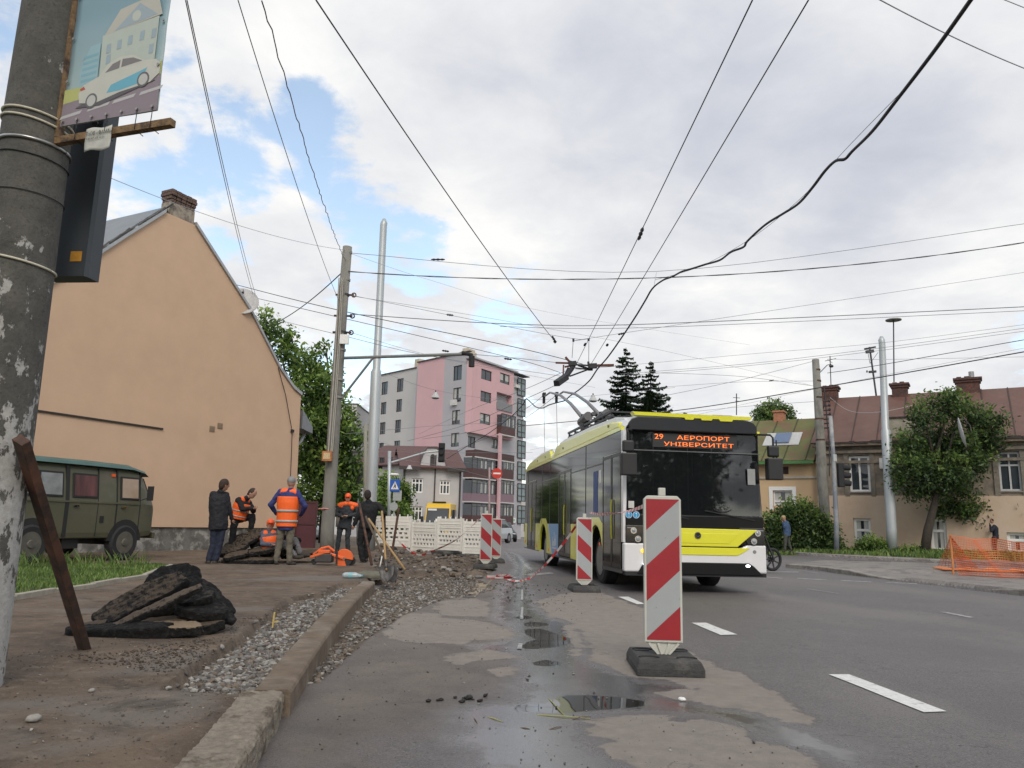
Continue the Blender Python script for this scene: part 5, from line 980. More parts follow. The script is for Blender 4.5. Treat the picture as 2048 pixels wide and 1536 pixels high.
for v in (505, 560, 590, 665, 700, 760, 795):
    x = 654+(1060-v)*.073; c_ = at_cp(x+1, v); mb = MB(); mb.tube([c_-Vector((0,0,.03)), c_+Vector((0,0,.03))], .20-.045-.0001*(760-v) if v < 760 else .172, 18); mb.build('clamp_band', darkm if v in (590, 665) else mat('band_grey', (.25,.24,.22), .6, metal=.3), cp)
mb = MB()
for du, w_ in ((-3, .02), (2, .016), (5, .014)):
    mb.tube([at_cp(684+du+(500+600-1100)*0, 560)+Vector((0,-.2,0)), at_cp(676+du, 700)+Vector((.02,-.22,0)), at_cp(672+du, 790)+Vector((0,-.24,0)), at_cp(664+du, 905)+Vector((0,-.26,0))], w_, 6)
mb.build('riser_cable', mat('cable_white', (.36,.34,.30), .7), cp)
j = at_cp(660, 914); mb = MB(); mb.box(j.x-.13, j.x+.13, j.y-.40, j.y-.26, j.z-.14, j.z+.13); jb = mb.build('junction_box', mat('box_rust', (.38,.15,.05), .7, var=.3, vs=12), cp)
mb = MB(); mb.box(j.x-.09, j.x+.09, j.y-.408, j.y-.401, j.z-.09, j.z+.08); mb.build('warning_plate', mat('warn_yellow', (.5,.38,.22), .6, var=.4, vs=25), jb)
for v, s_ in ((590, 1), (665, 1), (632, 1)):
    c_ = at_cp(654+(1060-v)*.073+14, v); mb = MB(); mb.tube([c_-Vector((.45,0,0)), c_+Vector((.08,0,0))], .03, 6); mb.tube([c_+Vector((.08+.06*math.cos(a),0,.06*math.sin(a))) for a in np.linspace(0, 6.28, 10)], .02, 5); mb.build('wire_hook', rustm, cp)
c_ = at_cp(690, 681); mb = MB(); mb.box(c_.x-.1, c_.x+.15, c_.y-.25, c_.y-.15, c_.z-.15, c_.z+.12); mb.build('small_box', whitef, cp)
mb = MB(); p = at_cp(652, 1018)+Vector((0,-.26,0)); mb.tube([p+Vector((.195*math.cos(a), .26+.195*math.sin(a), .01*math.sin(3*a))) for a in np.linspace(0, 6.3, 20)], .02, 5); mb.build('tape_wrap', mat('tape_red_white', (.5,.2,.18), .6, var=.5, vs=6), cp)
# silver pole in two diameters
SPY = 24.5
sp3, sb0 = pole('steel_pole', 'tall galvanised two section steel pole beside the concrete pole with the bracket arm', 'pole', 740, 1085, SPY, [(742,1010),(752,745),(753,738),(767,452),(768,446),(768.5,438)], galv, [.175,.175,.17,.125,.115,.115,.05], 24)
# left street poles and signs
def signpost(name, label, cat, u, vb, vt, Y, r=.04, m_=galv, group=None, lean=0):
    x, y = P(u, vb, Y)[:2]; z0 = zat(x, y); top = P(u+lean, vt, Y); t = thing(name, label, cat, (x, y, z0), group=group); MB().tube([(0, 0, 0), tuple(top-np.array([x, y, z0]))], r, 12).build('pole', m_, t, smooth=True); return t, np.array([x, y, z0])
t, b0 = signpost('signal_post', 'slim grey post with a long arm holding a traffic light before the pink block', 'traffic light', 779, 1060, 902, 42, .09)
ar = [Vector(P(u, v, 42)-b0) for u, v in [(783,925),(850,905),(880,902)]]; MB().tube(ar, [.06,.05,.04], 8).build('arm', galv, t)
q = Vector(P(883, 908, 42)-b0); mb = MB(); mb.box(q.x-.17, q.x+.17, q.y-.1, q.y+.15, q.z-.45, q.z+.6); h_ = mb.build('traffic_light', rub, t, bevel=.03)
mb = MB(); [mb.tube([(q.x, q.y-.1, q.z+d), (q.x, q.y-.22, q.z+d)], .12, 12) for d in (-.28, .07, .42)]; mb.build('visor', rub, h_)
q = Vector(P(788, 949, 42)-b0); mb = MB(); mb.ell(q, (.28, .12, .08)); mb.build('lamp_head', whitef, t, smooth=True)
t, b0 = signpost('crossing_sign', 'blue pedestrian crossing sign on a grey post with two blank plates below', 'road sign', 787, 1062, 960, 31, .035, lean=3)
q = Vector(P(790, 971, 30.9)-b0); s_ = .20; mb = MB(); mb.box(q.x-s_, q.x+s_, q.y-.03, q.y-.01, q.z-s_*1.2, q.z+s_*1.2); b_s = mb.build('sign_plate', mat('sign_blue', (.02,.10,.42), .4, var=.04), t, bevel=.01)
mb = MB(); mb.add([(q.x-s_*.8, q.y-.034, q.z-s_*.75), (q.x+s_*.8, q.y-.034, q.z-s_*.75), (q.x, q.y-.034, q.z+s_*.85)], [(0,1,2)]); tr = mb.build('white_triangle', whitef, b_s)
mb = MB(); y_ = q.y-.038; mb.add([(q.x-.01, y_, q.z+.07), (q.x+.03, y_, q.z+.03), (q.x+.05, y_, q.z-.10), (q.x+.02, y_, q.z-.10), (q.x+.005, y_, q.z-.03), (q.x-.03, y_, q.z-.10), (q.x-.06, y_, q.z-.10), (q.x-.02, y_, q.z+.0)], [tuple(range(8))]); mb.ell((q.x, y_, q.z+.095), (.02,.003,.02), 8, 6); mb.build('walking_figure', rub, tr)
q = Vector(P(793, 991, 30.9)-b0); mb = MB(); mb.box(q.x-.14, q.x+.2, q.y+.02, q.y+.03, q.z-.2, q.z+.2); mb.build('back_plate', mat('sign_back', (.38,.40,.40), .5, metal=.3), t)
q = Vector(P(787, 1013, 30.9)-b0); mb = MB(); mb.tube([(q.x, q.y+.03, q.z), (q.x, q.y+.05, q.z)], .17, 20); mb.build('round_plate', mat('sign_back', None), t)
q = Vector(P(787, 1034, 30.9)-b0); mb = MB(); mb.prism([(q.x-.2, q.z-.14), (q.x+.2, q.z-.14), (q.x, q.z+.2)], 'y', q.y+.03, q.y+.05); mb.build('triangle_plate', mat('sign_back', None), t)
# no entry sign on a slim pink-grey post
t, b0 = signpost('no_entry_sign', 'round red no entry sign on a slim post in front of the pink apartment block', 'road sign', 979, 1060, 935, 40, .05, mat('post_pinkish', (.33,.24,.24), .6))
q = Vector(P(994, 947, 40)-b0); mb = MB(); mb.tube([(q.x, q.y-.06, q.z), (q.x, q.y-.04, q.z)], .27, 28); o = mb.build('disc', mat('sign_red', (.50,.035,.02), .4, var=.04), t)
mb = MB(); mb.box(q.x-.19, q.x+.19, q.y-.066, q.y-.061, q.z-.04, q.z+.04); mb.build('white_bar', whitef, o); mb = MB(); mb.tube([(0, -.02, q.z), (q.x, -.02, q.z)], .02, 6); mb.build('holder', galv, t)
# grey back of a big sign and thin pole left of the silver pole
t, b0 = signpost('thin_pole', 'thin weathered post between the concrete pole and the silver pole', 'pole', 731, 1075, 848, 29, .07, mat('pole_beige', (.25,.24,.2), .8))
t, b0 = signpost('sign_back', 'large blank grey sign seen from behind near the silver pole', 'road sign', 716, 1075, 925, 33, .05); q = Vector(P(717, 950, 33)-b0); mb = MB(); mb.box(q.x-.32, q.x+.30, q.y-.05, q.y-.02, q.z-.55, q.z+.55); mb.build('sign_panel', mat('panel_dark', (.10,.10,.10), .7), t); mb = MB(); mb.box(q.x-.35, q.x-.321, q.y-.06, q.y-.01, q.z-.58, q.z+.58); mb.box(q.x+.301, q.x+.33, q.y-.06, q.y-.01, q.z-.58, q.z+.58); mb.build('panel_edge', galv, t)
# rusty stake in the dirt by the barrier
x, y = G(786, 1095, 0)[:2]; 
def stake(label, u0, v0, u1, v1, Y, w=.06, m_=rustm, name='stake', dY=0, cat='stake'):
    a = P(u0, v0, Y); a[2] = min(a[2], zat(a[0], a[1])+.02); b = P(u1, v1, Y+dY); t = MB(); t.bar((0,0,-.05), tuple(b-a), w, w); o = t.build(name, m_); o.location = a; return tag(o, label, cat)
stake('rusty thin stake standing in the soil in front of the white barrier', 783, 1096, 798, 1015, 22, .06)
stake('dark wooden stake beside the tallest shovel handle', 771, 1120, 768, 1022, 19.5, .07, mat('dark_wood', (.05,.03,.02), .9))
# right-hand poles
RPY = 36.5
rcp, rb0 = pole('concrete_pole', 'old stained concrete pole in front of the brown roofed house on the right', 'pole', 1650, 1095, 38.0, [(1651,1060),(1641,880),(1631,719)], conc, [.26,.26,.22,.17])
for v in (740, 762, 795, 838, 880): c_ = Vector(P(1632+(v-719)*.055, v, 38.0)-rb0); mb = MB(); mb.tube([c_-Vector((0,0,.04)), c_+Vector((0,0,.04))], .18+(v-719)*.0003, 14); mb.build('clamp_band', rustm, rcp)
mb = MB(); c_ = Vector(P(1636, 800, 38)-rb0)
for i in range(7): k_ = Vector((.22, -.1, -.1-i*.22)); mb.tube([c_+k_, c_+k_+Vector((.28, 0, .03))], .035, 6); mb.ell(c_+k_+Vector((.3, 0, .06)), (.06,.06,.09), 8, 6)
mb.tube([c_+Vector((.3,-.1,.6)), c_+Vector((.36,-.1,-1)), c_+Vector((.42,-.1,-2.2)), c_+Vector((.32,-.15,-3.8))], .03, 6); mb.build('insulator_rack', darkm, rcp)
mb = MB(); c_ = Vector(P(1640, 745, 38)-rb0); mb.tube([c_, c_+Vector((.3,-.2,.35)), c_+Vector((.5,-.2,.4))], .02, 5); mb.ell(c_+Vector((.5,-.2,.3)), (.12,.08,.08), 8, 6); mb.build('old_fitting', darkm, rcp)
rsp, _ = pole('steel_pole', 'tall galvanised two section steel pole in front of the beige house on the right', 'pole', 1784, 1110, RPY-1, [(1783,1060),(1772,862),(1771,858),(1764,686),(1763,680),(1763,673)], galv, [.225,.225,.215,.165,.145,.145,.07], 24)
t, b0 = pole('signal_post', 'grey post with a black three lamp traffic light before the window of the grey house', 'traffic light', 1673, 1105, 36.0, [(1673,1050),(1666,900),(1661,832)], mat('post_blue_grey', (.17,.19,.22), .6, col2=(.33,.33,.33), c2s=.6), [.12,.11,.09,.085])
q = Vector(P(1682, 950, 36)-b0); mb = MB(); mb.box(q.x-.16, q.x+.12, q.y-.14, q.y+.12, q.z-.56, q.z+.56); h_ = mb.build('traffic_light', rub, t, bevel=.04)
mb = MB(); [mb.tube([(q.x+.1, q.y-.02, q.z+d), (q.x+.42, q.y-.08, q.z+d-.03)], [.15, .12], 12, cap=False) for d in (-.36, .0, .36)]; mb.build('visor', rub, h_, solid=.01)
mb = MB(); mb.box(q.x-.35, q.x-.2, q.y-.1, q.y-.05, q.z+.62, q.z+.95); mb.build('small_plate', mat('sign_back', None), t)
# ---- hanging lamps ----
hlm = mat('lamp_glass', (.42,.43,.43), .3, var=.1)
def hang_lamp(u, v, Y, s, label):
    c = P(u, v, Y); t = thing('hanging_lamp', label, 'street lamp', c, group='lamps hung from the span wires')
    mb = MB(); mb.loft([[(r_*math.cos(a), r_*math.sin(a), z) for a in np.linspace(0, 2*math.pi, 16, endpoint=False)] for r_, z in ((.05*s, .22*s), (.12*s, .20*s), (.14*s, .1*s), (.27*s, -.14*s), (.26*s, -.17*s))]); mb.build('shade', hlm, t, smooth=False)
    MB().ell((0, 0, -.18*s), (.22*s, .22*s, .06*s), 14, 6).build('bowl', mat('bowl_dark', (.16,.17,.17), .2), t, smooth=True); MB().tube([(0,0,.2*s), (0,0,.32*s)], .04*s, 6).build('hook', rub, t); return t
hang_lamp(871, 791, 30, .62, 'pale hanging street lamp in front of the pink wall of the apartment block'); hang_lamp(1186, 797, 26, .55, 'pale hanging street lamp between the current collectors and the conifers')
hang_lamp(819, 935, 55, .8, 'small hanging lamp before the old pale house front')
# ---------- delineator beacons ----------
bred = mat('beacon_red', (.30, .014, .022), .45, var=.12, vs=9, col2=(.38,.05,.05), c2s=30, c2t=(.66,.70)); bsil = mat('beacon_silver', (.33,.35,.36), .4, var=.05, vs=5, col2=(.24,.25,.25), c2s=25, c2t=(.66,.7)); bfr = mat('beacon_frame', (.50,.50,.45), .5, var=.06); recyc = mat('recycled_rubber', (.055,.055,.054), .9, var=.3, vs=30, bump=.8, bs=90, col2=(.10,.095,.088), c2s=4, c2t=(.5,.65))
def beacon(label, u, v, Y, H_, mirror, yaw, wash=0):
    """board H_ high, lower tip at the pixel's ground point"""
    x, y = P(u, v, Y)[:2]; w = H_*.131; t = thing('traffic_beacon', label, 'traffic beacon', (x, y, zat(x, y)), yaw, 'red and white traffic beacons')
    b = .20*H_/1.16; hw = w-.018
    ol = [(-w, b), (w, b), (w, b+H_-.03), (w-.03, b+H_), (-w+.03, b+H_), (-w, b+H_-.03)]
    MB().prism(ol, 'y', -.028, .028).build('board', bfr, t, bevel=.006)
    # stripes: parallelograms clipped to the panel
    z0, z1 = b+.02, b+H_-.028; sl = 2*hw*.915; hp = (z1-z0)*.2525
    def clip(k):
        zc0 = z0+.015*(z1-z0)+(k-4)*hp; pts = [(-hw, zc0), (-hw, zc0+hp), (hw, zc0+hp+sl), (hw, zc0+sl)]
        def cut(ps, f, inter):
            out = []
            for i in range(len(ps)):
                a, c = ps[i], ps[(i+1) % len(ps)]
                if f(a): out.append(a)
                if f(a) != f(c): out.append(inter(a, c))
            return out
        for lim, sg in ((z0, 1), (z1, -1)):
            f = lambda p: (p[1]-lim)*sg >= 0
            inter = lambda a, c: (a[0]+(c[0]-a[0])*(lim-a[1])/(c[1]-a[1]), lim)
            if pts: pts = cut(pts, f, inter)
        return pts
    rd = MB(); sv = MB(); k = 0
    for k in range(0, 12):
        ps = clip(k)
        if len(ps) < 3: continue
        if mirror: ps = [(-x_, z_) for x_, z_ in ps]
        # widest red triangle sits bottom
        for sd in (-1, 1): (rd if k % 2 == 1 else sv).add([(x_, sd*.031, z_) for x_, z_ in ps], [tuple(range(len(ps)))])
    rd.build('red_stripes', bred, t); sv.build('reflective_panel', bsil, t)
    mb = MB(); mb.prism([(-w+.01, b), (-.035, .10), (.035, .10), (w-.01, b)], 'y', -.012, .012); [mb.bar((x_*.9, -.02, b-.005), (x_*.3, -.02, .11), .014, .018) for x_ in (-.13, -.05, .05, .13)]; mb.build('foot_web', bfr, t)
    mb = MB(); mb.box(-.028, .028, -.022, .022, b+H_, b+H_+.065); mb.build('top_lug', bfr, t, bevel=.006)
    # recycled rubber foot with a sloping top and hand holes
    fw_, fd = .255*H_/1.16, .36*H_/1.16; s = H_/1.2
    mb = MB(); mb.loft([[(-fw_*a, -fd*c, z), (fw_*a, -fd*c, z), (fw_*a, fd*c, z), (-fw_*a, fd*c, z)] for a, c, z in ((1, 1, 0), (1, 1, .055*s), (.93, .95, .10*s), (.90, .90, .115*s))]); ft = mb.build('foot', recyc, t, bevel=.006)
    for sx in (-1, 1):
        for sy in (-.72, .62): mb = MB(); mb.tube([(sx*.15*s+.075*s*math.cos(a), sy*.3*s+.05*s*math.sin(a), .115*s) for a in np.linspace(0, math.pi, 10)], .012*s, 6); mb.build('grip_arch', mat('grip_dark', (.02,.02,.02), .9), ft)
        mb = MB(); mb.box(sx*.16*s-.06*s, sx*.16*s+.06*s, .12*s, .19*s, .112*s, .120*s); mb.build('grip_hole', mat('grip_dark', None), ft)
    return t
beacon('large nearest red and white beacon on a black rubber foot in front of the trolleybus', 1327, 1318, 6.40, 1.155, False, R(-2))
beacon('red and white beacon beside the front door of the trolleybus', 1168, 1168, 13.6, 1.06, True, R(4))
beacon('left of the far pair of beacons, at the edge of the dug ground', 971, 1132, 18.9, 1.10, True, R(-8))
beacon('smaller red and white beacon right behind the one at the edge of the dug ground', 992, 1113, 22.6, 1.06, True, R(6))
# ---------- white plastic barrier panels ----------
plw = mat('barrier_plastic', (.76, .75, .70), .5, var=.1, vs=4)
def panel(label, A, B, H_):
    pl = Plane(A[:2], B[:2]); t = thing('barrier_panel', label, 'barrier', (A[0], A[1], zat(A[0], A[1])), pl.rot, 'white plastic barrier panels in a row'); L_ = pl.L-.03
    z0 = .14; zs = H_; holes = []
    for j, zz in enumerate((.30, .44, .58)):
        for i in range(7):
            a = L_*(.06+i*.128)+(0 if j % 2 else .05); holes.append((a, z0+(H_-z0)*zz-.032, a+L_*.085, z0+(H_-z0)*zz+.032))
    mb = MB(); hs_ = holes; wall_holes(mb, 0, L_, z0, H_, hs_, y=0, dep=.05); wall_holes(mb, 0, L_, z0, H_, hs_, y=.05, dep=0); mb.box(-.001, L_+.001, .001, .049, H_-.001, H_+.004); mb.build('panel', plw, t)
    mb = MB()
    for x in (0.03, L_-.03): mb.box(x-.035, x+.035, -.02, .07, z0-.02, H_+.02)
    for zz in (.19, .70, .82): mb.box(.05, L_-.05, -.014, -.001, z0+(H_-z0)*zz, z0+(H_-z0)*zz+.02)
    for i in range(14): x = L_*(.06+i*.068); mb.box(x, x+.035, -.012, -.001, z0+(H_-z0)*.76, z0+(H_-z0)*.785); mb.box(x, x+.035, -.012, -.001, z0+(H_-z0)*.92, z0+(H_-z0)*.945); mb.box(x, x+.035, -.012, -.001, z0+(H_-z0)*.09, z0+(H_-z0)*.115)
    mb.build('frame_rib', plw, t)
    for i in range(5): x = L_*(.1+i*.2); MB().tube([(x, .025, H_), (x, .025, H_+.07)], .022, 8).build('top_peg', plw, t)
    mb = MB(); mb.loft([[(L_*.3-a, -.4+c*.0, z), (L_*.3+a, -.4, z), (L_*.3+a, .4, z), (L_*.3-a, .4, z)] for a, c, z in ((.35, 0, 0), (.35, 0, .06), (.25, 0, .13))]); mb.build('foot', recyc, t, bevel=.02); return t
bp = [P(745, 1020, 26.5), P(825, 1020, 25.9), P(876, 1020, 25.2), P(928, 1020, 24.6), P(984, 1020, 24.1)]; bh_ = [1.13, 1.13, 1.13, 1.13]
for i, lb in enumerate(['white barrier panel farthest left, behind the shovels and stakes', 'white barrier panel second from left, behind the heap of soil', 'white barrier panel third from left, in front of the yellow minibus', 'white barrier panel ending behind the far pair of beacons']): panel(lb, bp[i], bp[i+1], 1.12)
# ---------- barrier tape ----------
def tape_mat(nm, L_=.25):
    m = bpy.data.materials.new(nm); m.use_nodes = True; t = m.node_tree; b = t.nodes['Principled BSDF']; at = t.nodes.new('ShaderNodeAttribute'); at.attribute_name = 'run'; f = t.nodes.new('ShaderNodeMath'); f.operation = 'FRACT'; t.links.new(at.outputs['Fac'], f.inputs[0]); g = t.nodes.new('ShaderNodeMath'); g.operation = 'GREATER_THAN'; g.inputs[1].default_value = .5; t.links.new(f.outputs[0], g.inputs[0])
    mx = t.nodes.new('ShaderNodeMix'); mx.data_type = 'RGBA'; t.links.new(g.outputs[0], mx.inputs[0]); mx.inputs[6].default_value = (.60,.55,.54,1); mx.inputs[7].default_value = (.50,.035,.035,1); t.links.new(mx.outputs[2], b.inputs['Base Color']); b.inputs['Roughness'].default_value = .4; return m
tapem = tape_mat('warning_tape')
def tape(label, pts, w=.06, tw=.6, per=.35):
    pts = [Vector(p) for p in pts]; ps = []
    for i in range(len(pts)-1):
        a, b = pts[i], pts[i+1]; p0 = pts[max(i-1, 0)]; p3 = pts[min(i+2, len(pts)-1)]
        for k in range(8):
            s = k/8; ps.append(.5*((2*a)+(b-p0)*s+(2*p0-5*a+4*b-p3)*s*s+(3*a-p0-3*b+p3)*s**3))
    ps.append(pts[-1]); run = 0; vs = []; at = []; ang = random.uniform(0, 3)
    for i, p in enumerate(ps):
        if i: run += (p-ps[i-1]).length
        d = (ps[min(i+1, len(ps)-1)]-ps[max(i-1, 0)]).normalized(); s = d.cross(Vector((0,0,1))); s = s.normalized() if s.length > 1e-3 else Vector((1,0,0)); u = s.cross(d); a = ang+tw*run; o = (s*math.sin(a)*.6+u*math.cos(a)).normalized()*w/2; vs += [p-o, p+o]; at += [run/per]*2
    me = bpy.data.meshes.new('tape'); me.from_pydata([tuple(v) for v in vs], [], [(2*i, 2*i+1, 2*i+3, 2*i+2) for i in range(len(ps)-1)]); me.materials.append(tapem); A_ = me.attributes.new('run', 'FLOAT', 'POINT'); A_.data.foreach_set('value', at)
    o = link('warning_tape', me); so_ = o.modifiers.new('s', 'SOLIDIFY'); so_.thickness = .002; return tag(o, label, 'warning tape')
tape('red and white tape stretched from the nearest beacon to the one at the bus door', [P(1293,1010,6.5), P(1262,1021,8.2), P(1225,1027,10.2), P(1195,1028,12.2), P(1180,1025,13.5)], .035)
tape('red and white tape sagging from the bus door beacon down to the wet road', [P(1160,1040,13.6), P(1138,1072,13.9), P(1112,1105,14.2), P(1085,1135,14.6), G(1060,1156,.03), G(1035,1162,.03), G(1012,1158,.03)], .038)
c_ = G(1015, 1155, .02); pts = [tuple(c_+np.array([rng.normal(0,.22), rng.normal(0,.22), abs(rng.normal(.03,.03))])) for _ in range(12)]; tape('tangled end of red and white tape lying on the wet road', pts, .05, 3)
tape('red and white tape rising across the white barrier to the far beacons', [P(795,1080,23), P(815,1098,23), P(840,1110,23), P(875,1098,22.6), P(908,1082,22), P(930,1065,21.5), P(948,1048,20.5), P(958,1038,19)], .045)
tape('red and white tape wound down the stake beside the worker in black', [P(728,1030,19.3), P(733,1060,19.2), P(737,1085,19.2), P(736,1108,19.1)], .09, 6)
# ---------- orange net on the island ----------
def net_mat():
    m = bpy.data.materials.new('orange_mesh'); m.use_nodes = True; b = m.node_tree.nodes['Principled BSDF']; b.inputs['Base Color'].default_value = (.62, .13, .035, 1); b.inputs['Roughness'].default_value = .5; return m
na = P(1901, 1072, 21.5); nb = P(2048, 1082, 20.5); nc = nb+(nb-na)*.8; zi = zat(na[0], na[1])
nf = thing('orange_mesh_fence', 'orange plastic mesh fence sagging round the work area on the right island', 'fence', (na[0], na[1], zi))
mb = MB(); H_ = float(na[2])-zi
def P3(s, h):   # s along the run, h height fraction
    p = Vector(na).lerp(Vector(nc), s)-Vector((na[0], na[1], zi)); top = H_*(1-.10*math.sin(s*9)**2*.6-.16*s); return Vector((p.x+.05*math.sin(s*31+h*4), p.y+.10*math.sin(s*17+h*3)-(1-h)*.25, top*h+.01))
ns, nh = 70, 16
for j in range(nh+1): 
    pts = [P3(i/ns, j/nh) for i in range(0, ns+1, 2)]; mb.tube(pts, .013 if j in (0, nh) else .0105, 3, cap=False)
for i in range(ns+1): mb.tube([P3(i/ns, j/nh) for j in range(0, nh+1, 4)]+[P3(i/ns, 1)], .0055, 3, cap=False)
# flared corner falling toward the left
ft_ = Vector(G(1873, 1137, .1))-Vector((na[0], na[1], zi)); ft2 = Vector(G(1960, 1141, .1))-Vector((na[0], na[1], zi)); apex = Vector((0, 0, H_))
for j in range(1, nh+1):
    t_ = j/nh; a = apex.lerp(ft_, t_); b = apex.lerp(ft2, t_**.8); m2 = a.lerp(b, .5)+Vector((0, -.12*t_, 0)); mb.tube([a, m2, b], .010, 3, cap=False)
for i in range(13): e = ft_.lerp(ft2, i/12)+Vector((0, -.1*math.sin(i/12*3.1), 0)); mb.tube([apex, apex.lerp(e, .5)+Vector((0, 0, -.05)), e], .0055, 3, cap=False)
mb.build('mesh', net_mat(), nf)
p = P3(.9, 1); pom = mat('post_orange', (.55,.22,.08), .7); MB().tube([(0, 0, 0), (0, 0, H_+.03)], .03, 8).build('support_post', pom, nf); MB().tube([(p.x, p.y, 0), (p.x, p.y, p.z)], .03, 8).build('support_post', pom, nf)
mb = MB(); g0_ = Vector(G(1885, 1140, .12))-Vector((na[0], na[1], zi)); g1_ = Vector(G(2120, 1146, .12))-Vector((na[0], na[1], zi))
for i in range(14): a = g0_.lerp(g1_, i/14); b = g0_.lerp(g1_, (i+1)/14); mb.loft([[a+Vector((0, .0, .0)), a+Vector((0, .5, .02)), a+Vector((0, .5, .05+.04*math.sin(i*2))), a+Vector((0, 0, .03))], [b+Vector((0, .0, .0)), b+Vector((0, .5, .02)), b+Vector((0, .5, .05+.04*math.sin(i*2+2))), b+Vector((0, 0, .03))]])
mb.build('folded_edge', mat('orange_fold', (.62,.20,.07), .6, var=.2, vs=5), nf)
# ---------- round dish on the leafy tree side ----------
c = P(1919, 866, 33.5); t = thing('satellite_dish', 'white oval satellite dish seen edgewise in the crown of the right tree', 'satellite dish', tuple(RP.w(RP.at(1925, 880)[0], RP.at(1925, 880)[1])))
M_ = Vector(c)-t.matrix_basis.translation; mb = MB(); mb.M = Matrix.Translation(M_) @ Euler((R(80), 0, R(62))).to_matrix().to_4x4(); mb.loft([[(r_*.62*math.cos(a), r_*.68*math.sin(a), .1*r_*r_) for a in np.linspace(0, 2*math.pi, 28, endpoint=False)] for r_ in (.02, .4, .7, 1)], cap=False); mb.build('reflector', mat('dish_white', (.52,.52,.52), .5), t, smooth=True, solid=.012)
mb = MB(); mb.tube([M_, (0,0,0)], .03, 6); mb.build('mount_arm', darkm, t)
mb = MB(); mb.tube([M_+Vector((.1,-.1,.75)), M_+Vector((.25,-.4,.3)), M_+Vector((.2,-.55,0))], .015, 6); mb.build('feed_arm', darkm, t)
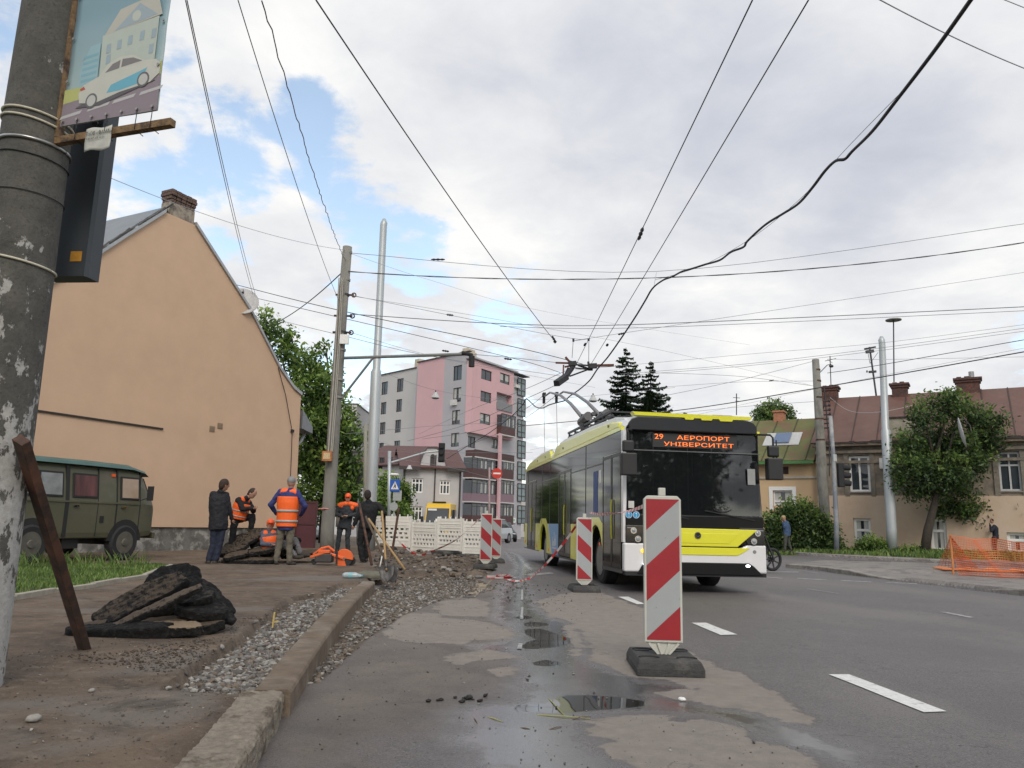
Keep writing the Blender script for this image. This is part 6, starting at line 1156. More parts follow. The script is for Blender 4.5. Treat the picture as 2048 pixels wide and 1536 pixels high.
# ================= VEHICLES =================
olive = mat('olive_paint', (.085, .085, .052), .5, var=.15, vs=1.5, col2=(.11,.10,.07), c2s=1.2, c2t=(.5,.65)); teal = mat('teal_roof', (.05, .11, .10), .5, var=.15, vs=2)
def make_van():
    f = G(243, 1121, .12); hd = R(18); d = np.array([math.sin(hd), math.cos(hd)]); t = thing('van', 'olive green old military style van with a teal roof parked beside the peach house', 'van', (f[0], f[1], .12), math.atan2(d[1], d[0]))
    # local: x forward, near side is y = 0 going to y = +1.9 away (to the left of travel)
    W2 = 1.86
    def sec(x, z0, zb, zt, ins=0, tp=.10, rr=.12):
        y0, y1 = ins, W2-ins
        h = [(y0+.02, z0), (y0, z0+.12), (y0, zb), (y0+tp*.5, zb+(zt-zb)*.5), (y0+tp, zt-rr), (y0+tp+.06, zt-.03), (y0+tp+.2, zt)]
        return [(x, y, z) for y, z in h]+[(x, W2-y, z) for y, z in h[::-1]]
    mb = MB(); mb.loft([sec(-3.32, .62, 1.22, 1.92, .10), sec(-3.2, .50, 1.22, 1.97, .02), sec(-2.0, .48, 1.22, 2.0), sec(0, .48, 1.22, 2.0), sec(.35, .48, 1.22, 1.98, .0), sec(.55, .50, 1.22, 1.88, .02, .14), sec(.80, .52, 1.20, 1.50, .06, .12), sec(.92, .55, 1.12, 1.28, .14, .05, .05), sec(.95, .60, 1.0, 1.12, .2, .02, .02)])
    mb.build('body', olive, t, smooth=False, bevel=.02)
    def rsec(x, z, ins, h): 
        pts = [(ins, z), (ins+.05, z+h*.5), (ins+.2, z+h*.9), (W2/2, z+h*1.15), (W2-ins-.2, z+h*.9), (W2-ins-.05, z+h*.5), (W2-ins, z)]; return [(x, y, zz) for y, zz in pts]
    mb = MB(); mb.loft([rsec(-3.36, 1.93, .06, .07), rsec(-3.2, 1.96, .02, .12), rsec(-1, 1.97, .02, .13), rsec(.1, 1.965, .03, .12), rsec(.5, 1.90, .06, .10), rsec(.66, 1.84, .12, .05)]); mb.build('roof', teal, t, smooth=False)
    gl_ = mat('van_glass', (.05, .055, .055), .08, var=.4, vs=2, spec=.6); sea = mat('seal', (.015,.015,.015), .7, var=0)
    def sidewin(x0, x1, z0=1.34, z1=1.76, gm=gl_, split=None):
        tlt = lambda z: (z-1.22)/.78*.10*.92-.008
        def q(a, b, c, d_, o): return [(a, tlt(c)-o, c), (b, tlt(c)-o, c), (b, tlt(d_)-o, d_), (a, tlt(d_)-o, d_)]
        mb = MB(); mb.loft([q(x0-.04, x1+.04, z0-.04, z1+.04, -.01), q(x0-.04, x1+.04, z0-.04, z1+.04, .012)]); w = mb.build('window', sea, t, bevel=.01)
        mb = MB(); mb.face(q(x0, x1, z0, z1, .016)); mb.build('pane', gm, w)
        if split: mb = MB(); mb.box(split-.025, split+.025, tlt(z0)-.02, tlt(z1)+.0, z0, z1); mb.build('divider', sea, w)
    sidewin(-2.55, -1.72, split=-2.28, gm=mat('van_glass_light', (.19,.20,.20), .15, var=.4, vs=3)); sidewin(-1.42, -.86, gm=mat('van_curtain', (.10,.035,.035), .5, var=.7, vs=3, stretch=(2.5,1,.3)))
    sidewin(-.18, .28, gm=mat('see_through_glass', (.35,.26,.19), .2, var=.1)); 
    mb = MB()   # door seams and openings
    for x, w_ in ((-1.57, .09), (-.30, .035), (-.80, .012), (-2.75, .012), (.36, .015)): mb.box(x-w_/2, x+w_/2, -.006, .02, .52, 1.22); mb.loft([[(x-w_/2, -.004, 1.221), (x+w_/2, -.004, 1.221), (x+w_/2, .03, 1.221), (x-w_/2, .03, 1.221)], [(x-w_/2, .083, 1.93), (x+w_/2, .083, 1.93), (x+w_/2, .13, 1.93), (x-w_/2, .13, 1.93)]])
    mb.build('door_gap', sea, t)
    mb = MB(); mb.box(-3.15, .34, -.016, -.0, 1.20, 1.235); mb.build('waist_rib', olive, t)
    for x in (-1.36, -.12): mb = MB(); mb.box(x-.06, x+.06, -.035, -.008, 1.12, 1.15); mb.build('handle', chrome, t)
    mb = MB(); mb.box(-.72, -.62, -.01, .0, .80, .94); mb.build('fuel_flap', sea, t)
    for xw in (0, -2.3):
        mb = MB(); n = 12; mb.prism([(xw-.46*math.cos(math.pi*k/n), .42+.46*math.sin(math.pi*k/n)) for k in range(n+1)], 'y', -.006, .5); mb.build('wheel_arch', sea, t)
        for yy_ in (.065, W2-.10):
            rr = .385; mb = MB(); mb.loft([[(xw+r_*math.cos(a), y, .385+r_*math.sin(a)) for a in np.linspace(0, 2*math.pi, 28, endpoint=False)] for y, r_ in ((yy_-.09, .25), (yy_-.10, .33), (yy_-.06, rr), (yy_+.08, rr), (yy_+.12, .33))]); w = mb.build('wheel', rub, t)
            mb = MB(); mb.loft([[(xw+r_*math.cos(a), y, .385+r_*math.sin(a)) for a in np.linspace(0, 2*math.pi, 20, endpoint=False)] for y, r_ in ((yy_-.095, .235), (yy_-.06, .2), (yy_-.07, .1), (yy_-.12, .07))]); mb.build('rim', mat('rim_dirty', (.09,.085,.07), .7, var=.3), w)
    MB().box(.94, 1.02, .1, W2-.1, .46, .60).build('bumper', olive, t, bevel=.02); MB().box(-3.42, -3.34, .1, W2-.1, .46, .58).build('bumper', olive, t, bevel=.02)
    mb = MB(); mb.tube([(.34, .0, 1.30), (.42, -.16, 1.36), (.42, -.2, 1.5)], .012, 6); mb.box(.38, .42, -.29, -.14, 1.30, 1.62); mb.build('mirror', rub, t, bevel=.02)
    mb = MB(); mb.tube([(.955, .35, .86), (.98, .35, .86)], .1, 16); mb.build('headlight', mat('lens', None), t); mb = MB(); mb.tube([(.955, W2-.35, .86), (.98, W2-.35, .86)], .1, 16); mb.build('headlight', mat('lens', None), t)
    mb = MB(); mb.loft([[(.58, .2, 1.80), (.58, W2-.2, 1.80), (.60, W2-.2, 1.80), (.60, .2, 1.80)], [(.90, .22, 1.30), (.90, W2-.22, 1.30), (.92, W2-.22, 1.30), (.92, .22, 1.30)]]); mb.build('windscreen', gl_, t)
    mb = MB(); mb.box(-.45, -.36, .06, .09, 1.78, 1.84); mb.build('marker_lamp', mat('marker', None), t)
    mb = MB(); mb.box(-3.0, .6, .35, W2-.35, .36, .50); mb.box(-1.5, -1.1, .1, .5, .28, .48); mb.tube([(-2.3, .1, .385), (-2.3, W2-.1, .385)], .06, 8); mb.tube([(0, .1, .385), (0, W2-.1, .385)], .06, 8); mb.build('chassis', sea, t)
make_van()
mat('car_glass', (.03,.035,.04), .05, spec=.8)
def boxcar(name, label, cat, u, v, Y, z0, yaw, paint, L_=4.3, W_=1.75, H_=1.48, van=False):
    c = P(u, v, Y); t = thing(name, label, cat, (c[0], c[1], z0), yaw)   # front faces -y, x across
    def s(y, w, zl, zh): return [(-w, y, zl), (-w*1.0, y, (zl+zh)/2), (-w*.93, y, zh), (w*.93, y, zh), (w, y, (zl+zh)/2), (w, y, zl)]
    w = W_/2
    if not van:
        mb = MB(); mb.loft([s(0, w*.82, .35, .62), s(.12, w*.95, .25, .72), s(1.1, w, .25, .88), s(1.3, w, .25, .92), s(3.7, w, .25, .95), s(L_-.1, w*.95, .28, .92), s(L_, w*.85, .4, .85)]); mb.build('body', paint, t, bevel=.04)
        mb = MB(); mb.loft([s(1.15, w*.88, .86, .9), s(1.85, w*.78, .9, 1.40), s(2.2, w*.76, .9, H_), s(3.2, w*.76, .9, H_-.02), s(4.0, w*.84, .9, .97)]); cb = mb.build('cabin', mat('car_glass', (.03,.035,.04), .05, spec=.8), t, bevel=.02)
        mb = MB(); mb.loft([s(1.95, w*.74, 1.38, 1.43), s(2.2, w*.76, 1.44, H_+.02), s(3.2, w*.76, 1.44, H_), s(3.6, w*.7, 1.28, 1.36)]); mb.build('roof', paint, t, bevel=.02)
        for x in (-w*.68, w*.68): MB().ell((x, .06, .62), (.2, .06, .08)).build('headlight', mat('lens', None), t, smooth=True)
        ys = (.8, 3.4); rr = .32
    else:
        mb = MB(); mb.loft([s(0, w*.9, .45, 1.05), s(.1, w, .35, 1.2), s(.35, w, .35, 1.3), s(.75, w*.97, .35, H_-.25), s(1.0, w*.95, .35, H_), s(L_-.1, w*.95, .35, H_), s(L_, w*.9, .4, H_-.1)]); mb.build('body', paint, t, bevel=.05)
        mb = MB(); mb.loft([[(-w*.84, .30, 1.32), (w*.84, .30, 1.32), (w*.84, .34, 1.32), (-w*.84, .34, 1.32)], [(-w*.82, .70, H_-.38), (w*.82, .70, H_-.38), (w*.82, .76, H_-.38), (-w*.82, .76, H_-.38)]]); ws = mb.build('windscreen', mat('car_glass', None), t)
        mb = MB(); mb.box(-w*.75, -w*.1, .60, .62, H_-.56, H_-.42); mb.box(-.12, .12, .3, .32, 1.38, 1.6); mb.box(0, .3, .4, .42, 1.6, 1.75); mb.build('paper_notice', whitef, t)
        mb = MB(); mb.box(-.5, .5, .95, 1.3, H_, H_+.12); mb.build('roof_vent', rub, t, bevel=.03)
        for sx in (-1, 1):
            MB().box(sx*(w+.12)-.1, sx*(w+.12)+.1, .3, .38, 1.35, 1.75).build('mirror', rub, t, bevel=.03); mb = MB(); mb.tube([(sx*w*.72, -.03, .85), (sx*w*.72, .02, .85)], .11, 14); mb.build('headlight', mat('lens', None), t)
            MB().box(sx*(w*.955)-.004, sx*(w*.955)+.004, 1.2, L_-.4, 1.35, H_-.45).build('side_glass', mat('car_glass', None), t)
        MB().box(-w*.6, w*.6, -.02, .03, .62, .86).build('grille', rub, t); MB().box(-w, w, -.08, .02, .38, .56).build('bumper', rub, t, bevel=.03)
        ys = (.9, L_-1.3); rr = .38
    for y in ys:
        for sx in (-1, 1): mb = MB(); mb.tube([(sx*(w-.2), y, rr), (sx*(w+.005), y, rr)], rr, 20); ww_ = mb.build('wheel', rub, t); mb = MB(); mb.tube([(sx*(w), y, rr), (sx*(w+.012), y, rr)], rr*.6, 14); mb.build('rim', mat('rim_grey', None), ww_)
    return t
boxcar('minibus', 'yellow minibus facing the camera behind the white plastic barriers', 'minibus', 873, 1040, 57, -.25, R(-3), mat('minibus_yellow', (.62,.38,.02), .4, var=.05), 6.5, 2.0, 2.75, True)
boxcar('parked_car', 'silver car seen over the white barrier just left of the far beacons', 'car', 953, 1040, 47, -.1, R(-20), mat('car_silver', (.42,.44,.46), .3, var=.03, metal=.3))
boxcar('parked_car', 'dark green car in the distance between the far beacons and the trolleybus', 'car', 1014, 1060, 60, -.28, R(10), mat('car_dark', (.025,.035,.035), .3, var=.03))
boxcar('parked_car', 'white car half hidden behind the grey concrete pole and burgundy gate', 'car', 646, 1040, 38, -.0, R(62), mat('car_white', (.55,.56,.57), .3, var=.03), H_=1.7)
# motorcycle beyond the bus
c = G(1545, 1142, 0); mt_ = thing('motorcycle', 'motorcycle hidden behind the trolleybus with only its front wheel showing', 'motorcycle', (c[0], c[1], 0), R(200))
def cyc_wheel(x):
    rr = .31; mb = MB(); n = 32; mb.tube([(x+(rr-.035)*math.cos(2*math.pi*k/n), 0, rr+(rr-.035)*math.sin(2*math.pi*k/n)) for k in range(n+1)], .042, 8); w = mb.build('wheel', rub, mt_, smooth=True)
    mb = MB(); [mb.bar((x, 0, rr), (x+.24*math.cos(a), 0, rr+.24*math.sin(a)), .035, .02, up=(0,1,0)) for a in np.arange(0, 6.28, 6.2832/7)]; mb.tube([(x, -.05, rr), (x, .05, rr)], .055, 14); mb.build('spokes', darkm, w)
    mb = MB(); mb.tube([(x, -.052, rr), (x, -.046, rr)], .12, 18); mb.build('brake_disc', chrome, w)
cyc_wheel(0); cyc_wheel(1.35)
mb = MB(); mb.tube([(0, .07, .31), (.28, .07, .95)], .025, 8); mb.tube([(0, -.07, .31), (.28, -.07, .95)], .025, 8); mb.tube([(.28, 0, .95), (.75, 0, .75), (1.35, 0, .31)], .04, 8); mb.build('frame', darkm, mt_)
MB().ell((.6, 0, .82), (.27, .14, .13)).build('tank', mat('tank_red', (.2,.02,.02), .3), mt_, smooth=True); MB().ell((1.05, 0, .78), (.34, .12, .06)).build('seat', rub, mt_, smooth=True); mb = MB(); mb.box(.45, .9, -.15, .15, .25, .6); mb.build('engine', darkm, mt_, bevel=.04)
mb = MB(); mb.tube([(.3, -.35, 1.02), (.28, 0, .98), (.3, .35, 1.02)], .016, 6); mb.build('handlebar', darkm, mt_)
# ================= PEOPLE =================
skin = mat('skin', (.36, .20, .14), .6, var=.05)
def capsule(mb, p, q, r0, r1, n=12):
    p = Vector(p); q = Vector(q); d = q-p; L_ = max(d.length, 1e-4); d = d/L_; pts = []; rs = []
    for k in range(4): a = math.pi/2*(1-k/4); pts.append(p-d*r0*math.sin(a)); rs.append(max(r0*math.cos(a), 1e-4))
    pts.append(p); rs.append(r0); pts.append(q); rs.append(r1)
    for k in range(1, 5): a = math.pi/2*k/4; pts.append(q+d*r1*math.sin(a)); rs.append(max(r1*math.cos(a), 1e-4))
    mb.tube(pts, rs, n)
def frame3(up, side):
    z = Vector(up).normalized(); x = Vector(side); x = (x-z*x.dot(z)).normalized(); y = z.cross(x); return Matrix((x, y, z)).transposed()
def person(label, J, Y0, top, bottom, shoe, hair=None, cap=None, vest=None, face_dir=(0,-1,0), vox=.011, jk=1.0, extra=None, headr=1.0, z0=None, straps=False, scale=1.0, hands_grip=False):
    """J: joints as (u, v, dy) sight-line points at depth Y0+dy"""
    g = {k: Vector(P(a[0], a[1], Y0+(a[2] if len(a) > 2 else 0))) for k, a in J.items()}
    x0 = (g['ankL'].x+g['ankR'].x)/2; y0 = (g['ankL'].y+g['ankR'].y)/2; zb_ = z0 if z0 is not None else zat(x0, y0); t = thing('person', label, 'person', (x0, y0, zb_)); O = Vector((x0, y0, zb_)); g = {k: v-O for k, v in g.items()}
    s = scale; fd = Vector(face_dir).normalized(); sh = (g['shR']-g['shL']); hp = g['hipR']-g['hipL']
    chest = (g['shL']+g['shR'])/2; pel = (g['hipL']+g['hipR'])/2; up = (chest-pel).normalized(); sp_len = (chest-pel).length
    def torso(mb, inf, lo=0.0, hi=1.0):
        side = sh if sh.length > .12 else fd.cross(Vector((0,0,1))); M3 = frame3(up, side)
        prof = [(-.10, .150, .115), (0, .165, .125), (.2, .160, .120), (.45, .165, .122), (.7, .182, .128), (.88, .180, .115), (1.0, .150, .095), (1.08, .085, .07)]
        rings = []
        for f_, a, b in prof:
            if f_ < lo or f_ > hi: continue
            c = pel.lerp(chest, f_); rings.append([c+M3 @ Vector(((a+inf)*s*math.cos(q), (b+inf)*s*math.sin(q), 0)) for q in np.linspace(0, 2*math.pi, 16, endpoint=False)])
        mb.loft(rings); return M3
    # continuous body
    b = MB(); torso(b, -.012); capsule(b, chest-up*.02, g['neck']+(g['head']-g['neck'])*.3, .065*s, .055*s)
    hd_ = g['head']; hu = (hd_-g['neck']).normalized()*.6+Vector((0,0,1))*.4; hu.normalize(); MH = frame3(hu, fd.cross(Vector((0,0,1)))); hr = .098*s*headr
    b.ell(hd_+hu*.02*s, (hr*.80, hr*.98, hr*1.18), 18, 12, rot=MH); b.ell(hd_-hu*.045*s+fd*.02*s, (hr*.62, hr*.72, hr*.72), 14, 8, rot=MH)
    b.ell(hd_+fd*hr*.98-hu*.012*s, (.014*s, .020*s, .024*s), 8, 6, rot=MH); sd_ = fd.cross(Vector((0,0,1))).normalized()
    for q in (-1, 1): b.ell(hd_+sd_*q*hr*.80-hu*.005*s, (.010*s, .018*s, .030*s), 8, 6, rot=MH)
    capsule(b, hd_+fd*hr*.86-hu*.052*s-sd_*.018*s, hd_+fd*hr*.86-hu*.052*s+sd_*.018*s, .008*s, .008*s, 6)
    for L_ in 'LR':
        sj, e, w = g['sh'+L_], g['el'+L_], g['wr'+L_]; capsule(b, sj, e, .050*s, .038*s); capsule(b, e, w, .038*s, .026*s)
        dv = (w-e).normalized(); ref = up if abs(dv.dot(up)) < .9 else fd; sx = dv.cross(ref).normalized(); pn = sx.cross(dv)
        hand = w+dv*.055*s; capsule(b, w, hand+sx*.014*s, .024*s, .022*s, 8); capsule(b, w, hand-sx*.014*s, .024*s, .022*s, 8)
        for k, ln in enumerate((.060, .070, .066, .052)):
            r_ = hand+sx*(.026-.0175*k)*s; m_ = r_+dv*ln*.62*s+pn*.012*s; capsule(b, r_, m_, .0095*s, .0088*s, 6); capsule(b, m_, m_+(dv*.5+pn*.85).normalized()*ln*.5*s, .0088*s, .0075*s, 6)
        th = w+dv*.02*s+sx*.024*s; capsule(b, th, th+(dv*.6+sx*.7+pn*.4).normalized()*.055*s, .012*s, .009*s, 6)
        h, k_, a = g['hip'+L_], g['kn'+L_], g['ank'+L_]; capsule(b, h, k_, .078*s, .050*s); capsule(b, k_, a, .050*s, .034*s)
    b.build('body', skin, t, remesh=vox*.75, smooth=True)
    # eyes and brows sit on the face
    e_ = MB(); [e_.ell(hd_+sd_*q*.032*s+fd*hr*.88+hu*.016*s, (.012*s, .006*s, .006*s), 8, 6, rot=MH) for q in (-1, 1)]; e_.build('eyes', mat('eye_dark', (.03,.02,.018), .4, var=0), t)
    # trousers
    m = MB(); torso(m, .008, -.2, .25); capsule(m, g['hipL'], g['hipR'], .095*s, .095*s)
    for L_ in 'LR': h, k_, a = g['hip'+L_], g['kn'+L_], g['ank'+L_]; capsule(m, h, k_, .098*s, .072*s); capsule(m, k_, k_.lerp(a, .93), .072*s, .064*s)
    m.build('trousers', bottom, t, remesh=vox, smooth=True)
    for L_ in 'LR':
        a = g['ank'+L_]; tv = g['toe'+L_]-a if 'toe'+L_ in g else Vector((fd.x*.17, fd.y*.17, -.05)); heel = a-tv*.25; heel.z = min(heel.z, a.z)-.035*s; tp_ = a+tv; m = MB(); capsule(m, heel, a+tv*.5-Vector((0,0,.035*s)), .042*s, .046*s); capsule(m, a+tv*.5-Vector((0,0,.035*s)), tp_-Vector((0,0,.01)), .046*s, .036*s); capsule(m, a+Vector((0,0,.03)), a-Vector((0,0,.03)), .045*s, .048*s); m.build('shoe', shoe, t, remesh=vox, smooth=True)
    # jacket
    m = MB(); torso(m, .024*jk, -.2); capsule(m, g['shL'], g['shR'], .075*s, .075*s)
    for L_ in 'LR': sj, e, w = g['sh'+L_], g['el'+L_], g['wr'+L_]; capsule(m, sj, e, .074*s, .060*s); capsule(m, e, e.lerp(w, .95), .060*s, .044*s)
    capsule(m, chest, g['neck']-hu*.02, .085*s, .070*s)
    jo = m.build('jacket', top, t, remesh=vox, smooth=True)
    tx = bpy.data.textures.get('folds') or bpy.data.textures.new('folds', 'CLOUDS'); tx.noise_scale = .09
    for o in children(t):
        if o.name.split('.')[0] in ('jacket', 'trousers'): dd = o.modifiers.new('d', 'DISPLACE'); dd.texture = tx; dd.strength = .035; dd.mid_level = .5; dd.texture_coords = 'GLOBAL'
    if hair: m = MB(); m.ell(hd_+hu*.034*s-fd*.014*s, (hr*.86, hr*1.02, hr*1.10), 18, 10, rot=MH); m.ell(hd_-fd*.05*s-hu*.0*s, (hr*.8, hr*.6, hr*.95), 14, 8, rot=MH); m.build('hair', hair, t, smooth=True)
    if cap: m = MB(); m.ell(hd_+hu*.05*s, (hr*.92, hr*1.10, hr*.98), 18, 10, rot=MH); c1 = m.build('cap', cap, t, smooth=True); m = MB(); m.ell(hd_+hu*.055*s+fd*hr*1.15, (hr*.62, hr*.55, .008*s), 14, 5, rot=MH); m.build('peak', cap, c1, smooth=True)
    if vest:
        m = MB(); M3 = torso(m, .046*jk, .0, .96)
        for L_ in 'LR': capsule(m, g['sh'+L_].lerp(chest, .25), g['sh'+L_].lerp(chest, .75)+up*.02, .082*s, .082*s)
        vo = m.build('hi_vis_vest', vest, t, remesh=vox, smooth=True)
        side = sh if sh.length > .12 else fd.cross(Vector((0,0,1)))
        for f_ in (.16, .46):
            rr_ = []; 
            for df in (-.035, .035):
                c = pel.lerp(chest, f_+df); rr_.append([c+M3 @ Vector(((.165+.054*jk)*s*math.cos(q), (.122+.054*jk)*s*math.sin(q), 0)) for q in np.linspace(0, 2*math.pi, 28, endpoint=False)])
            m = MB(); m.loft(rr_, cap=False); m.build('reflective_band', mat('reflective_grey', (.33,.33,.31), .4, var=.08), vo, smooth=True, solid=.004)
    return t
orv = mat('hi_vis_orange', (.85, .12, .012), .55, var=.06, vs=9, emit=(1, .16, .02), es=.0); navy = mat('navy_cloth', (.010,.013,.024), .85, var=.2, vs=12); blackc = mat('black_cloth', (.007,.007,.009), .85, var=.2, vs=12); khaki = mat('khaki_cloth', (.125,.112,.085), .9, var=.15, vs=10); bluec = mat('blue_cloth', (.02,.03,.13), .8, var=.2, vs=9); greyb = mat('grey_blue_cloth', (.08,.10,.14), .85, var=.2, vs=9)
capo = mat('cap_orange', (.85,.11,.02), .5, var=.04); brownh = mat('brown_hair', (.035,.02,.014), .8, var=.3, vs=40); shoem = mat('work_shoe', (.04,.032,.026), .8, var=.3); darkgr = mat('workwear_grey', (.028,.033,.040), .85, var=.2, vs=10)
def K(d, k=.2148, ox=390, oy=930): return {n: (ox+a[0]*k, oy+a[1]*k, *(a[2:])) for n, a in d.items()}
person('man in dark jacket and blue trousers with his back turned, leftmost of the group', K(dict(head=(272,190,0), neck=(245,238,0), shL=(165,275,-.02), shR=(288,278,.12), elL=(160,400,.05), elR=(318,410,.15), wrL=(205,505,.22), wrR=(345,505,.22), hipL=(185,575,0), hipR=(250,575,.05), knL=(172,735,0), knR=(232,735,.05), ankL=(125,890,-.05), ankR=(190,893,0), toeL=(105,905,.06), toeR=(225,905,.12))), 16.9, mat('black_jacket', (.008,.009,.013), .8, var=.2, vs=9), mat('navy_trousers', (.012,.017,.036), .85, var=.2), shoem, hair=brownh, face_dir=(.75,.65,0), jk=1.5, headr=1.1)
person('worker in orange vest leaning on his raised knee, one foot on the slabs', K(dict(head=(532,268,0), neck=(490,300,0), shL=(405,330,-.15), shR=(495,345,.18), elL=(445,410,-.18), elR=(545,430,.15), wrL=(535,405,-.1), wrR=(555,412,.05), hipL=(375,505,-.08), hipR=(420,500,.1), knL=(352,630,-.08), knR=(535,478,.1), ankL=(335,770,-.1), ankR=(522,592,.12), toeL=(385,785,-.1), toeR=(585,605,.12))), 17.9, blackc, blackc, shoem, hair=brownh, vest=orv, face_dir=(.85,-.25,-.15), z0=.12)
person('seated worker in an orange cap and grey overall resting against the slab pile', K(dict(head=(702,560,0), neck=(692,600,0), shL=(640,640,-.02), shR=(752,645,.05), elL=(630,735,-.12), elR=(790,735,-.05), wrL=(725,745,-.25), wrR=(740,740,-.2), hipL=(680,815,.0), hipR=(750,815,.05), knL=(830,735,-.3), knR=(930,700,.0), ankL=(930,840,-.35), ankR=(975,815,-.05), toeL=(1000,850,-.35), toeR=(1065,838,-.1))), 17.6, greyb, mat('grey_overall', (.15,.15,.155), .9, var=.15), shoem, cap=capo, vest=orv, face_dir=(.25,-1,0), z0=.12)
person('tall worker seen from behind in orange vest, blue jacket and khaki trousers', K(dict(head=(897,168,0), neck=(893,222,0), shL=(795,255,0), shR=(950,258,0), elL=(705,372,-.02), elR=(1025,385,-.02), wrL=(768,462,.18), wrR=(985,470,.18), hipL=(805,575,0), hipR=(895,575,0), knL=(785,735,.02), knR=(880,735,.02), ankL=(757,893,0), ankR=(880,893,0), toeL=(742,915,.16), toeR=(930,915,.12))), 17.0, bluec, khaki, shoem, cap=mat('grey_cap', (.08,.07,.075), .8), vest=orv, face_dir=(.1,1,0), jk=1.3, headr=1.02)
person('worker in orange cap facing the camera, looking down at his hands', K(dict(head=(1424,308,0), neck=(1420,350,0), shL=(1350,378,0), shR=(1495,378,0), elL=(1312,455,-.02), elR=(1520,458,-.02), wrL=(1368,478,-.24), wrR=(1420,474,-.24), hipL=(1355,570,0), hipR=(1432,570,0), knL=(1338,680,0), knR=(1420,680,0), ankL=(1325,795,0), ankR=(1425,800,0), toeL=(1315,810,-.14), toeR=(1430,812,-.14))), 22.6, darkgr, darkgr, shoem, cap=capo, vest=None, face_dir=(.1,-1,-.15), headr=1.0)
pw = [o for o in S.collection.objects if o.get('label', '').startswith('worker in orange cap')][0]
# his orange shoulder yoke
jk5 = [c for c in children(pw) if c.name.startswith('jacket')][0]
O5 = pw.matrix_basis.translation; mb = MB()
for a, b in (((1352,378),(1402,362)), ((1494,378),(1444,362)), ((1380,372),(1384,402)), ((1466,372),(1462,402))): capsule(mb, Vector(P(390+a[0]*.2148, 930+a[1]*.2148, 22.6))-O5, Vector(P(390+b[0]*.2148, 930+b[1]*.2148, 22.56))-O5, .088, .075)
yo = mb.build('orange_yoke', orv, jk5, remesh=.012, smooth=True); 
person('man in black seen from behind beside the leaning shovels', K(dict(head=(1608,285,0), neck=(1612,330,0), shL=(1560,368,0), shR=(1700,372,.05), elL=(1522,465,-.02), elR=(1762,440,.0), wrL=(1480,560,.0), wrR=(1745,505,.2), hipL=(1560,570,0), hipR=(1640,570,.02), knL=(1535,730,.02), knR=(1600,720,.1), ankL=(1560,895,0), ankR=(1590,870,.15), toeL=(1515,925,-.08), toeR=(1560,890,.25))), 18.6, blackc, blackc, shoem, hair=mat('dark_hair', (.02,.014,.012), .8), face_dir=(-.15,1,0), jk=1.4)
K6 = lambda d: K(d, .3386, 1490, 660)
person('pedestrian in blue jacket and beige cap walking past the big bush', K6(dict(head=(229,1113,0), neck=(236,1128,0), shL=(238,1138,-.12), shR=(250,1138,.12), elL=(232,1165,-.15), elR=(262,1172,.15), wrL=(222,1135,-.2), wrR=(265,1205,.1), hipL=(240,1212,-.08), hipR=(254,1212,.08), knL=(238,1255,-.1), knR=(258,1252,.08), ankL=(236,1298,-.1), ankR=(272,1296,.05), toeL=(224,1305,-.1), toeR=(264,1306,.05))), 36.2, mat('ped_blue', (.04,.075,.15), .8), mat('ped_green', (.05,.055,.045), .85), shoem, cap=mat('beige_cap', (.33,.24,.13), .7), face_dir=(-1,-.1,0), vox=.018)
person('pedestrian in dark jacket and brown trousers walking behind the orange mesh', K6(dict(head=(1460,1130,0), neck=(1468,1146,0), shL=(1472,1160,-.12), shR=(1488,1160,.12), elL=(1455,1188,-.2), elR=(1498,1195,.15), wrL=(1447,1150,-.22), wrR=(1492,1225,.1), hipL=(1474,1228,-.08), hipR=(1490,1228,.08), knL=(1478,1284,-.1), knR=(1500,1280,.08), ankL=(1488,1340,-.1), ankR=(1528,1330,.05), toeL=(1475,1348,-.1), toeR=(1518,1345,.05))), 35.5, navy, mat('brown_trousers', (.07,.03,.028), .85), shoem, hair=brownh, face_dir=(-1,-.1,0), vox=.018)
person('driver in dark clothes seated behind the windscreen of the trolleybus', {k: v for k, v in dict(head=(1432,968), neck=(1432,986), shL=(1410,1000), shR=(1454,1000), elL=(1404,1024,-.05), elR=(1461,1024,-.05), wrL=(1420,1017,-.3), wrR=(1446,1017,-.3), hipL=(1420,1046,.1), hipR=(1445,1046,.1), knL=(1418,1046,-.3), knR=(1447,1046,-.3), ankL=(1418,1080,-.3), ankR=(1447,1080,-.3)).items()}, 14.35, navy, navy, shoem, hair=brownh, face_dir=(0,-1,0), z0=.0, vox=.016)
# ================= PLANTS =================
def leafmat(name, col, tr=.35):
    m = bpy.data.materials.new(name); m.use_nodes = True; t = m.node_tree; b = t.nodes['Principled BSDF']; L = t.links.new; b.inputs['Base Color'].default_value = (*col, 1); b.inputs['Roughness'].default_value = .55
    n = t.nodes.new('ShaderNodeTexNoise'); n.inputs['Scale'].default_value = 1.4; n.inputs['Detail'].default_value = 5; tc = t.nodes.new('ShaderNodeTexCoord'); L(tc.outputs['Object'], n.inputs[0]); mr = t.nodes.new('ShaderNodeMapRange'); L(n.outputs[0], mr.inputs[0]); mr.inputs[1].default_value = .3; mr.inputs[2].default_value = .7; mr.inputs[3].default_value = .65; mr.inputs[4].default_value = 1.4
    mx = t.nodes.new('ShaderNodeMix'); mx.data_type = 'RGBA'; mx.blend_type = 'MULTIPLY'; mx.inputs[0].default_value = 1; mx.inputs[6].default_value = (*col, 1); L(mr.outputs[0], mx.inputs[7]); L(mx.outputs[2], b.inputs['Base Color'])
    tl = t.nodes.new('ShaderNodeBsdfTranslucent'); L(mx.outputs[2], tl.inputs[0]); ms = t.nodes.new('ShaderNodeMixShader'); ms.inputs[0].default_value = tr; L(b.outputs[0], ms.inputs[1]); L(tl.outputs[0], ms.inputs[2]); L(ms.outputs[0], t.nodes['Material Output'].inputs[0]); return m
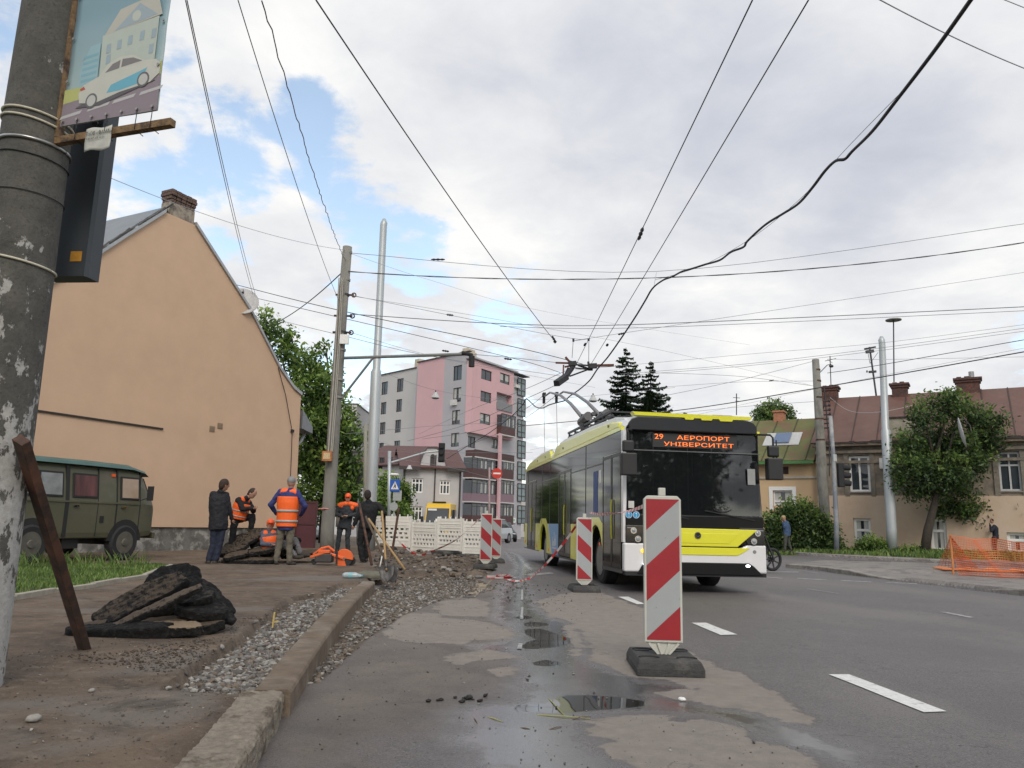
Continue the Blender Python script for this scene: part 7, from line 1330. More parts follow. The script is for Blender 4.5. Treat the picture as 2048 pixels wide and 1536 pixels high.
G1 = [leafmat('leaf_dark', (.040,.080,.018)), leafmat('leaf_mid', (.10,.175,.032)), leafmat('leaf_light', (.23,.33,.065))]
G2 = [leafmat('leaf_deep', (.030,.060,.018)), leafmat('leaf_green', (.062,.110,.028)), leafmat('leaf_lit', (.14,.21,.05))]
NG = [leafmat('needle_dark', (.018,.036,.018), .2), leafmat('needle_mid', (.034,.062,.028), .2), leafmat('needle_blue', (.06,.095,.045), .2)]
bark = mat('bark', (.045,.036,.028), .95, var=.4, vs=12, bump=1, bs=25)
def leaves(cl, n, size, mats, g, flat=.0, seed=1):
    """cl: clumps (centre, radii); leaf quads spread in little sprays through each clump"""
    V = []; F = []; M = []
    vol = np.array([c[1][0]*c[1][2] for c in cl]); cnt = (n*vol/vol.sum()).astype(int)
    for (c, r), k in zip(cl, cnt):
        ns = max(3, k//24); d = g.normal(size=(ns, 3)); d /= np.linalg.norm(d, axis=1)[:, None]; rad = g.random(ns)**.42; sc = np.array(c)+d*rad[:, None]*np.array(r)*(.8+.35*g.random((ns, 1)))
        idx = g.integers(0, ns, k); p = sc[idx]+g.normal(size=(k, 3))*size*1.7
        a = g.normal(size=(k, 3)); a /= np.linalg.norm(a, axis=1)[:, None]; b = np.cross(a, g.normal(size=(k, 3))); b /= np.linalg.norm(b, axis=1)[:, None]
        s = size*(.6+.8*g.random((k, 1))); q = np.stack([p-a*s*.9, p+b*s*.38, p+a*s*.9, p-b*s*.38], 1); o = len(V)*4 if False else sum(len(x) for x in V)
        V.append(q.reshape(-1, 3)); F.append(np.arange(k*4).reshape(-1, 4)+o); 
        rel = rad[idx]*(.5+.5*d[idx, 2])+g.normal(size=k)*.18; M.append(np.clip((rel*2.6+.35), 0, 2).astype(int))  # outer and upper leaves get lighter greens: sunlit crown tops put into the colour
    return np.vstack(V), np.vstack(F), np.concatenate(M)
def limbs(mb, base, tops, r, g, bend=.15):
    for tpt in tops:
        p = Vector(base); q = Vector(tpt); m1 = p.lerp(q, .35)+Vector((g.normal()*bend, g.normal()*bend, 0)); m2 = p.lerp(q, .7)+Vector((g.normal()*bend, g.normal()*bend, 0)); mb.tube([p, m1, m2, q], [r, r*.7, r*.45, r*.15], 7)
def tree(name, label, base, clumps_px, Y, n, size, mats, trunk=(), rt=.15, seed=1, group=None, cat='tree', squash=1.0, dep=1.0):
    g = np.random.default_rng(seed); x, y = P(base[0], base[1], Y)[:2]; z = zat(x, y); b0 = np.array([x, y, z]); t = thing(name, label, cat, b0, group=group); cl = []
    for c in clumps_px:
        u, v, r = c[:3]; dy = c[3] if len(c) > 3 else g.uniform(-1, 1)*r*Y/1566*.6; p = P(u, v, Y+dy)-b0; rr_ = r*Y/1566; cl.append((p, (rr_, rr_*dep, rr_*squash)))
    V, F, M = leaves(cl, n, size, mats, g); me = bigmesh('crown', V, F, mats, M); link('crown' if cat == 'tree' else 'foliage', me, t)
    mb = MB(); tp_ = [Vector((0,0,-.1))]+[Vector(P(u, v, Y)-b0) for u, v in trunk]
    if len(tp_) > 1: mb.tube(tp_, [rt*(1-.45*i/(len(tp_)-1)) for i in range(len(tp_))], 10)
    limbs(mb, tp_[-1], [c[0]+g.normal(size=3)*.1 for c in cl], rt*.5, g); mb.build('trunk' if cat == 'tree' else 'stems', bark, t, smooth=True); return t
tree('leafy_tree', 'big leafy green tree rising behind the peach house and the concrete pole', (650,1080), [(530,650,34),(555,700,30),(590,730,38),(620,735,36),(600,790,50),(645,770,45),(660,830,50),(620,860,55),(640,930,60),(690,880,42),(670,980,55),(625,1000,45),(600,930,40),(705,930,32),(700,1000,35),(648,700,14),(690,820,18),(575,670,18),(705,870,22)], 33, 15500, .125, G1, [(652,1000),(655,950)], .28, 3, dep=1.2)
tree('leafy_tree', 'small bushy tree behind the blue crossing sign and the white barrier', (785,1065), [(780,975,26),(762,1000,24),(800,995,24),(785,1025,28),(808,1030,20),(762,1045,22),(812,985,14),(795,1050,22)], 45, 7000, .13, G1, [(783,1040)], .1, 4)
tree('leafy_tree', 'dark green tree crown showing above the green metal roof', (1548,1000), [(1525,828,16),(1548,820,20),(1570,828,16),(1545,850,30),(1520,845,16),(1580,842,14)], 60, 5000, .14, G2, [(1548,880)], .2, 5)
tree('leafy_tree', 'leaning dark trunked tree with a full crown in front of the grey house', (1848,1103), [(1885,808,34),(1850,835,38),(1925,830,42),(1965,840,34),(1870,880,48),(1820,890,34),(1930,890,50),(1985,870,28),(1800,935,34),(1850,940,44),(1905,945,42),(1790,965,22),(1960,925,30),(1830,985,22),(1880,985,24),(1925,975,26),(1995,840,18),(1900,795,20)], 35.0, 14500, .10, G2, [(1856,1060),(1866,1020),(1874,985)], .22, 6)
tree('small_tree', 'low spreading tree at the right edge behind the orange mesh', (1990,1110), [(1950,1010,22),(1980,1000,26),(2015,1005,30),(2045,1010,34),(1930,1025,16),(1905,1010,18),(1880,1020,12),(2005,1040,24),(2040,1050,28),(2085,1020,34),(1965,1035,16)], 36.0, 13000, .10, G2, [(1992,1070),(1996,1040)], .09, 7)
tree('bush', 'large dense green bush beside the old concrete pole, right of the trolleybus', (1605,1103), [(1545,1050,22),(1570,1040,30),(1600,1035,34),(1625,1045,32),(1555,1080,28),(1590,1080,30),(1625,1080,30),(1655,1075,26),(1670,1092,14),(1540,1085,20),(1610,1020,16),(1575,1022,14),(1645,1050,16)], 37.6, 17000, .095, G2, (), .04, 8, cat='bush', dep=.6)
tree('bush', 'small low bush under the beige house window left of the steel pole', (1745,1106), [(1725,1092,13),(1745,1088,14),(1765,1094,12),(1738,1100,12),(1758,1100,12)], 35.6, 3200, .07, G1, (), .02, 9, cat='bush', dep=.7)
tree('bush', 'tuft of long weeds at the foot of the leaning tree', (1830,1108), [(1812,1103,8),(1830,1102,9),(1850,1104,8),(1790,1106,6)], 35.0, 1400, .06, G1, (), .01, 10, cat='bush', dep=.7)
# conifers: tiers of drooping branches
def conifer(label, u, vtop, Y, H_, Rm, seed):
    g = np.random.default_rng(seed); tp_ = P(u, vtop, Y); x, y = tp_[:2]; b0 = np.array([x, y, tp_[2]-H_]); t = thing('conifer', label, 'tree', b0, group='conifers behind the trolleybus'); V = []; F = []; M = []; k = 0; br = MB()
    br.tube([(0,0,0), (0,0,H_*.5), (0,0,H_)], [.18, .1, .015], 8)
    nt_r = int(H_*4.2)
    for i in range(nt_r):
        f_ = (i+.5)/nt_r; z = H_*(1-f_**1.0); rad = Rm*(f_**.85)*g.uniform(.8, 1.1)+.08
        for j in range(int(5+7*f_)):
            a = g.random()*6.283; L_ = rad*g.uniform(.7, 1.12); d = np.array([math.cos(a), math.sin(a), 0]); side = np.array([-d[1], d[0], 0]); n = int(22+L_*70)
            br.tube([(0,0,z), tuple(d*L_*.6+np.array([0,0,z-.10*L_])), tuple(d*L_+np.array([0,0,z+.02*L_]))], [.02,.012,.004], 4, cap=False)
            s = g.random(n)**.8; drop = -.16*L_*np.sin(s*2.4)+.10*s*s*L_; wdt = .22*L_*(1-s*.75)+.04; sg = np.where(g.random(n) < .5, -1, 1)
            p = np.outer(s*L_, d)+np.array([0,0,z])+np.stack([0*s, 0*s, drop], 1); q = p+side*(sg*wdt*g.uniform(.4, 1.1, n))[:, None]+d*(.12*L_*g.random(n))[:, None]+np.array([0,0,1])*(g.normal(-.04, .05, n))[:, None]
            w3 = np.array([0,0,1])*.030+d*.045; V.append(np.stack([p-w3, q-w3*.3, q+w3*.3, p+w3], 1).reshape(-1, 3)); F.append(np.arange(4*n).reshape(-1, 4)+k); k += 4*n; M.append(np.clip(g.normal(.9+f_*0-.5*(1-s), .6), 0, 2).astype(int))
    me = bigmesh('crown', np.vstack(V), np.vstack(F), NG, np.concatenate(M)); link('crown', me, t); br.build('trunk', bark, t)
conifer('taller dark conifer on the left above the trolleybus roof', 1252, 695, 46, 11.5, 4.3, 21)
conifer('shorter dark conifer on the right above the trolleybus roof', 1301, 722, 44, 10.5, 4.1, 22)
# unseen trees, added behind the camera to give the bus glass something to reflect
def reflected_tree(label, x, y, h, r, seed):
    g = np.random.default_rng(seed); t = thing('leafy_tree', label, 'tree', (x, y, 0), group='unseen trees added for reflections'); cl = []
    for i in range(14): a = g.random()*6.28; rr_ = r*.6*g.random(); cl.append((np.array([rr_*math.cos(a), rr_*math.sin(a), h*.35+h*.55*g.random()]), (r*.5, r*.5, r*.42)))
    V, F, M = leaves(cl, 9000, .22, G2, g); link('crown', bigmesh('crown', V, F, G2, M), t); mb = MB(); mb.tube([(0,0,0), (0,0,h*.4)], [.3,.2], 8); limbs(mb, (0,0,h*.4), [c[0] for c in cl], .1, g); mb.build('trunk', bark, t)
reflected_tree('unseen tree left of the camera, added for the bus windscreen to mirror', -3.5, -9, 10, 4.5, 41); reflected_tree('unseen tree straight behind the camera, added for the bus windscreen to mirror', 3.0, -24, 9, 4, 42); reflected_tree('unseen tree right of the camera, added for the bus windscreen to mirror', 14, -9, 10, 4.5, 43); reflected_tree('unseen tree far left of the camera, added for the bus windscreen to mirror', -12, -13, 12, 5, 44)
# ---- grass ----
def blades(name, label, poly, n, h, mats, zoff=0.0, seed=5, w=.006, lean=.4, dens=None):
    g = np.random.default_rng(seed); lo = poly.min(0); hi = poly.max(0); pts = np.zeros((0, 2))
    while len(pts) < n:
        q = lo+(hi-lo)*g.random((n*3, 2)); q = q[sdf(q[:, 0], q[:, 1], poly) > .02]
        if dens is not None: q = q[g.random(len(q)) < dens(q)]
        pts = np.vstack([pts, q])
    pts = pts[:n]; z = height(pts[:, 0], pts[:, 1])+zoff; a = g.random(n)*6.283; hh = h*(.45+.9*g.random(n)); ww = w*(1+pts[:, 1]/9)
    b = np.stack([pts[:, 0], pts[:, 1], z], 1); s = np.stack([np.cos(a), np.sin(a), 0*a], 1)*ww[:, None]; l = np.stack([np.cos(a+1.5)*hh*lean*g.random(n), np.sin(a+1.5)*hh*lean*g.random(n), hh], 1)
    V = np.stack([b-s, b+s, b+s*.6+l*.55, b+l*np.array([1.5, 1.5, 1])], 1).reshape(-1, 3); me = bigmesh(name, V, np.arange(4*n).reshape(-1, 4), mats, g.integers(0, len(mats), n)); o = link(name, me); tag(o, label, 'grass', kind='stuff'); return o
gm = [leafmat('grass_a', (.12,.19,.04)), leafmat('grass_b', (.19,.26,.07)), leafmat('grass_c', (.075,.135,.03))]
GV = GRASS.copy(); GV = np.array([p for p in GV])
blades('grass', 'fresh green verge grass between the muddy pavement and the parked van', np.clip(GV, [-16, 0], [0, 40]), 24000, .055, gm, w=.005, dens=lambda q: .25+1.1*np.clip(vnoise(q[:,0], q[:,1], 2.2, 77)-.2, 0, 1))
tall = px([(20,1134),(330,1131),(345,1127),(20,1129)], .12)
blades('tall_grass', 'taller seed heads of grass in front of the van wheels', px([(10,1140),(300,1134),(300,1129),(10,1131)], .12), 260, .24, gm, seed=6, w=.004, lean=.6)
weed = px([(1500,1101),(1600,1102),(1720,1107),(1880,1114),(2080,1122),(2080,1112),(1880,1106),(1720,1101),(1500,1098)], .2)
blades('weeds', 'rough grass and weeds along the foot of the right hand houses', weed, 7000, .17, gm, seed=7, w=.01)
# ================= DUG GROUND, RUBBLE, TOOLS =================
ICO = bmesh.new(); bmesh.ops.create_icosphere(ICO, subdivisions=1, radius=1); IV = np.array([v.co[:] for v in ICO.verts]); IF = np.array([[v.index for v in f.verts] for f in ICO.faces]); ICO.free()
ICO = bmesh.new(); bmesh.ops.create_icosphere(ICO, subdivisions=2, radius=1); IV2 = np.array([v.co[:] for v in ICO.verts]); IF2 = np.array([[v.index for v in f.verts] for f in ICO.faces]); ICO.free()
stone_m = [mat('stone_pale', (.29,.278,.255), .85, var=.25, vs=20, bump=.3, bs=80), mat('stone_grey', (.16,.152,.142), .85, var=.25, vs=20), mat('stone_brown', (.15,.118,.09), .9, var=.25, vs=20), mat('stone_dark', (.09,.08,.072), .9, var=.3, vs=20)]
def scatter(name, label, cat, polys, n, rmin, rmax, mats, probs, seed=1, sink=.3, hi=False, power=2.2, edge=.0, zoff=0):
    g = np.random.default_rng(seed); pts = []
    areas = []
    for poly in polys: areas.append(abs(np.sum(poly[:, 0]*np.roll(poly[:, 1], -1)-poly[:, 1]*np.roll(poly[:, 0], -1)))/2)
    for poly, ar in zip(polys, areas):
        k = int(n*ar/sum(areas)); lo = poly.min(0); h_ = poly.max(0); acc = np.zeros((0, 2))
        while len(acc) < k:
            q = lo+(h_-lo)*g.random((k*3+10, 2)); d = sdf(q[:, 0], q[:, 1], poly); acc = np.vstack([acc, q[d > edge+g.normal(0, .02, len(q))]])
        pts.append(acc[:k])
    p = np.vstack(pts); n = len(p); r = rmin+(rmax-rmin)*g.random(n)**power; z = height(p[:, 0], p[:, 1])+zoff; A, B = (IV2, IF2) if hi else (IV, IF)
    sc = r[:, None]*np.stack([g.uniform(.8, 1.45, n), g.uniform(.6, 1.1, n), g.uniform(.4, .8, n)], 1); V = A[None]*sc[:, None, :]*(1+g.uniform(-.27, .27, (n, len(A), 1)))
    th = g.random(n)*6.283; ti = g.normal(0, .35, n); c, s = np.cos(th), np.sin(th); V = np.stack([V[:, :, 0], V[:, :, 1]*np.cos(ti)[:, None]-V[:, :, 2]*np.sin(ti)[:, None], V[:, :, 1]*np.sin(ti)[:, None]+V[:, :, 2]*np.cos(ti)[:, None]], 2)
    V = np.stack([V[:, :, 0]*c[:, None]-V[:, :, 1]*s[:, None], V[:, :, 0]*s[:, None]+V[:, :, 1]*c[:, None], V[:, :, 2]], 2)+np.stack([p[:, 0], p[:, 1], z+sc[:, 2]*(1-sink)], 1)[:, None]
    F = (B[None]+np.arange(n)[:, None, None]*len(A)).reshape(-1, 3); mi = np.repeat(g.choice(len(mats), n, p=probs), len(B)); me = bigmesh(name, V.reshape(-1, 3), F, mats, mi, smooth=hi); return tag(link(name, me), label, cat, kind='stuff')
t1a = TR1[sdf(TR1[:, 0], TR1[:, 1], TR1) > -9]
scatter('gravel', 'loose grey gravel filling the trench on the pavement side of the kerb', 'gravel', [TR1], 7500, .008, .027, stone_m, [.20,.30,.22,.28], 11, .35, power=1.9, edge=.025)
near = np.array([p for p in TR1 if p[1] < 6.3]+[(kx(6.3)-KW*.8, 6.3)]); 
scatter('gravel', 'larger pale pebbles at the near end of the pavement side trench', 'gravel', [px([(385,1374),(410,1350),(455,1315),(510,1272),(565,1264),(610,1268),(555,1320),(500,1372),(470,1380)], .05)], 200, .014, .034, stone_m, [.36,.30,.17,.17], 12, .3)
scatter('gravel', 'loose grey gravel spilling along the road side of the kerb', 'gravel', [TR2], 8000, .007, .026, stone_m, [.18,.28,.26,.28], 13, .35, power=2.0)
scatter('rubble', 'broken stones and lumps of soil over the dug up ground', 'rubble', [DIRT], 2600, .015, .09, stone_m, [.08,.17,.40,.35], 14, .3, power=4)
crumb = px([(560,1500),(700,1300),(860,1200),(980,1150),(1050,1150),(1230,1180),(1100,1300),(1300,1420),(1900,1540),(600,1545)], 0)
scatter('crumbs', 'small crumbs of asphalt and grit scattered on the road', 'grit', [crumb], 1500, .003, .010, [stone_m[3], stone_m[1], stone_m[0]], [.6,.25,.15], 15, .2, power=5)
scatter('crumbs', 'dark asphalt lumps sprinkled across the wet stretch by the bus door beacon', 'grit', [px(c8([(470,180),(700,230),(900,240),(880,330),(640,340),(480,300)]), 0)], 170, .006, .024, [stone_m[3]], [1.0], 16, .2, power=2.5)
scatter('crumbs', 'line of black asphalt lumps along the puddle edge', 'grit', [px(c8([(140,825),(460,795),(460,830),(140,842)]), 0)], 16, .008, .022, [mat('bitumen', (.012,.011,.011), .7, var=.4, vs=30)], [1.0], 17, .1, hi=True, power=1.5)
pavpoly = px([(10,1530),(10,1300),(130,1290),(300,1230),(420,1240),(320,1370),(480,1395),(380,1530)], .12)
scatter('crumbs', 'small clods and stones on the muddy pavement', 'grit', [pavpoly], 1500, .0025, .009, [stone_m[3], stone_m[2], stone_m[0]], [.52,.38,.10], 18, .2, power=4)
scatter('clods', 'dark band of soil clods trodden over the pavement before the slab pile', 'soil', [px([(110,1312),(240,1305),(330,1290),(430,1275),(400,1320),(330,1350),(260,1335),(180,1325)], .12)], 700, .004, .013, [stone_m[3], mat('soil_clod', (.06,.042,.03), .95, var=.3)], [.4,.6], 19, .25, power=2.5)
scatter('clods', 'soil clods along the near side of the asphalt pile', 'soil', [px([(460,1240),(520,1230),(480,1290),(420,1300)], .12)], 160, .004, .012, [stone_m[3]], [1.0], 20, .25, power=2.5)
# single stones
def stone(label, u, v, z, r, m_, seed):
    rr_ = random.Random(seed); c = G(u, v, z); mb = MB(); mb.ell((0, 0, r*.5), (r*1.2, r*.8, r*.6), 10, 7, noise=.12); o = mb.build('stone', m_, smooth=True); o.location = c; o.rotation_euler = (0, 0, rr_.random()*6); return tag(o, label, 'stone')
stone('pale pointed stone lying alone on the mud at the lower left', 67, 1443, .12, .030, stone_m[0], 1); stone('small white stone lying on the edge of the dry patch beyond the puddle', 1364, 1402, 0, .022, whitef, 2); stone('small pale stone on the mud left of the gravel trench', 183, 1384, .12, .018, stone_m[0], 3)
# straws and twigs
for i, (a, lb) in enumerate([(((1075,1430),(1180,1437)), 'long straw across the puddle edge'), (((1145,1438),(1182,1433)), 'short brown twig right of the long straw'), (((955,1448),(948,1436)), 'bent pale straw left of the puddle'), (((975,1434),(1005,1444)), 'thin green stalk just below the puddle'), (((1040,1456),(1060,1458)), 'short dark twig in the wet below the puddle'), (((1098,1459),(1124,1453)), 'dark twig lowest on the wet asphalt'), (((1098,1398),(1130,1432)), 'yellow green blade of grass across the puddle')]):
    p, q = G(*a[0], .003), G(*a[1], .005); mb = MB(); mb.tube([tuple(p*0), tuple((q-p)*.5+np.array([0,0,.004])), tuple(q-p)], [.0025,.003,.0015], 5); o = mb.build('twig', mat('straw_yellow' if i in (0,3,6) else 'twig_brown', (.34,.33,.10) if i in (0,3,6) else (.12,.08,.05), .8)); o.location = p; tag(o, lb, 'twig')
# ---- broken asphalt slabs ----
def slab_mat(nm, dust, dcol):
    m = mat(nm, (.008,.0078,.008), .85, spec=.25, var=.5, vs=30, bump=1, bs=45, col2=(.028,.026,.025), c2s=20, c2t=(.5,.66)); t = m.node_tree; L = t.links.new; b = t.nodes['Principled BSDF']; src = b.inputs['Base Color'].links[0].from_socket
    g = t.nodes.new('ShaderNodeNewGeometry'); sp = t.nodes.new('ShaderNodeSeparateXYZ'); L(g.outputs['Normal'], sp.inputs[0]); n = t.nodes.new('ShaderNodeTexNoise'); n.inputs['Scale'].default_value = 11; n.inputs['Detail'].default_value = 8; n.inputs['Roughness'].default_value = .7; tc = t.nodes.new('ShaderNodeTexCoord'); L(tc.outputs['Object'], n.inputs[0])
    a = t.nodes.new('ShaderNodeMath'); a.operation = 'ADD'; L(sp.outputs[2], a.inputs[0]); L(n.outputs[0], a.inputs[1]); r = t.nodes.new('ShaderNodeMapRange'); L(a.outputs[0], r.inputs[0]); r.inputs[1].default_value = dust; r.inputs[2].default_value = dust+.3
    mx = t.nodes.new('ShaderNodeMix'); mx.data_type = 'RGBA'; L(r.outputs[0], mx.inputs[0]); L(src, mx.inputs[6]); mx.inputs[7].default_value = (*dcol, 1); L(mx.outputs[2], b.inputs['Base Color']); return m
def slab_mats():
    return slab_mat('broken_bitumen', 1.5, (.035,.03,.026)), slab_mat('slab_dusty', 1.08, (.085,.064,.046))
BIT, DUS = slab_mats()
chunk = bpy.data.textures.new('chunk', 'CLOUDS'); chunk.noise_scale = .045
def slab(label, c, L_, W_, T_, rot, seed, topm=DUS, group='broken asphalt slabs', rough=.03, curve=0, lv=4):
    rr_ = random.Random(seed); n = 12; pts = []
    for i in range(n): a = 6.2832*i/n; e = (abs(math.cos(a))**3.5+abs(math.sin(a))**3.5)**(-1/3.5); pts.append((L_/2*math.cos(a)*e*rr_.uniform(.84, 1.06), W_/2*math.sin(a)*e*rr_.uniform(.82, 1.08)))
    me = bpy.data.meshes.new('asphalt_slab'); bm = bmesh.new(); lo = [bm.verts.new((x, y, -T_/2)) for x, y in [(p[0]*1.03, p[1]*1.04) for p in pts]]; hi_ = [bm.verts.new((x, y, T_/2)) for x, y in pts]; cl_ = bm.verts.new((0, 0, -T_/2)); ch = bm.verts.new((0, 0, T_/2))
    for i in range(n):
        j = (i+1) % n; bm.faces.new((lo[i], lo[j], hi_[j], hi_[i])); f = bm.faces.new((hi_[i], hi_[j], ch)); f.material_index = 1; bm.faces.new((lo[j], lo[i], cl_))
    bmesh.ops.recalc_face_normals(bm, faces=bm.faces); bmesh.ops.subdivide_edges(bm, edges=bm.edges, cuts=lv, use_grid_fill=True)
    for v in bm.verts: v.co.z += curve*(v.co.x/L_*2)**2
    bm.to_mesh(me); bm.free(); me.materials.append(topm); o = link('asphalt_slab', me); o.location = c; o.rotation_euler = Euler(rot); rm = o.modifiers.new('r', 'REMESH'); rm.mode = 'VOXEL'; rm.voxel_size = .016 if lv > 2 else .03; rm.use_smooth_shade = False; d = o.modifiers.new('d', 'DISPLACE'); d.texture = chunk; d.strength = rough*1.5; d.mid_level = .5; d.texture_coords = 'GLOBAL'; me.polygons.foreach_set('use_smooth', [False]*len(me.polygons)); return tag(o, label, 'asphalt slab', group)
def at(u, v, Y, dz=0): p = P(u, v, Y); return (p[0], p[1], p[2]+dz)
def bslab(label, p0, p1, Y0, Y1, W_, T_, roll, seed, **k):
    """slab whose long axis runs between two sight-line points"""
    a = Vector(P(*p0, Y0)); b = Vector(P(*p1, Y1)); d = b-a; yaw = math.atan2(d.y, d.x); pit = -math.asin(d.z/d.length); M_ = Matrix.Rotation(yaw, 3, 'Z') @ Matrix.Rotation(pit, 3, 'Y') @ Matrix.Rotation(roll, 3, 'X'); return slab(label, tuple((a+b)/2), d.length, W_, T_, M_.to_euler(), seed, **k)
for a in [
 ('long flat slab of torn asphalt lying lowest at the front of the near pile', (132,1268), (345,1262), 6.6, 6.55, .2, .12, 12, 1, BIT),
 ('short slab with pale square top at the front right of the near pile', (280,1256), (402,1260), 6.72, 6.6, .32, .08, 4, 2, slab_mat('slab_pale', 1.05, (.24,.178,.12))),
 ('blocky end piece at the right foot of the near pile', (375,1262), (447,1246), 6.75, 6.95, .22, .09, 3, 3, DUS),
 ('long slab leaning up from lower left to the crest of the near pile', (178,1250), (378,1150), 6.9, 7.2, .30, .07, 34, 4, DUS),
 ('narrow plank-like slab crossing the middle of the near pile', (222,1258), (405,1173), 6.6, 6.85, .12, .06, 24, 5, slab_mat('slab_plank', .95, (.10,.078,.06))),
 ('upright black slab standing at the back top of the near pile', (290,1168), (400,1150), 7.5, 7.5, .30, .07, 55, 6, BIT),
 ('black sheet sliding down the right side of the near pile', (385,1172), (468,1232), 7.15, 7.2, .22, .055, 32, 7, BIT),
 ('crumbling dark slab at the right middle of the near pile', (345,1215), (462,1228), 6.9, 6.95, .24, .08, 18, 8, BIT),
 ('dark slab wedged under the crest of the near pile', (300,1196), (425,1205), 7.1, 7.15, .3, .07, 25, 9, slab_mat('slab_damp', 1.3, (.06,.05,.042))),
 ('flat slab hidden in the heart of the near pile', (240,1246), (410,1240), 7.0, 7.0, .45, .09, 6, 10, DUS),
 ('broken piece just right of the plank-like slab', (352,1202), (430,1192), 6.95, 7.0, .2, .07, 30, 11, MATS['slab_damp'] if 'slab_damp' in MATS else BIT),
 ('thin torn edge piece at the lower left of the near pile', (145,1262), (215,1246), 6.75, 6.8, .18, .05, 12, 12, DUS),
 ('middle layer of black asphalt in the near pile', (240,1228), (390,1205), 7.0, 7.1, .2, .065, 26, 13, BIT),
 ('sheet of asphalt closing the back of the near pile', (255,1212), (350,1152), 7.4, 7.5, .24, .06, 40, 14, MATS.get('slab_damp', BIT)),
 ('dark sheet curling over the top right of the near pile', (365,1160), (440,1192), 7.35, 7.4, .18, .055, 40, 15, BIT),
 ('lower black sheet at the right foot of the near pile', (395,1205), (472,1246), 7.05, 7.05, .18, .055, 14, 16, BIT)]:
    bslab(a[0], *a[1:7], R(a[7]), a[8], topm=a[9], rough=.014)
far_ = [((440,1120),(560,1121),17.2,17.2,.7,.10,5), ((435,1108),(500,1085),17.5,17.7,.6,.09,20), ((450,1098),(530,1062),17.7,17.9,.6,.09,25), ((480,1110),(560,1095),17.5,17.6,.7,.11,8), ((500,1090),(575,1070),17.9,18,.6,.10,12), ((495,1075),(555,1060),18.1,18.1,.6,.09,6), ((520,1105),(600,1085),17.6,17.7,.6,.12,28), ((470,1075),(520,1062),18.3,18.3,.5,.09,4), ((560,1112),(640,1104),18.2,18.4,.8,.10,5), ((445,1116),(500,1105),17.0,17.1,.5,.07,12)]
fl = ['long lowest slab of the far pile by the workers', 'tilted slab at the left side of the far pile', 'slab slanting up to the raised foot of the vest worker', 'dusty middle slab of the far pile', 'slab under the seated worker in the orange cap', 'topmost flat slab of the far pile', 'big brown slab leaning in front of the seated worker', 'dark slab at the back of the far pile', 'loose slab right of the far pile behind the khaki trousers', 'thin slab poking out at the left foot of the far pile']
for i, ((p0, p1, a, b, w_, t_, r_), lb) in enumerate(zip(far_, fl)): bslab(lb, p0, p1, a, b, w_, t_, R(r_), 30+i, lv=2, rough=.03, group='broken asphalt slabs of the far pile')
# ---- tools ----
wood = mat('handle_wood', (.36,.235,.11), .7, var=.2, vs=6, stretch=(1,1,.2)); dwood = mat('handle_dark', (.10,.07,.045), .8, var=.2); blade = mat('shovel_steel', (.10,.095,.09), .5, metal=.6, var=.3)
def tool(name, label, top, bot, Yt, Yb, m_, bl=True, r=.02, bw=.13, cat='shovel', bh=.30):
    a = Vector(P(*top, Yt)); b = Vector(P(*bot, Yb)); t = thing(name, label, cat, b); d = (a-b); dn = d.normalized(); MB().tube([tuple(dn*(bh*.7 if bl else 0)), tuple(d)], r, 8).build('handle', m_, t, smooth=True)
    if bl:
        s = dn.cross(Vector((0,1,0))).normalized(); u = s.cross(dn); mb = MB(); prof_ = [(1.0, bw*.9), (.75, bw), (.35, bw*.85), (.08, bw*.35), (0, .01)]; rings = [[dn*bh*f_+s*w_*x+u*(.05*(1-x*x)) for x in (-1, -.5, 0, .5, 1)] for f_, w_ in prof_]; vs = [p for r_ in rings for p in r_]; mb.add(vs, [(i*5+k, i*5+k+1, (i+1)*5+k+1, (i+1)*5+k) for i in range(4) for k in range(4)]); mb.tube([dn*bh*.8, dn*bh*1.35], .024, 8); mb.build('blade', blade, t, smooth=True, solid=.006)
    return t
c3 = lambda x, y: (390+x*.2148, 930+y*.2148)
tool('shovel', 'shovel with pale wooden handle leaning the most to the left, blade at the kerb end', c3(1615,500), c3(1955,975), 14.6, 14.0, wood, bl=False, cat='tool handle')
tool('shovel', 'shovel with dark handle and its blade standing on the end of the kerb', c3(1590,480), c3(1860,1085), 14.3, 13.3, dwood)
tool('shovel', 'upright shovel with pale wooden handle and blade at the end of the kerb', c3(1740,430), c3(1790,1085), 13.9, 13.2, wood)
tool('pry_bar', 'long dark rusty bar leaning beside the man in black', c3(1530,360), c3(1645,930), 17.6, 16.6, rustm, bl=False, r=.028, cat='iron bar')
tool('rod', 'thin white rod standing behind the shovel blades', c3(1755,790), c3(1722,945), 15.2, 15.0, whitef, bl=False, r=.012, cat='rod'); tool('rod', 'thin pinkish rod crossing behind the upright shovel', c3(1760,780), c3(1790,950), 15.2, 14.9, mat('rod_pink', (.5,.33,.3), .7), bl=False, r=.012, cat='rod')
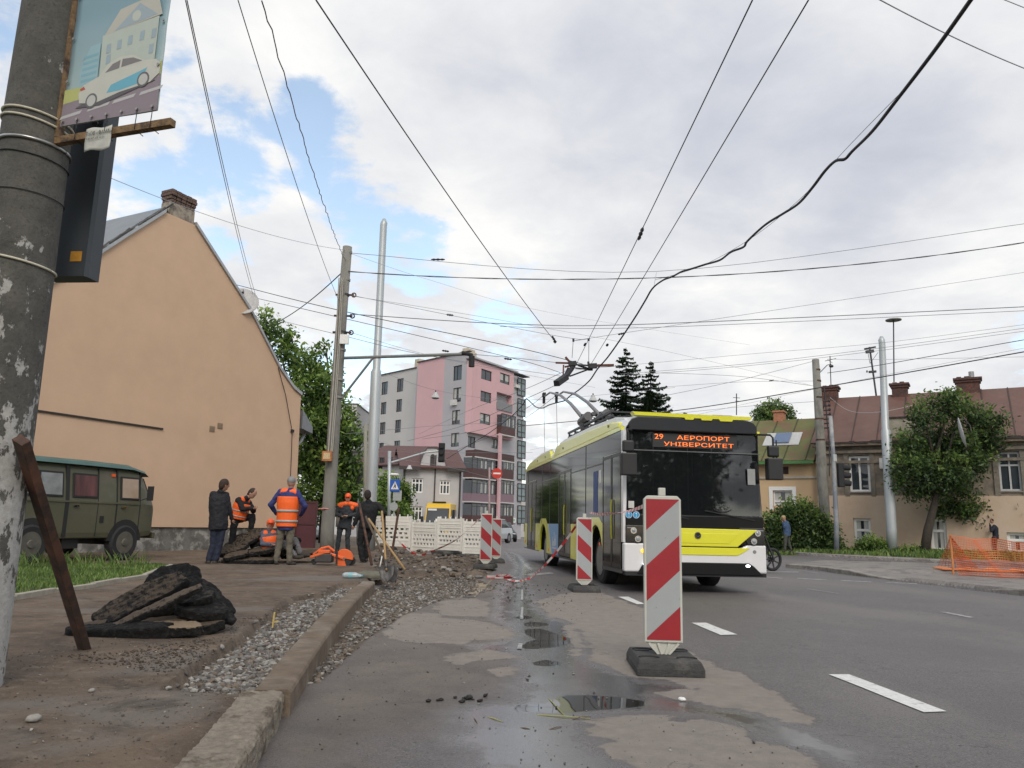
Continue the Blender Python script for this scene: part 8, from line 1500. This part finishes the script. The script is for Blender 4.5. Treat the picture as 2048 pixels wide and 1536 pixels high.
# disc cutter
sc_ = P(*c3(1385,945), 17.3); sw = thing('disc_cutter', 'orange petrol disc cutter with a big round orange blade guard standing on the ground', 'power saw', (sc_[0], sc_[1], zat(sc_[0], sc_[1])+.0)); oz = mat('saw_orange', (.72,.13,.03), .45, var=.1, vs=6)
O = Vector(sw.matrix_basis.translation); dc = Vector(P(*c3(1388,868), 17.3))-O; rr_ = .20
mb = MB(); ps = [(dc.x+rr_*math.cos(a), dc.z+rr_*math.sin(a)) for a in np.linspace(R(-10), R(290), 26)]+[(dc.x, dc.z)]; mb.prism(ps, 'y', dc.y-.03, dc.y+.03); gd = mb.build('blade_guard', oz, sw, bevel=.008)
mb = MB(); mb.tube([(dc.x, dc.y-.045, dc.z), (dc.x, dc.y-.031, dc.z)], .035, 14); mb.build('hub', chrome, gd); mb = MB(); mb.tube([(dc.x, dc.y-.008, dc.z), (dc.x, dc.y+.008, dc.z)], rr_*.92, 30); mb.build('disc', darkm, sw)
mb = MB(); mb.box(dc.x-.62, dc.x-.25, dc.y-.12, dc.y+.16, .06, .26); mb.build('engine', mat('engine_dark', (.05,.045,.045), .6, var=.3), sw, bevel=.03)
mb = MB(); mb.tube([(dc.x-.68, dc.y, .22), (dc.x-.5, dc.y-.02, .36), (dc.x-.35, dc.y-.02, .40), (dc.x-.22, dc.y, .30)], .028, 8); mb.box(dc.x-.55, dc.x-.30, dc.y-.13, dc.y+.10, .262, .33); mb.bar((dc.x-.3, dc.y-.05, .25), (dc.x, dc.y-.05, dc.z), .07, .05); mb.bar((dc.x-.72, dc.y-.1, .17), (dc.x-.35, dc.y-.1, .30), .05, .05); mb.build('housing', oz, sw, bevel=.012)
mb = MB(); mb.tube([(dc.x-.14, dc.y-.10, .03), (dc.x-.14, dc.y-.10, .34)], .02, 8); mb.tube([(dc.x-.66, dc.y, .07), (dc.x-.66, dc.y+.05, .07)], .06, 12); mb.build('stand', darkm, sw)
mb = MB(); mb.tube([(dc.x+.14, dc.y+.05, .10), (dc.x+.14, dc.y+.10, .10)], .10, 18); mb.build('wheel', rub, sw)
# water bottles, rubber mat
bpos = P(*c3(1465,985), 13.6)
mbt = thing('bottle_pack', 'crumpled clear blue plastic water bottle lying beside the end of the kerb', 'bottle', (bpos[0], bpos[1], zat(bpos[0], bpos[1]))); cle = mat('clear_plastic', (.42,.50,.52), .12, var=.3, vs=12, alpha=.8)
MB().tube([(-.16,0,.05), (-.12,0,.05), (.06,.02,.052), (.12,.02,.045), (.16,.02,.045)], [.03,.05,.05,.03,.018], 14).build('bottle', cle, mbt, smooth=True); MB().tube([(.16,.02,.045), (.18,.02,.045)], .019, 10).build('cap', mat('cap_blue', (.1,.3,.5), .5), mbt); MB().tube([(-.06,.0,.05), (.01,.01,.05)], .0515, 14).build('label', mat('label_cyan', (.2,.42,.45), .5), mbt)
mp_ = P(*c3(1650,985), 13.9); o = MB(); o.loft([[(-.28,-.2,.0), (.24,-.22,.0), (.26,.2,.0), (-.24,.22,.0)], [(-.28,-.2,.05), (.24,-.22,.05), (.26,.2,.07), (-.24,.22,.08)], [(-.2,-.14,.09), (.18,-.15,.09), (.2,.14,.10), (-.18,.15,.11)]]); o = o.build('rubber_foot', mat('foot_green_grey', (.13,.125,.095), .9, var=.3, bump=.5), bevel=.01); o.location = (mp_[0], mp_[1], .12); tag(o, 'spare grey green rubber barrier foot lying by the end of the kerb', 'barrier foot')
# peg in the gravel
pg = G(545, 1255, .08); o = MB().bar((0,0,0), (.01,0,.14), .022, .012).bar((.01,0,.05), (.05,.0,.06), .012, .012).build('wooden_peg', mat('peg_yellow', (.55,.42,.15), .7)); o.location = pg; tag(o, 'small yellow wooden peg stuck in the gravel of the trench', 'peg')
# ================= OVERHEAD LINES =================
wdark = mat('wire_dark', (.05,.052,.06), .5, var=0); wgrey = mat('wire_grey', (.20,.21,.23), .5, var=0); wpale = mat('wire_pale', (.36,.37,.40), .5, var=0); wblk = mat('wire_black', (.012,.012,.016), .6, var=0)
def wire(label, pts, r, m_=wdark, sag=0, wig=0, seed=0, twist=0):
    """pts: (u, v, depth) sight-line points; the wire hangs between them"""
    W3 = [Vector(P(*p)) for p in pts]; mb = MB(); rr_ = random.Random(seed)
    if len(W3) == 2: pl = catenary(W3[0], W3[1], sag, 24 if not wig else 70)
    else:
        pl = []
        for i in range(len(W3)-1):
            a, b = W3[i], W3[i+1]; p0 = W3[max(i-1, 0)]; p3 = W3[min(i+2, len(W3)-1)]
            for k in range(8): s = k/8; pl.append(.5*((2*a)+(b-p0)*s+(2*p0-5*a+4*b-p3)*s*s+(3*a-p0-3*b+p3)*s**3))
        pl.append(W3[-1])
    if wig: pl = [p+Vector((rr_.uniform(-wig, wig), 0, rr_.uniform(-wig, wig))) for p in pl]
    o0 = pl[0].copy(); pl = [p-o0 for p in pl]
    if twist:
        for sg in (-1, 1): mb.tube([p+Vector((0, sg*r*.9*math.sin(i*1.9), sg*r*.9*math.cos(i*1.9))) for i, p in enumerate(pl)], r*.7, 5)
    else: mb.tube(pl, r, 6)
    o = mb.build('overhead_wire', m_, smooth=True); o.location = o0; return tag(o, label, 'wire', 'overhead wires')
wire('left wire of the pale close pair dropping from the top left past the banner', [(371,0,7.5),(524,640,34)], .007, wpale, .35); wire('right wire of the pale close pair dropping from the top left past the banner', [(374,0,7.5),(529,640,34)], .007, wpale, .35)
wire('thin wire falling from the top left to the middle of the concrete pole', [(476,0,7.5),(677,600,21.4)], .0065, wgrey, .16)
wire('slightly crinkled wire from the top left down to the top of the concrete pole', [(525,0,7.5),(600,265,9.8),(690,520,21.4)][::2], .008, wdark, .2, wig=.014, seed=4)
wire('long straight wire from the top edge to the junction, left of the contact wires', [(632,0,7.0),(1110,683,21.8)], .0085, wdark, .12)
cw0 = [(1505,0,6.2),(1282,460,13.2),(1170,700,22.0)]; cw1 = [(1617,0,6.2),(1340,460,12.6),(1190,700,22.0)]
wire('left contact wire of the pair climbing steeply to the top edge', [(1505,0,6.2),(1148,738,22.6)], .007, wdark, .02); wire('right contact wire of the pair climbing steeply to the top edge', [(1617,0,6.2),(1178,735,22.6)], .007, wdark, .02)
blk = [(1945,-5,6.0),(1870,100,6.8),(1795,198,7.7),(1745,262,8.5),(1705,302,9.2),(1690,318,9.4),(1671,322,9.6),(1650,342,10.0),(1625,375,10.5),(1597,407,11.2),(1565,428,11.8),(1530,450,12.4),(1495,482,13.2),(1487,494,13.5),(1462,504,14.0),(1440,520,14.6),(1410,529,15.3),(1385,537,15.8),(1364,543,16.3),(1345,553,16.8),(1325,561,17.3),(1305,577,18),(1290,602,18.6),(1270,635,19.4),(1240,680,20.5),(1215,715,21.4),(1195,738,22),(1180,760,23),(1160,778,24),(1140,792,25),(1130,801,26),(1115,805,27),(1098,810,28.5),(1085,816,30),(1072,814,31),(1063,806,32),(1052,798,33),(1045,810,34),(1020,835,37),(975,868,41),(925,898,46),(893,918,50)]
wire('thick sagging black cable waving from the top right down to the trolley wires', blk, .021, wblk)
wire('thin carrier wire running with the thick black cable', [(1797,190,7.7),(1690,300,9.5),(1600,398,11.3),(1500,478,13.2),(1400,533,15.6),(1310,560,17.6)], .004, wgrey)
wire('twisted black cable crossing the whole sky from the left concrete pole', [(697,543,21.4),(2080,480,21.0)], .0135, wdark, .62, twist=1)
wire('thin cable from the concrete pole top to the right edge, above the twisted cable', [(700,506,21.4),(1310,543,22.5),(2080,443,21)], .0075, wgrey)
wire('short vertical hanger between the thin cable and the thick black cable', [(1313,545,22.4),(1308,572,18.2)], .008, wpale)
wire('upper of the two parallel cables at mid height across the sky', [(700,628,21.4),(1024,648,21.6),(1300,648,22),(2080,612,21)], .012, wgrey); wire('lower of the two parallel cables at mid height across the sky', [(1000,653,22.6),(1300,655,22.6),(2080,620,22)], .008, wgrey)
wire('span wire dipping to the two droppers above the junction', [(700,590,21.4),(1024,655,22.2),(1146,677,22.6),(1180,677,22.6),(1240,667,23),(2080,540,26)], .0065, wgrey)
wire('cable from the roof slope of the peach house passing the concrete pole to the right', [(463,567,26),(676,620,22),(1024,693,24),(1165,728,25)], .011, wdark); wire('second lower cable from the peach house toward the trolley wires', [(485,590,26),(676,634,22),(1024,716,24),(1120,745,25)], .009, wdark)
wire('third lowest cable leaving the tree toward the right of the silver pole', [(556,640,26),(680,670,22),(860,712,24),(1120,752,27)], .008, wgrey)
wire('dark drop cable from the tree up to the concrete pole', [(553,645,30),(688,541,21.4)], .018, wdark, .15)
wire('faint thin wire high on the left reaching the top of the concrete pole', [(195,345,12),(690,500,21.4)], .006, wpale, .2)
wire('pale wire crossing the top right corner', [(1755,-3,9),(2070,145,11)], .009, wpale, .05); wire('short wire in the extreme top right corner', [(1995,-6,9),(2080,28,10)], .007, wpale)
wire('thick dark cable rising from behind the trolleybus to the right edge', [(1035,853,40),(1345,822,30),(1635,776,24),(2080,698,20)], .016, wdark)
wire('cable from the concrete pole on the right up to the right edge', [(1655,746,37.8),(1760,730,34),(2080,674,28)], .014, wdark)
wire('upper wire of the close pair passing just under the top of the right steel pole', [(1240,748,30),(1500,727,30),(1760,696,28),(2080,652,26)], .0075, wgrey); wire('lower wire of the close pair passing just under the top of the right steel pole', [(1240,752,30),(1500,731,30),(1760,701,28),(2080,658,26)], .0075, wgrey)
wire('long thin wire from the conifers to the right edge above the steel pole', [(1150,740,30),(1500,708,30),(1760,686,28),(2080,645,26)], .006, wgrey)
wire('wire running level from the right concrete pole to the right edge', [(1655,718,38),(1760,719,36),(2080,713,32)], .007, wgrey)
wire('wire from the spruce tops to the upper clamp of the right concrete pole', [(1336,790,40),(1480,760,38),(1628,722,37.8)], .010, wgrey); wire('wire coming from the far left to the second clamp of the right concrete pole', [(1290,745,45),(1470,752,42),(1628,772,37.8)], .010, wgrey)
wire('nearly level wire over the green roof to the right concrete pole', [(1300,776,40),(1480,764,39),(1628,762,37.8)], .008, wgrey); wire('low wire over the green roof meeting the right concrete pole', [(1340,828,46),(1500,812,42),(1632,803,38)], .009, wgrey); wire('pale loose cable sagging across the brown roof', [(1660,795,40),(1700,822,40),(1760,824,39),(1825,811,39)], .012, wpale)
wire('wire sloping from the junction to the left past the pink block top', [(1130,742,22.6),(1046,780,30),(940,820,38),(838,868,48)], .009, wgrey); wire('contact wire leaving the junction to the lower left, upper one', [(1112,770,23),(1046,800,28),(930,850,36),(815,882,46)], .009, wdark); wire('contact wire from the front collector head running back to the lower left', [(1088,790,26.6),(1046,820,30),(960,860,38),(845,878,48)], .009, wdark); wire('contact wire from the rear collector head running back behind the bus', [(1113,790,26.6),(1060,830,31),(1000,865,38),(900,905,50)], .009, wdark)
wire('thin level wire crossing the front of the pink block', [(760,742,35),(880,782,38),(1060,800,40),(1350,775,42)], .008, wgrey); wire('wire crossing the middle windows of the pink block', [(690,868,30),(880,851,36),(1062,843,40)], .008, wgrey); wire('lower wire across the balconies of the pink block', [(690,905,34),(900,935,38),(1060,980,42)], .008, wgrey)
wire('level wire over the old pale house front', [(700,900,40),(860,905,44),(1065,905,48)], .008, wgrey); wire('wire from the silver pole down toward the old pale house', [(720,870,30),(830,905,40),(930,925,50),(1050,935,55)], .007, wgrey)
wire('second span wire from the left pole hook toward the conifers', [(702,665,21.4),(900,720,28),(1190,775,40)], .006, wgrey); wire('thin wire from the pole hook sloping across to the right concrete pole', [(704,592,21.4),(1000,640,26),(1320,700,34),(1620,770,37.8)], .0055, wgrey); wire('thin faint wire from the pole top sloping right to the far spruce', [(704,508,21.4),(860,560,26),(1100,625,32),(1500,690,42)], .005, wpale)
wire('wire from the bracket arm end to the trolley wire junction', [(938,708,20.3),(1030,716,21.5),(1112,725,22.6)], .008, wgrey); wire('long faint wire rising from behind the bus to the right edge', [(1060,900,50),(1300,850,44),(1620,780,38),(2080,690,30)], .006, wgrey)
for i, (lb, a, b) in enumerate([('splice insulator on the left contact wire', (1286,455,13.1), (1277,480,13.6)), ('clamp on the long straight wire before the junction', (1104,672,21.5), (1111,684,21.8)), ('insulator where the span wire meets the thick cable', (1236,669,23), (1250,666,23)), ('small insulator high on the thin cable left of centre', (862,519,22), (890,519,22.1)), ('small insulator on the wire right of the silver pole', (893,629,22), (907,631,22)), ('small insulator above the roof of the pink block', (1008,717,24), (1024,719,24)), ('small insulator over the left wing of the pink block', (884,701,24), (898,703,24)), ('clip on the left contact wire above the junction', (1168,692,21.8), (1172,686,21.7)), ('clip on the right contact wire above the junction', (1213,692,21.4), (1216,688,21.3)), ('insulator on the wire over the green roof', (1538,762,38), (1548,760,38))]):
    p, q = Vector(P(*a)), Vector(P(*b)); mb = MB(); d = q-p; mb.tube([p*0, d*.2, d*.35, d*.5, d*.65, d*.8, d], [.012,.035,.02,.04,.02,.035,.012], 8); o = mb.build('line_insulator', wblk, smooth=True); o.location = p; tag(o, lb, 'insulator', 'small insulators and clips on the wires')
# overhead junction
cs = lambda x, y: (1040+x*.15137, 640+y*.15137)
YJ = 22.6; J0 = Vector(P(*cs(700,580), YJ)); sw_ = thing('trolley_wire_junction', 'dark trolley wire switch gear hanging over the road above the trolleybus', 'overhead junction', J0)
def jb(name, segs, m_=wblk):
    mb = MB()
    for (a, b, w_, y0, y1) in segs: mb.bar(tuple(Vector(P(*cs(*a), YJ+y0))-J0), tuple(Vector(P(*cs(*b), YJ+y1))-J0), w_, w_)
    return mb.build(name, m_, sw_)
jb('main_frame', [((640,580),(745,570),.13,0,0), ((740,590),(905,602),.045,0,0), ((770,598),(920,650),.05,0,.3), ((905,610),(1015,605),.14,0,0), ((900,640),(960,640),.12,.2,.2), ((660,600),(730,600),.12,.1,.1), ((730,635),(880,650),.04,.3,.3), ((660,742),(905,652),.04,-.8,.2)])
jb('spreader_bar', [((1020,602),(1240,598),.07,0,0)], mat('rust_red', (.09,.03,.02), .8)); jb('spreader_bar', [((470,565),(645,570),.05,0,0), ((600,490),(672,572),.06,0,0), ((575,600),(570,745),.045,0,-.5), ((590,620),(700,600),.05,0,0)], mat('rust_red', (.09,.03,.02), .8))
jb('switch_tongue', [((700,620),(600,760),.10,0,-.8), ((640,640),(570,780),.06,0,-.8), ((610,750),(480,840),.16,-.8,-1.4), ((600,770),(500,850),.10,-.8,-1.4)])
jb('dropper', [((705,245),(688,500),.014,0,0), ((910,250),(908,570),.014,0,0)]); jb('dropper_insulator', [((705,245),(706,285),.06,0,0), ((906,245),(906,275),.06,0,0), ((902,550),(906,600),.06,0,0), ((450,275),(475,300),.07,-.6,-.6)])
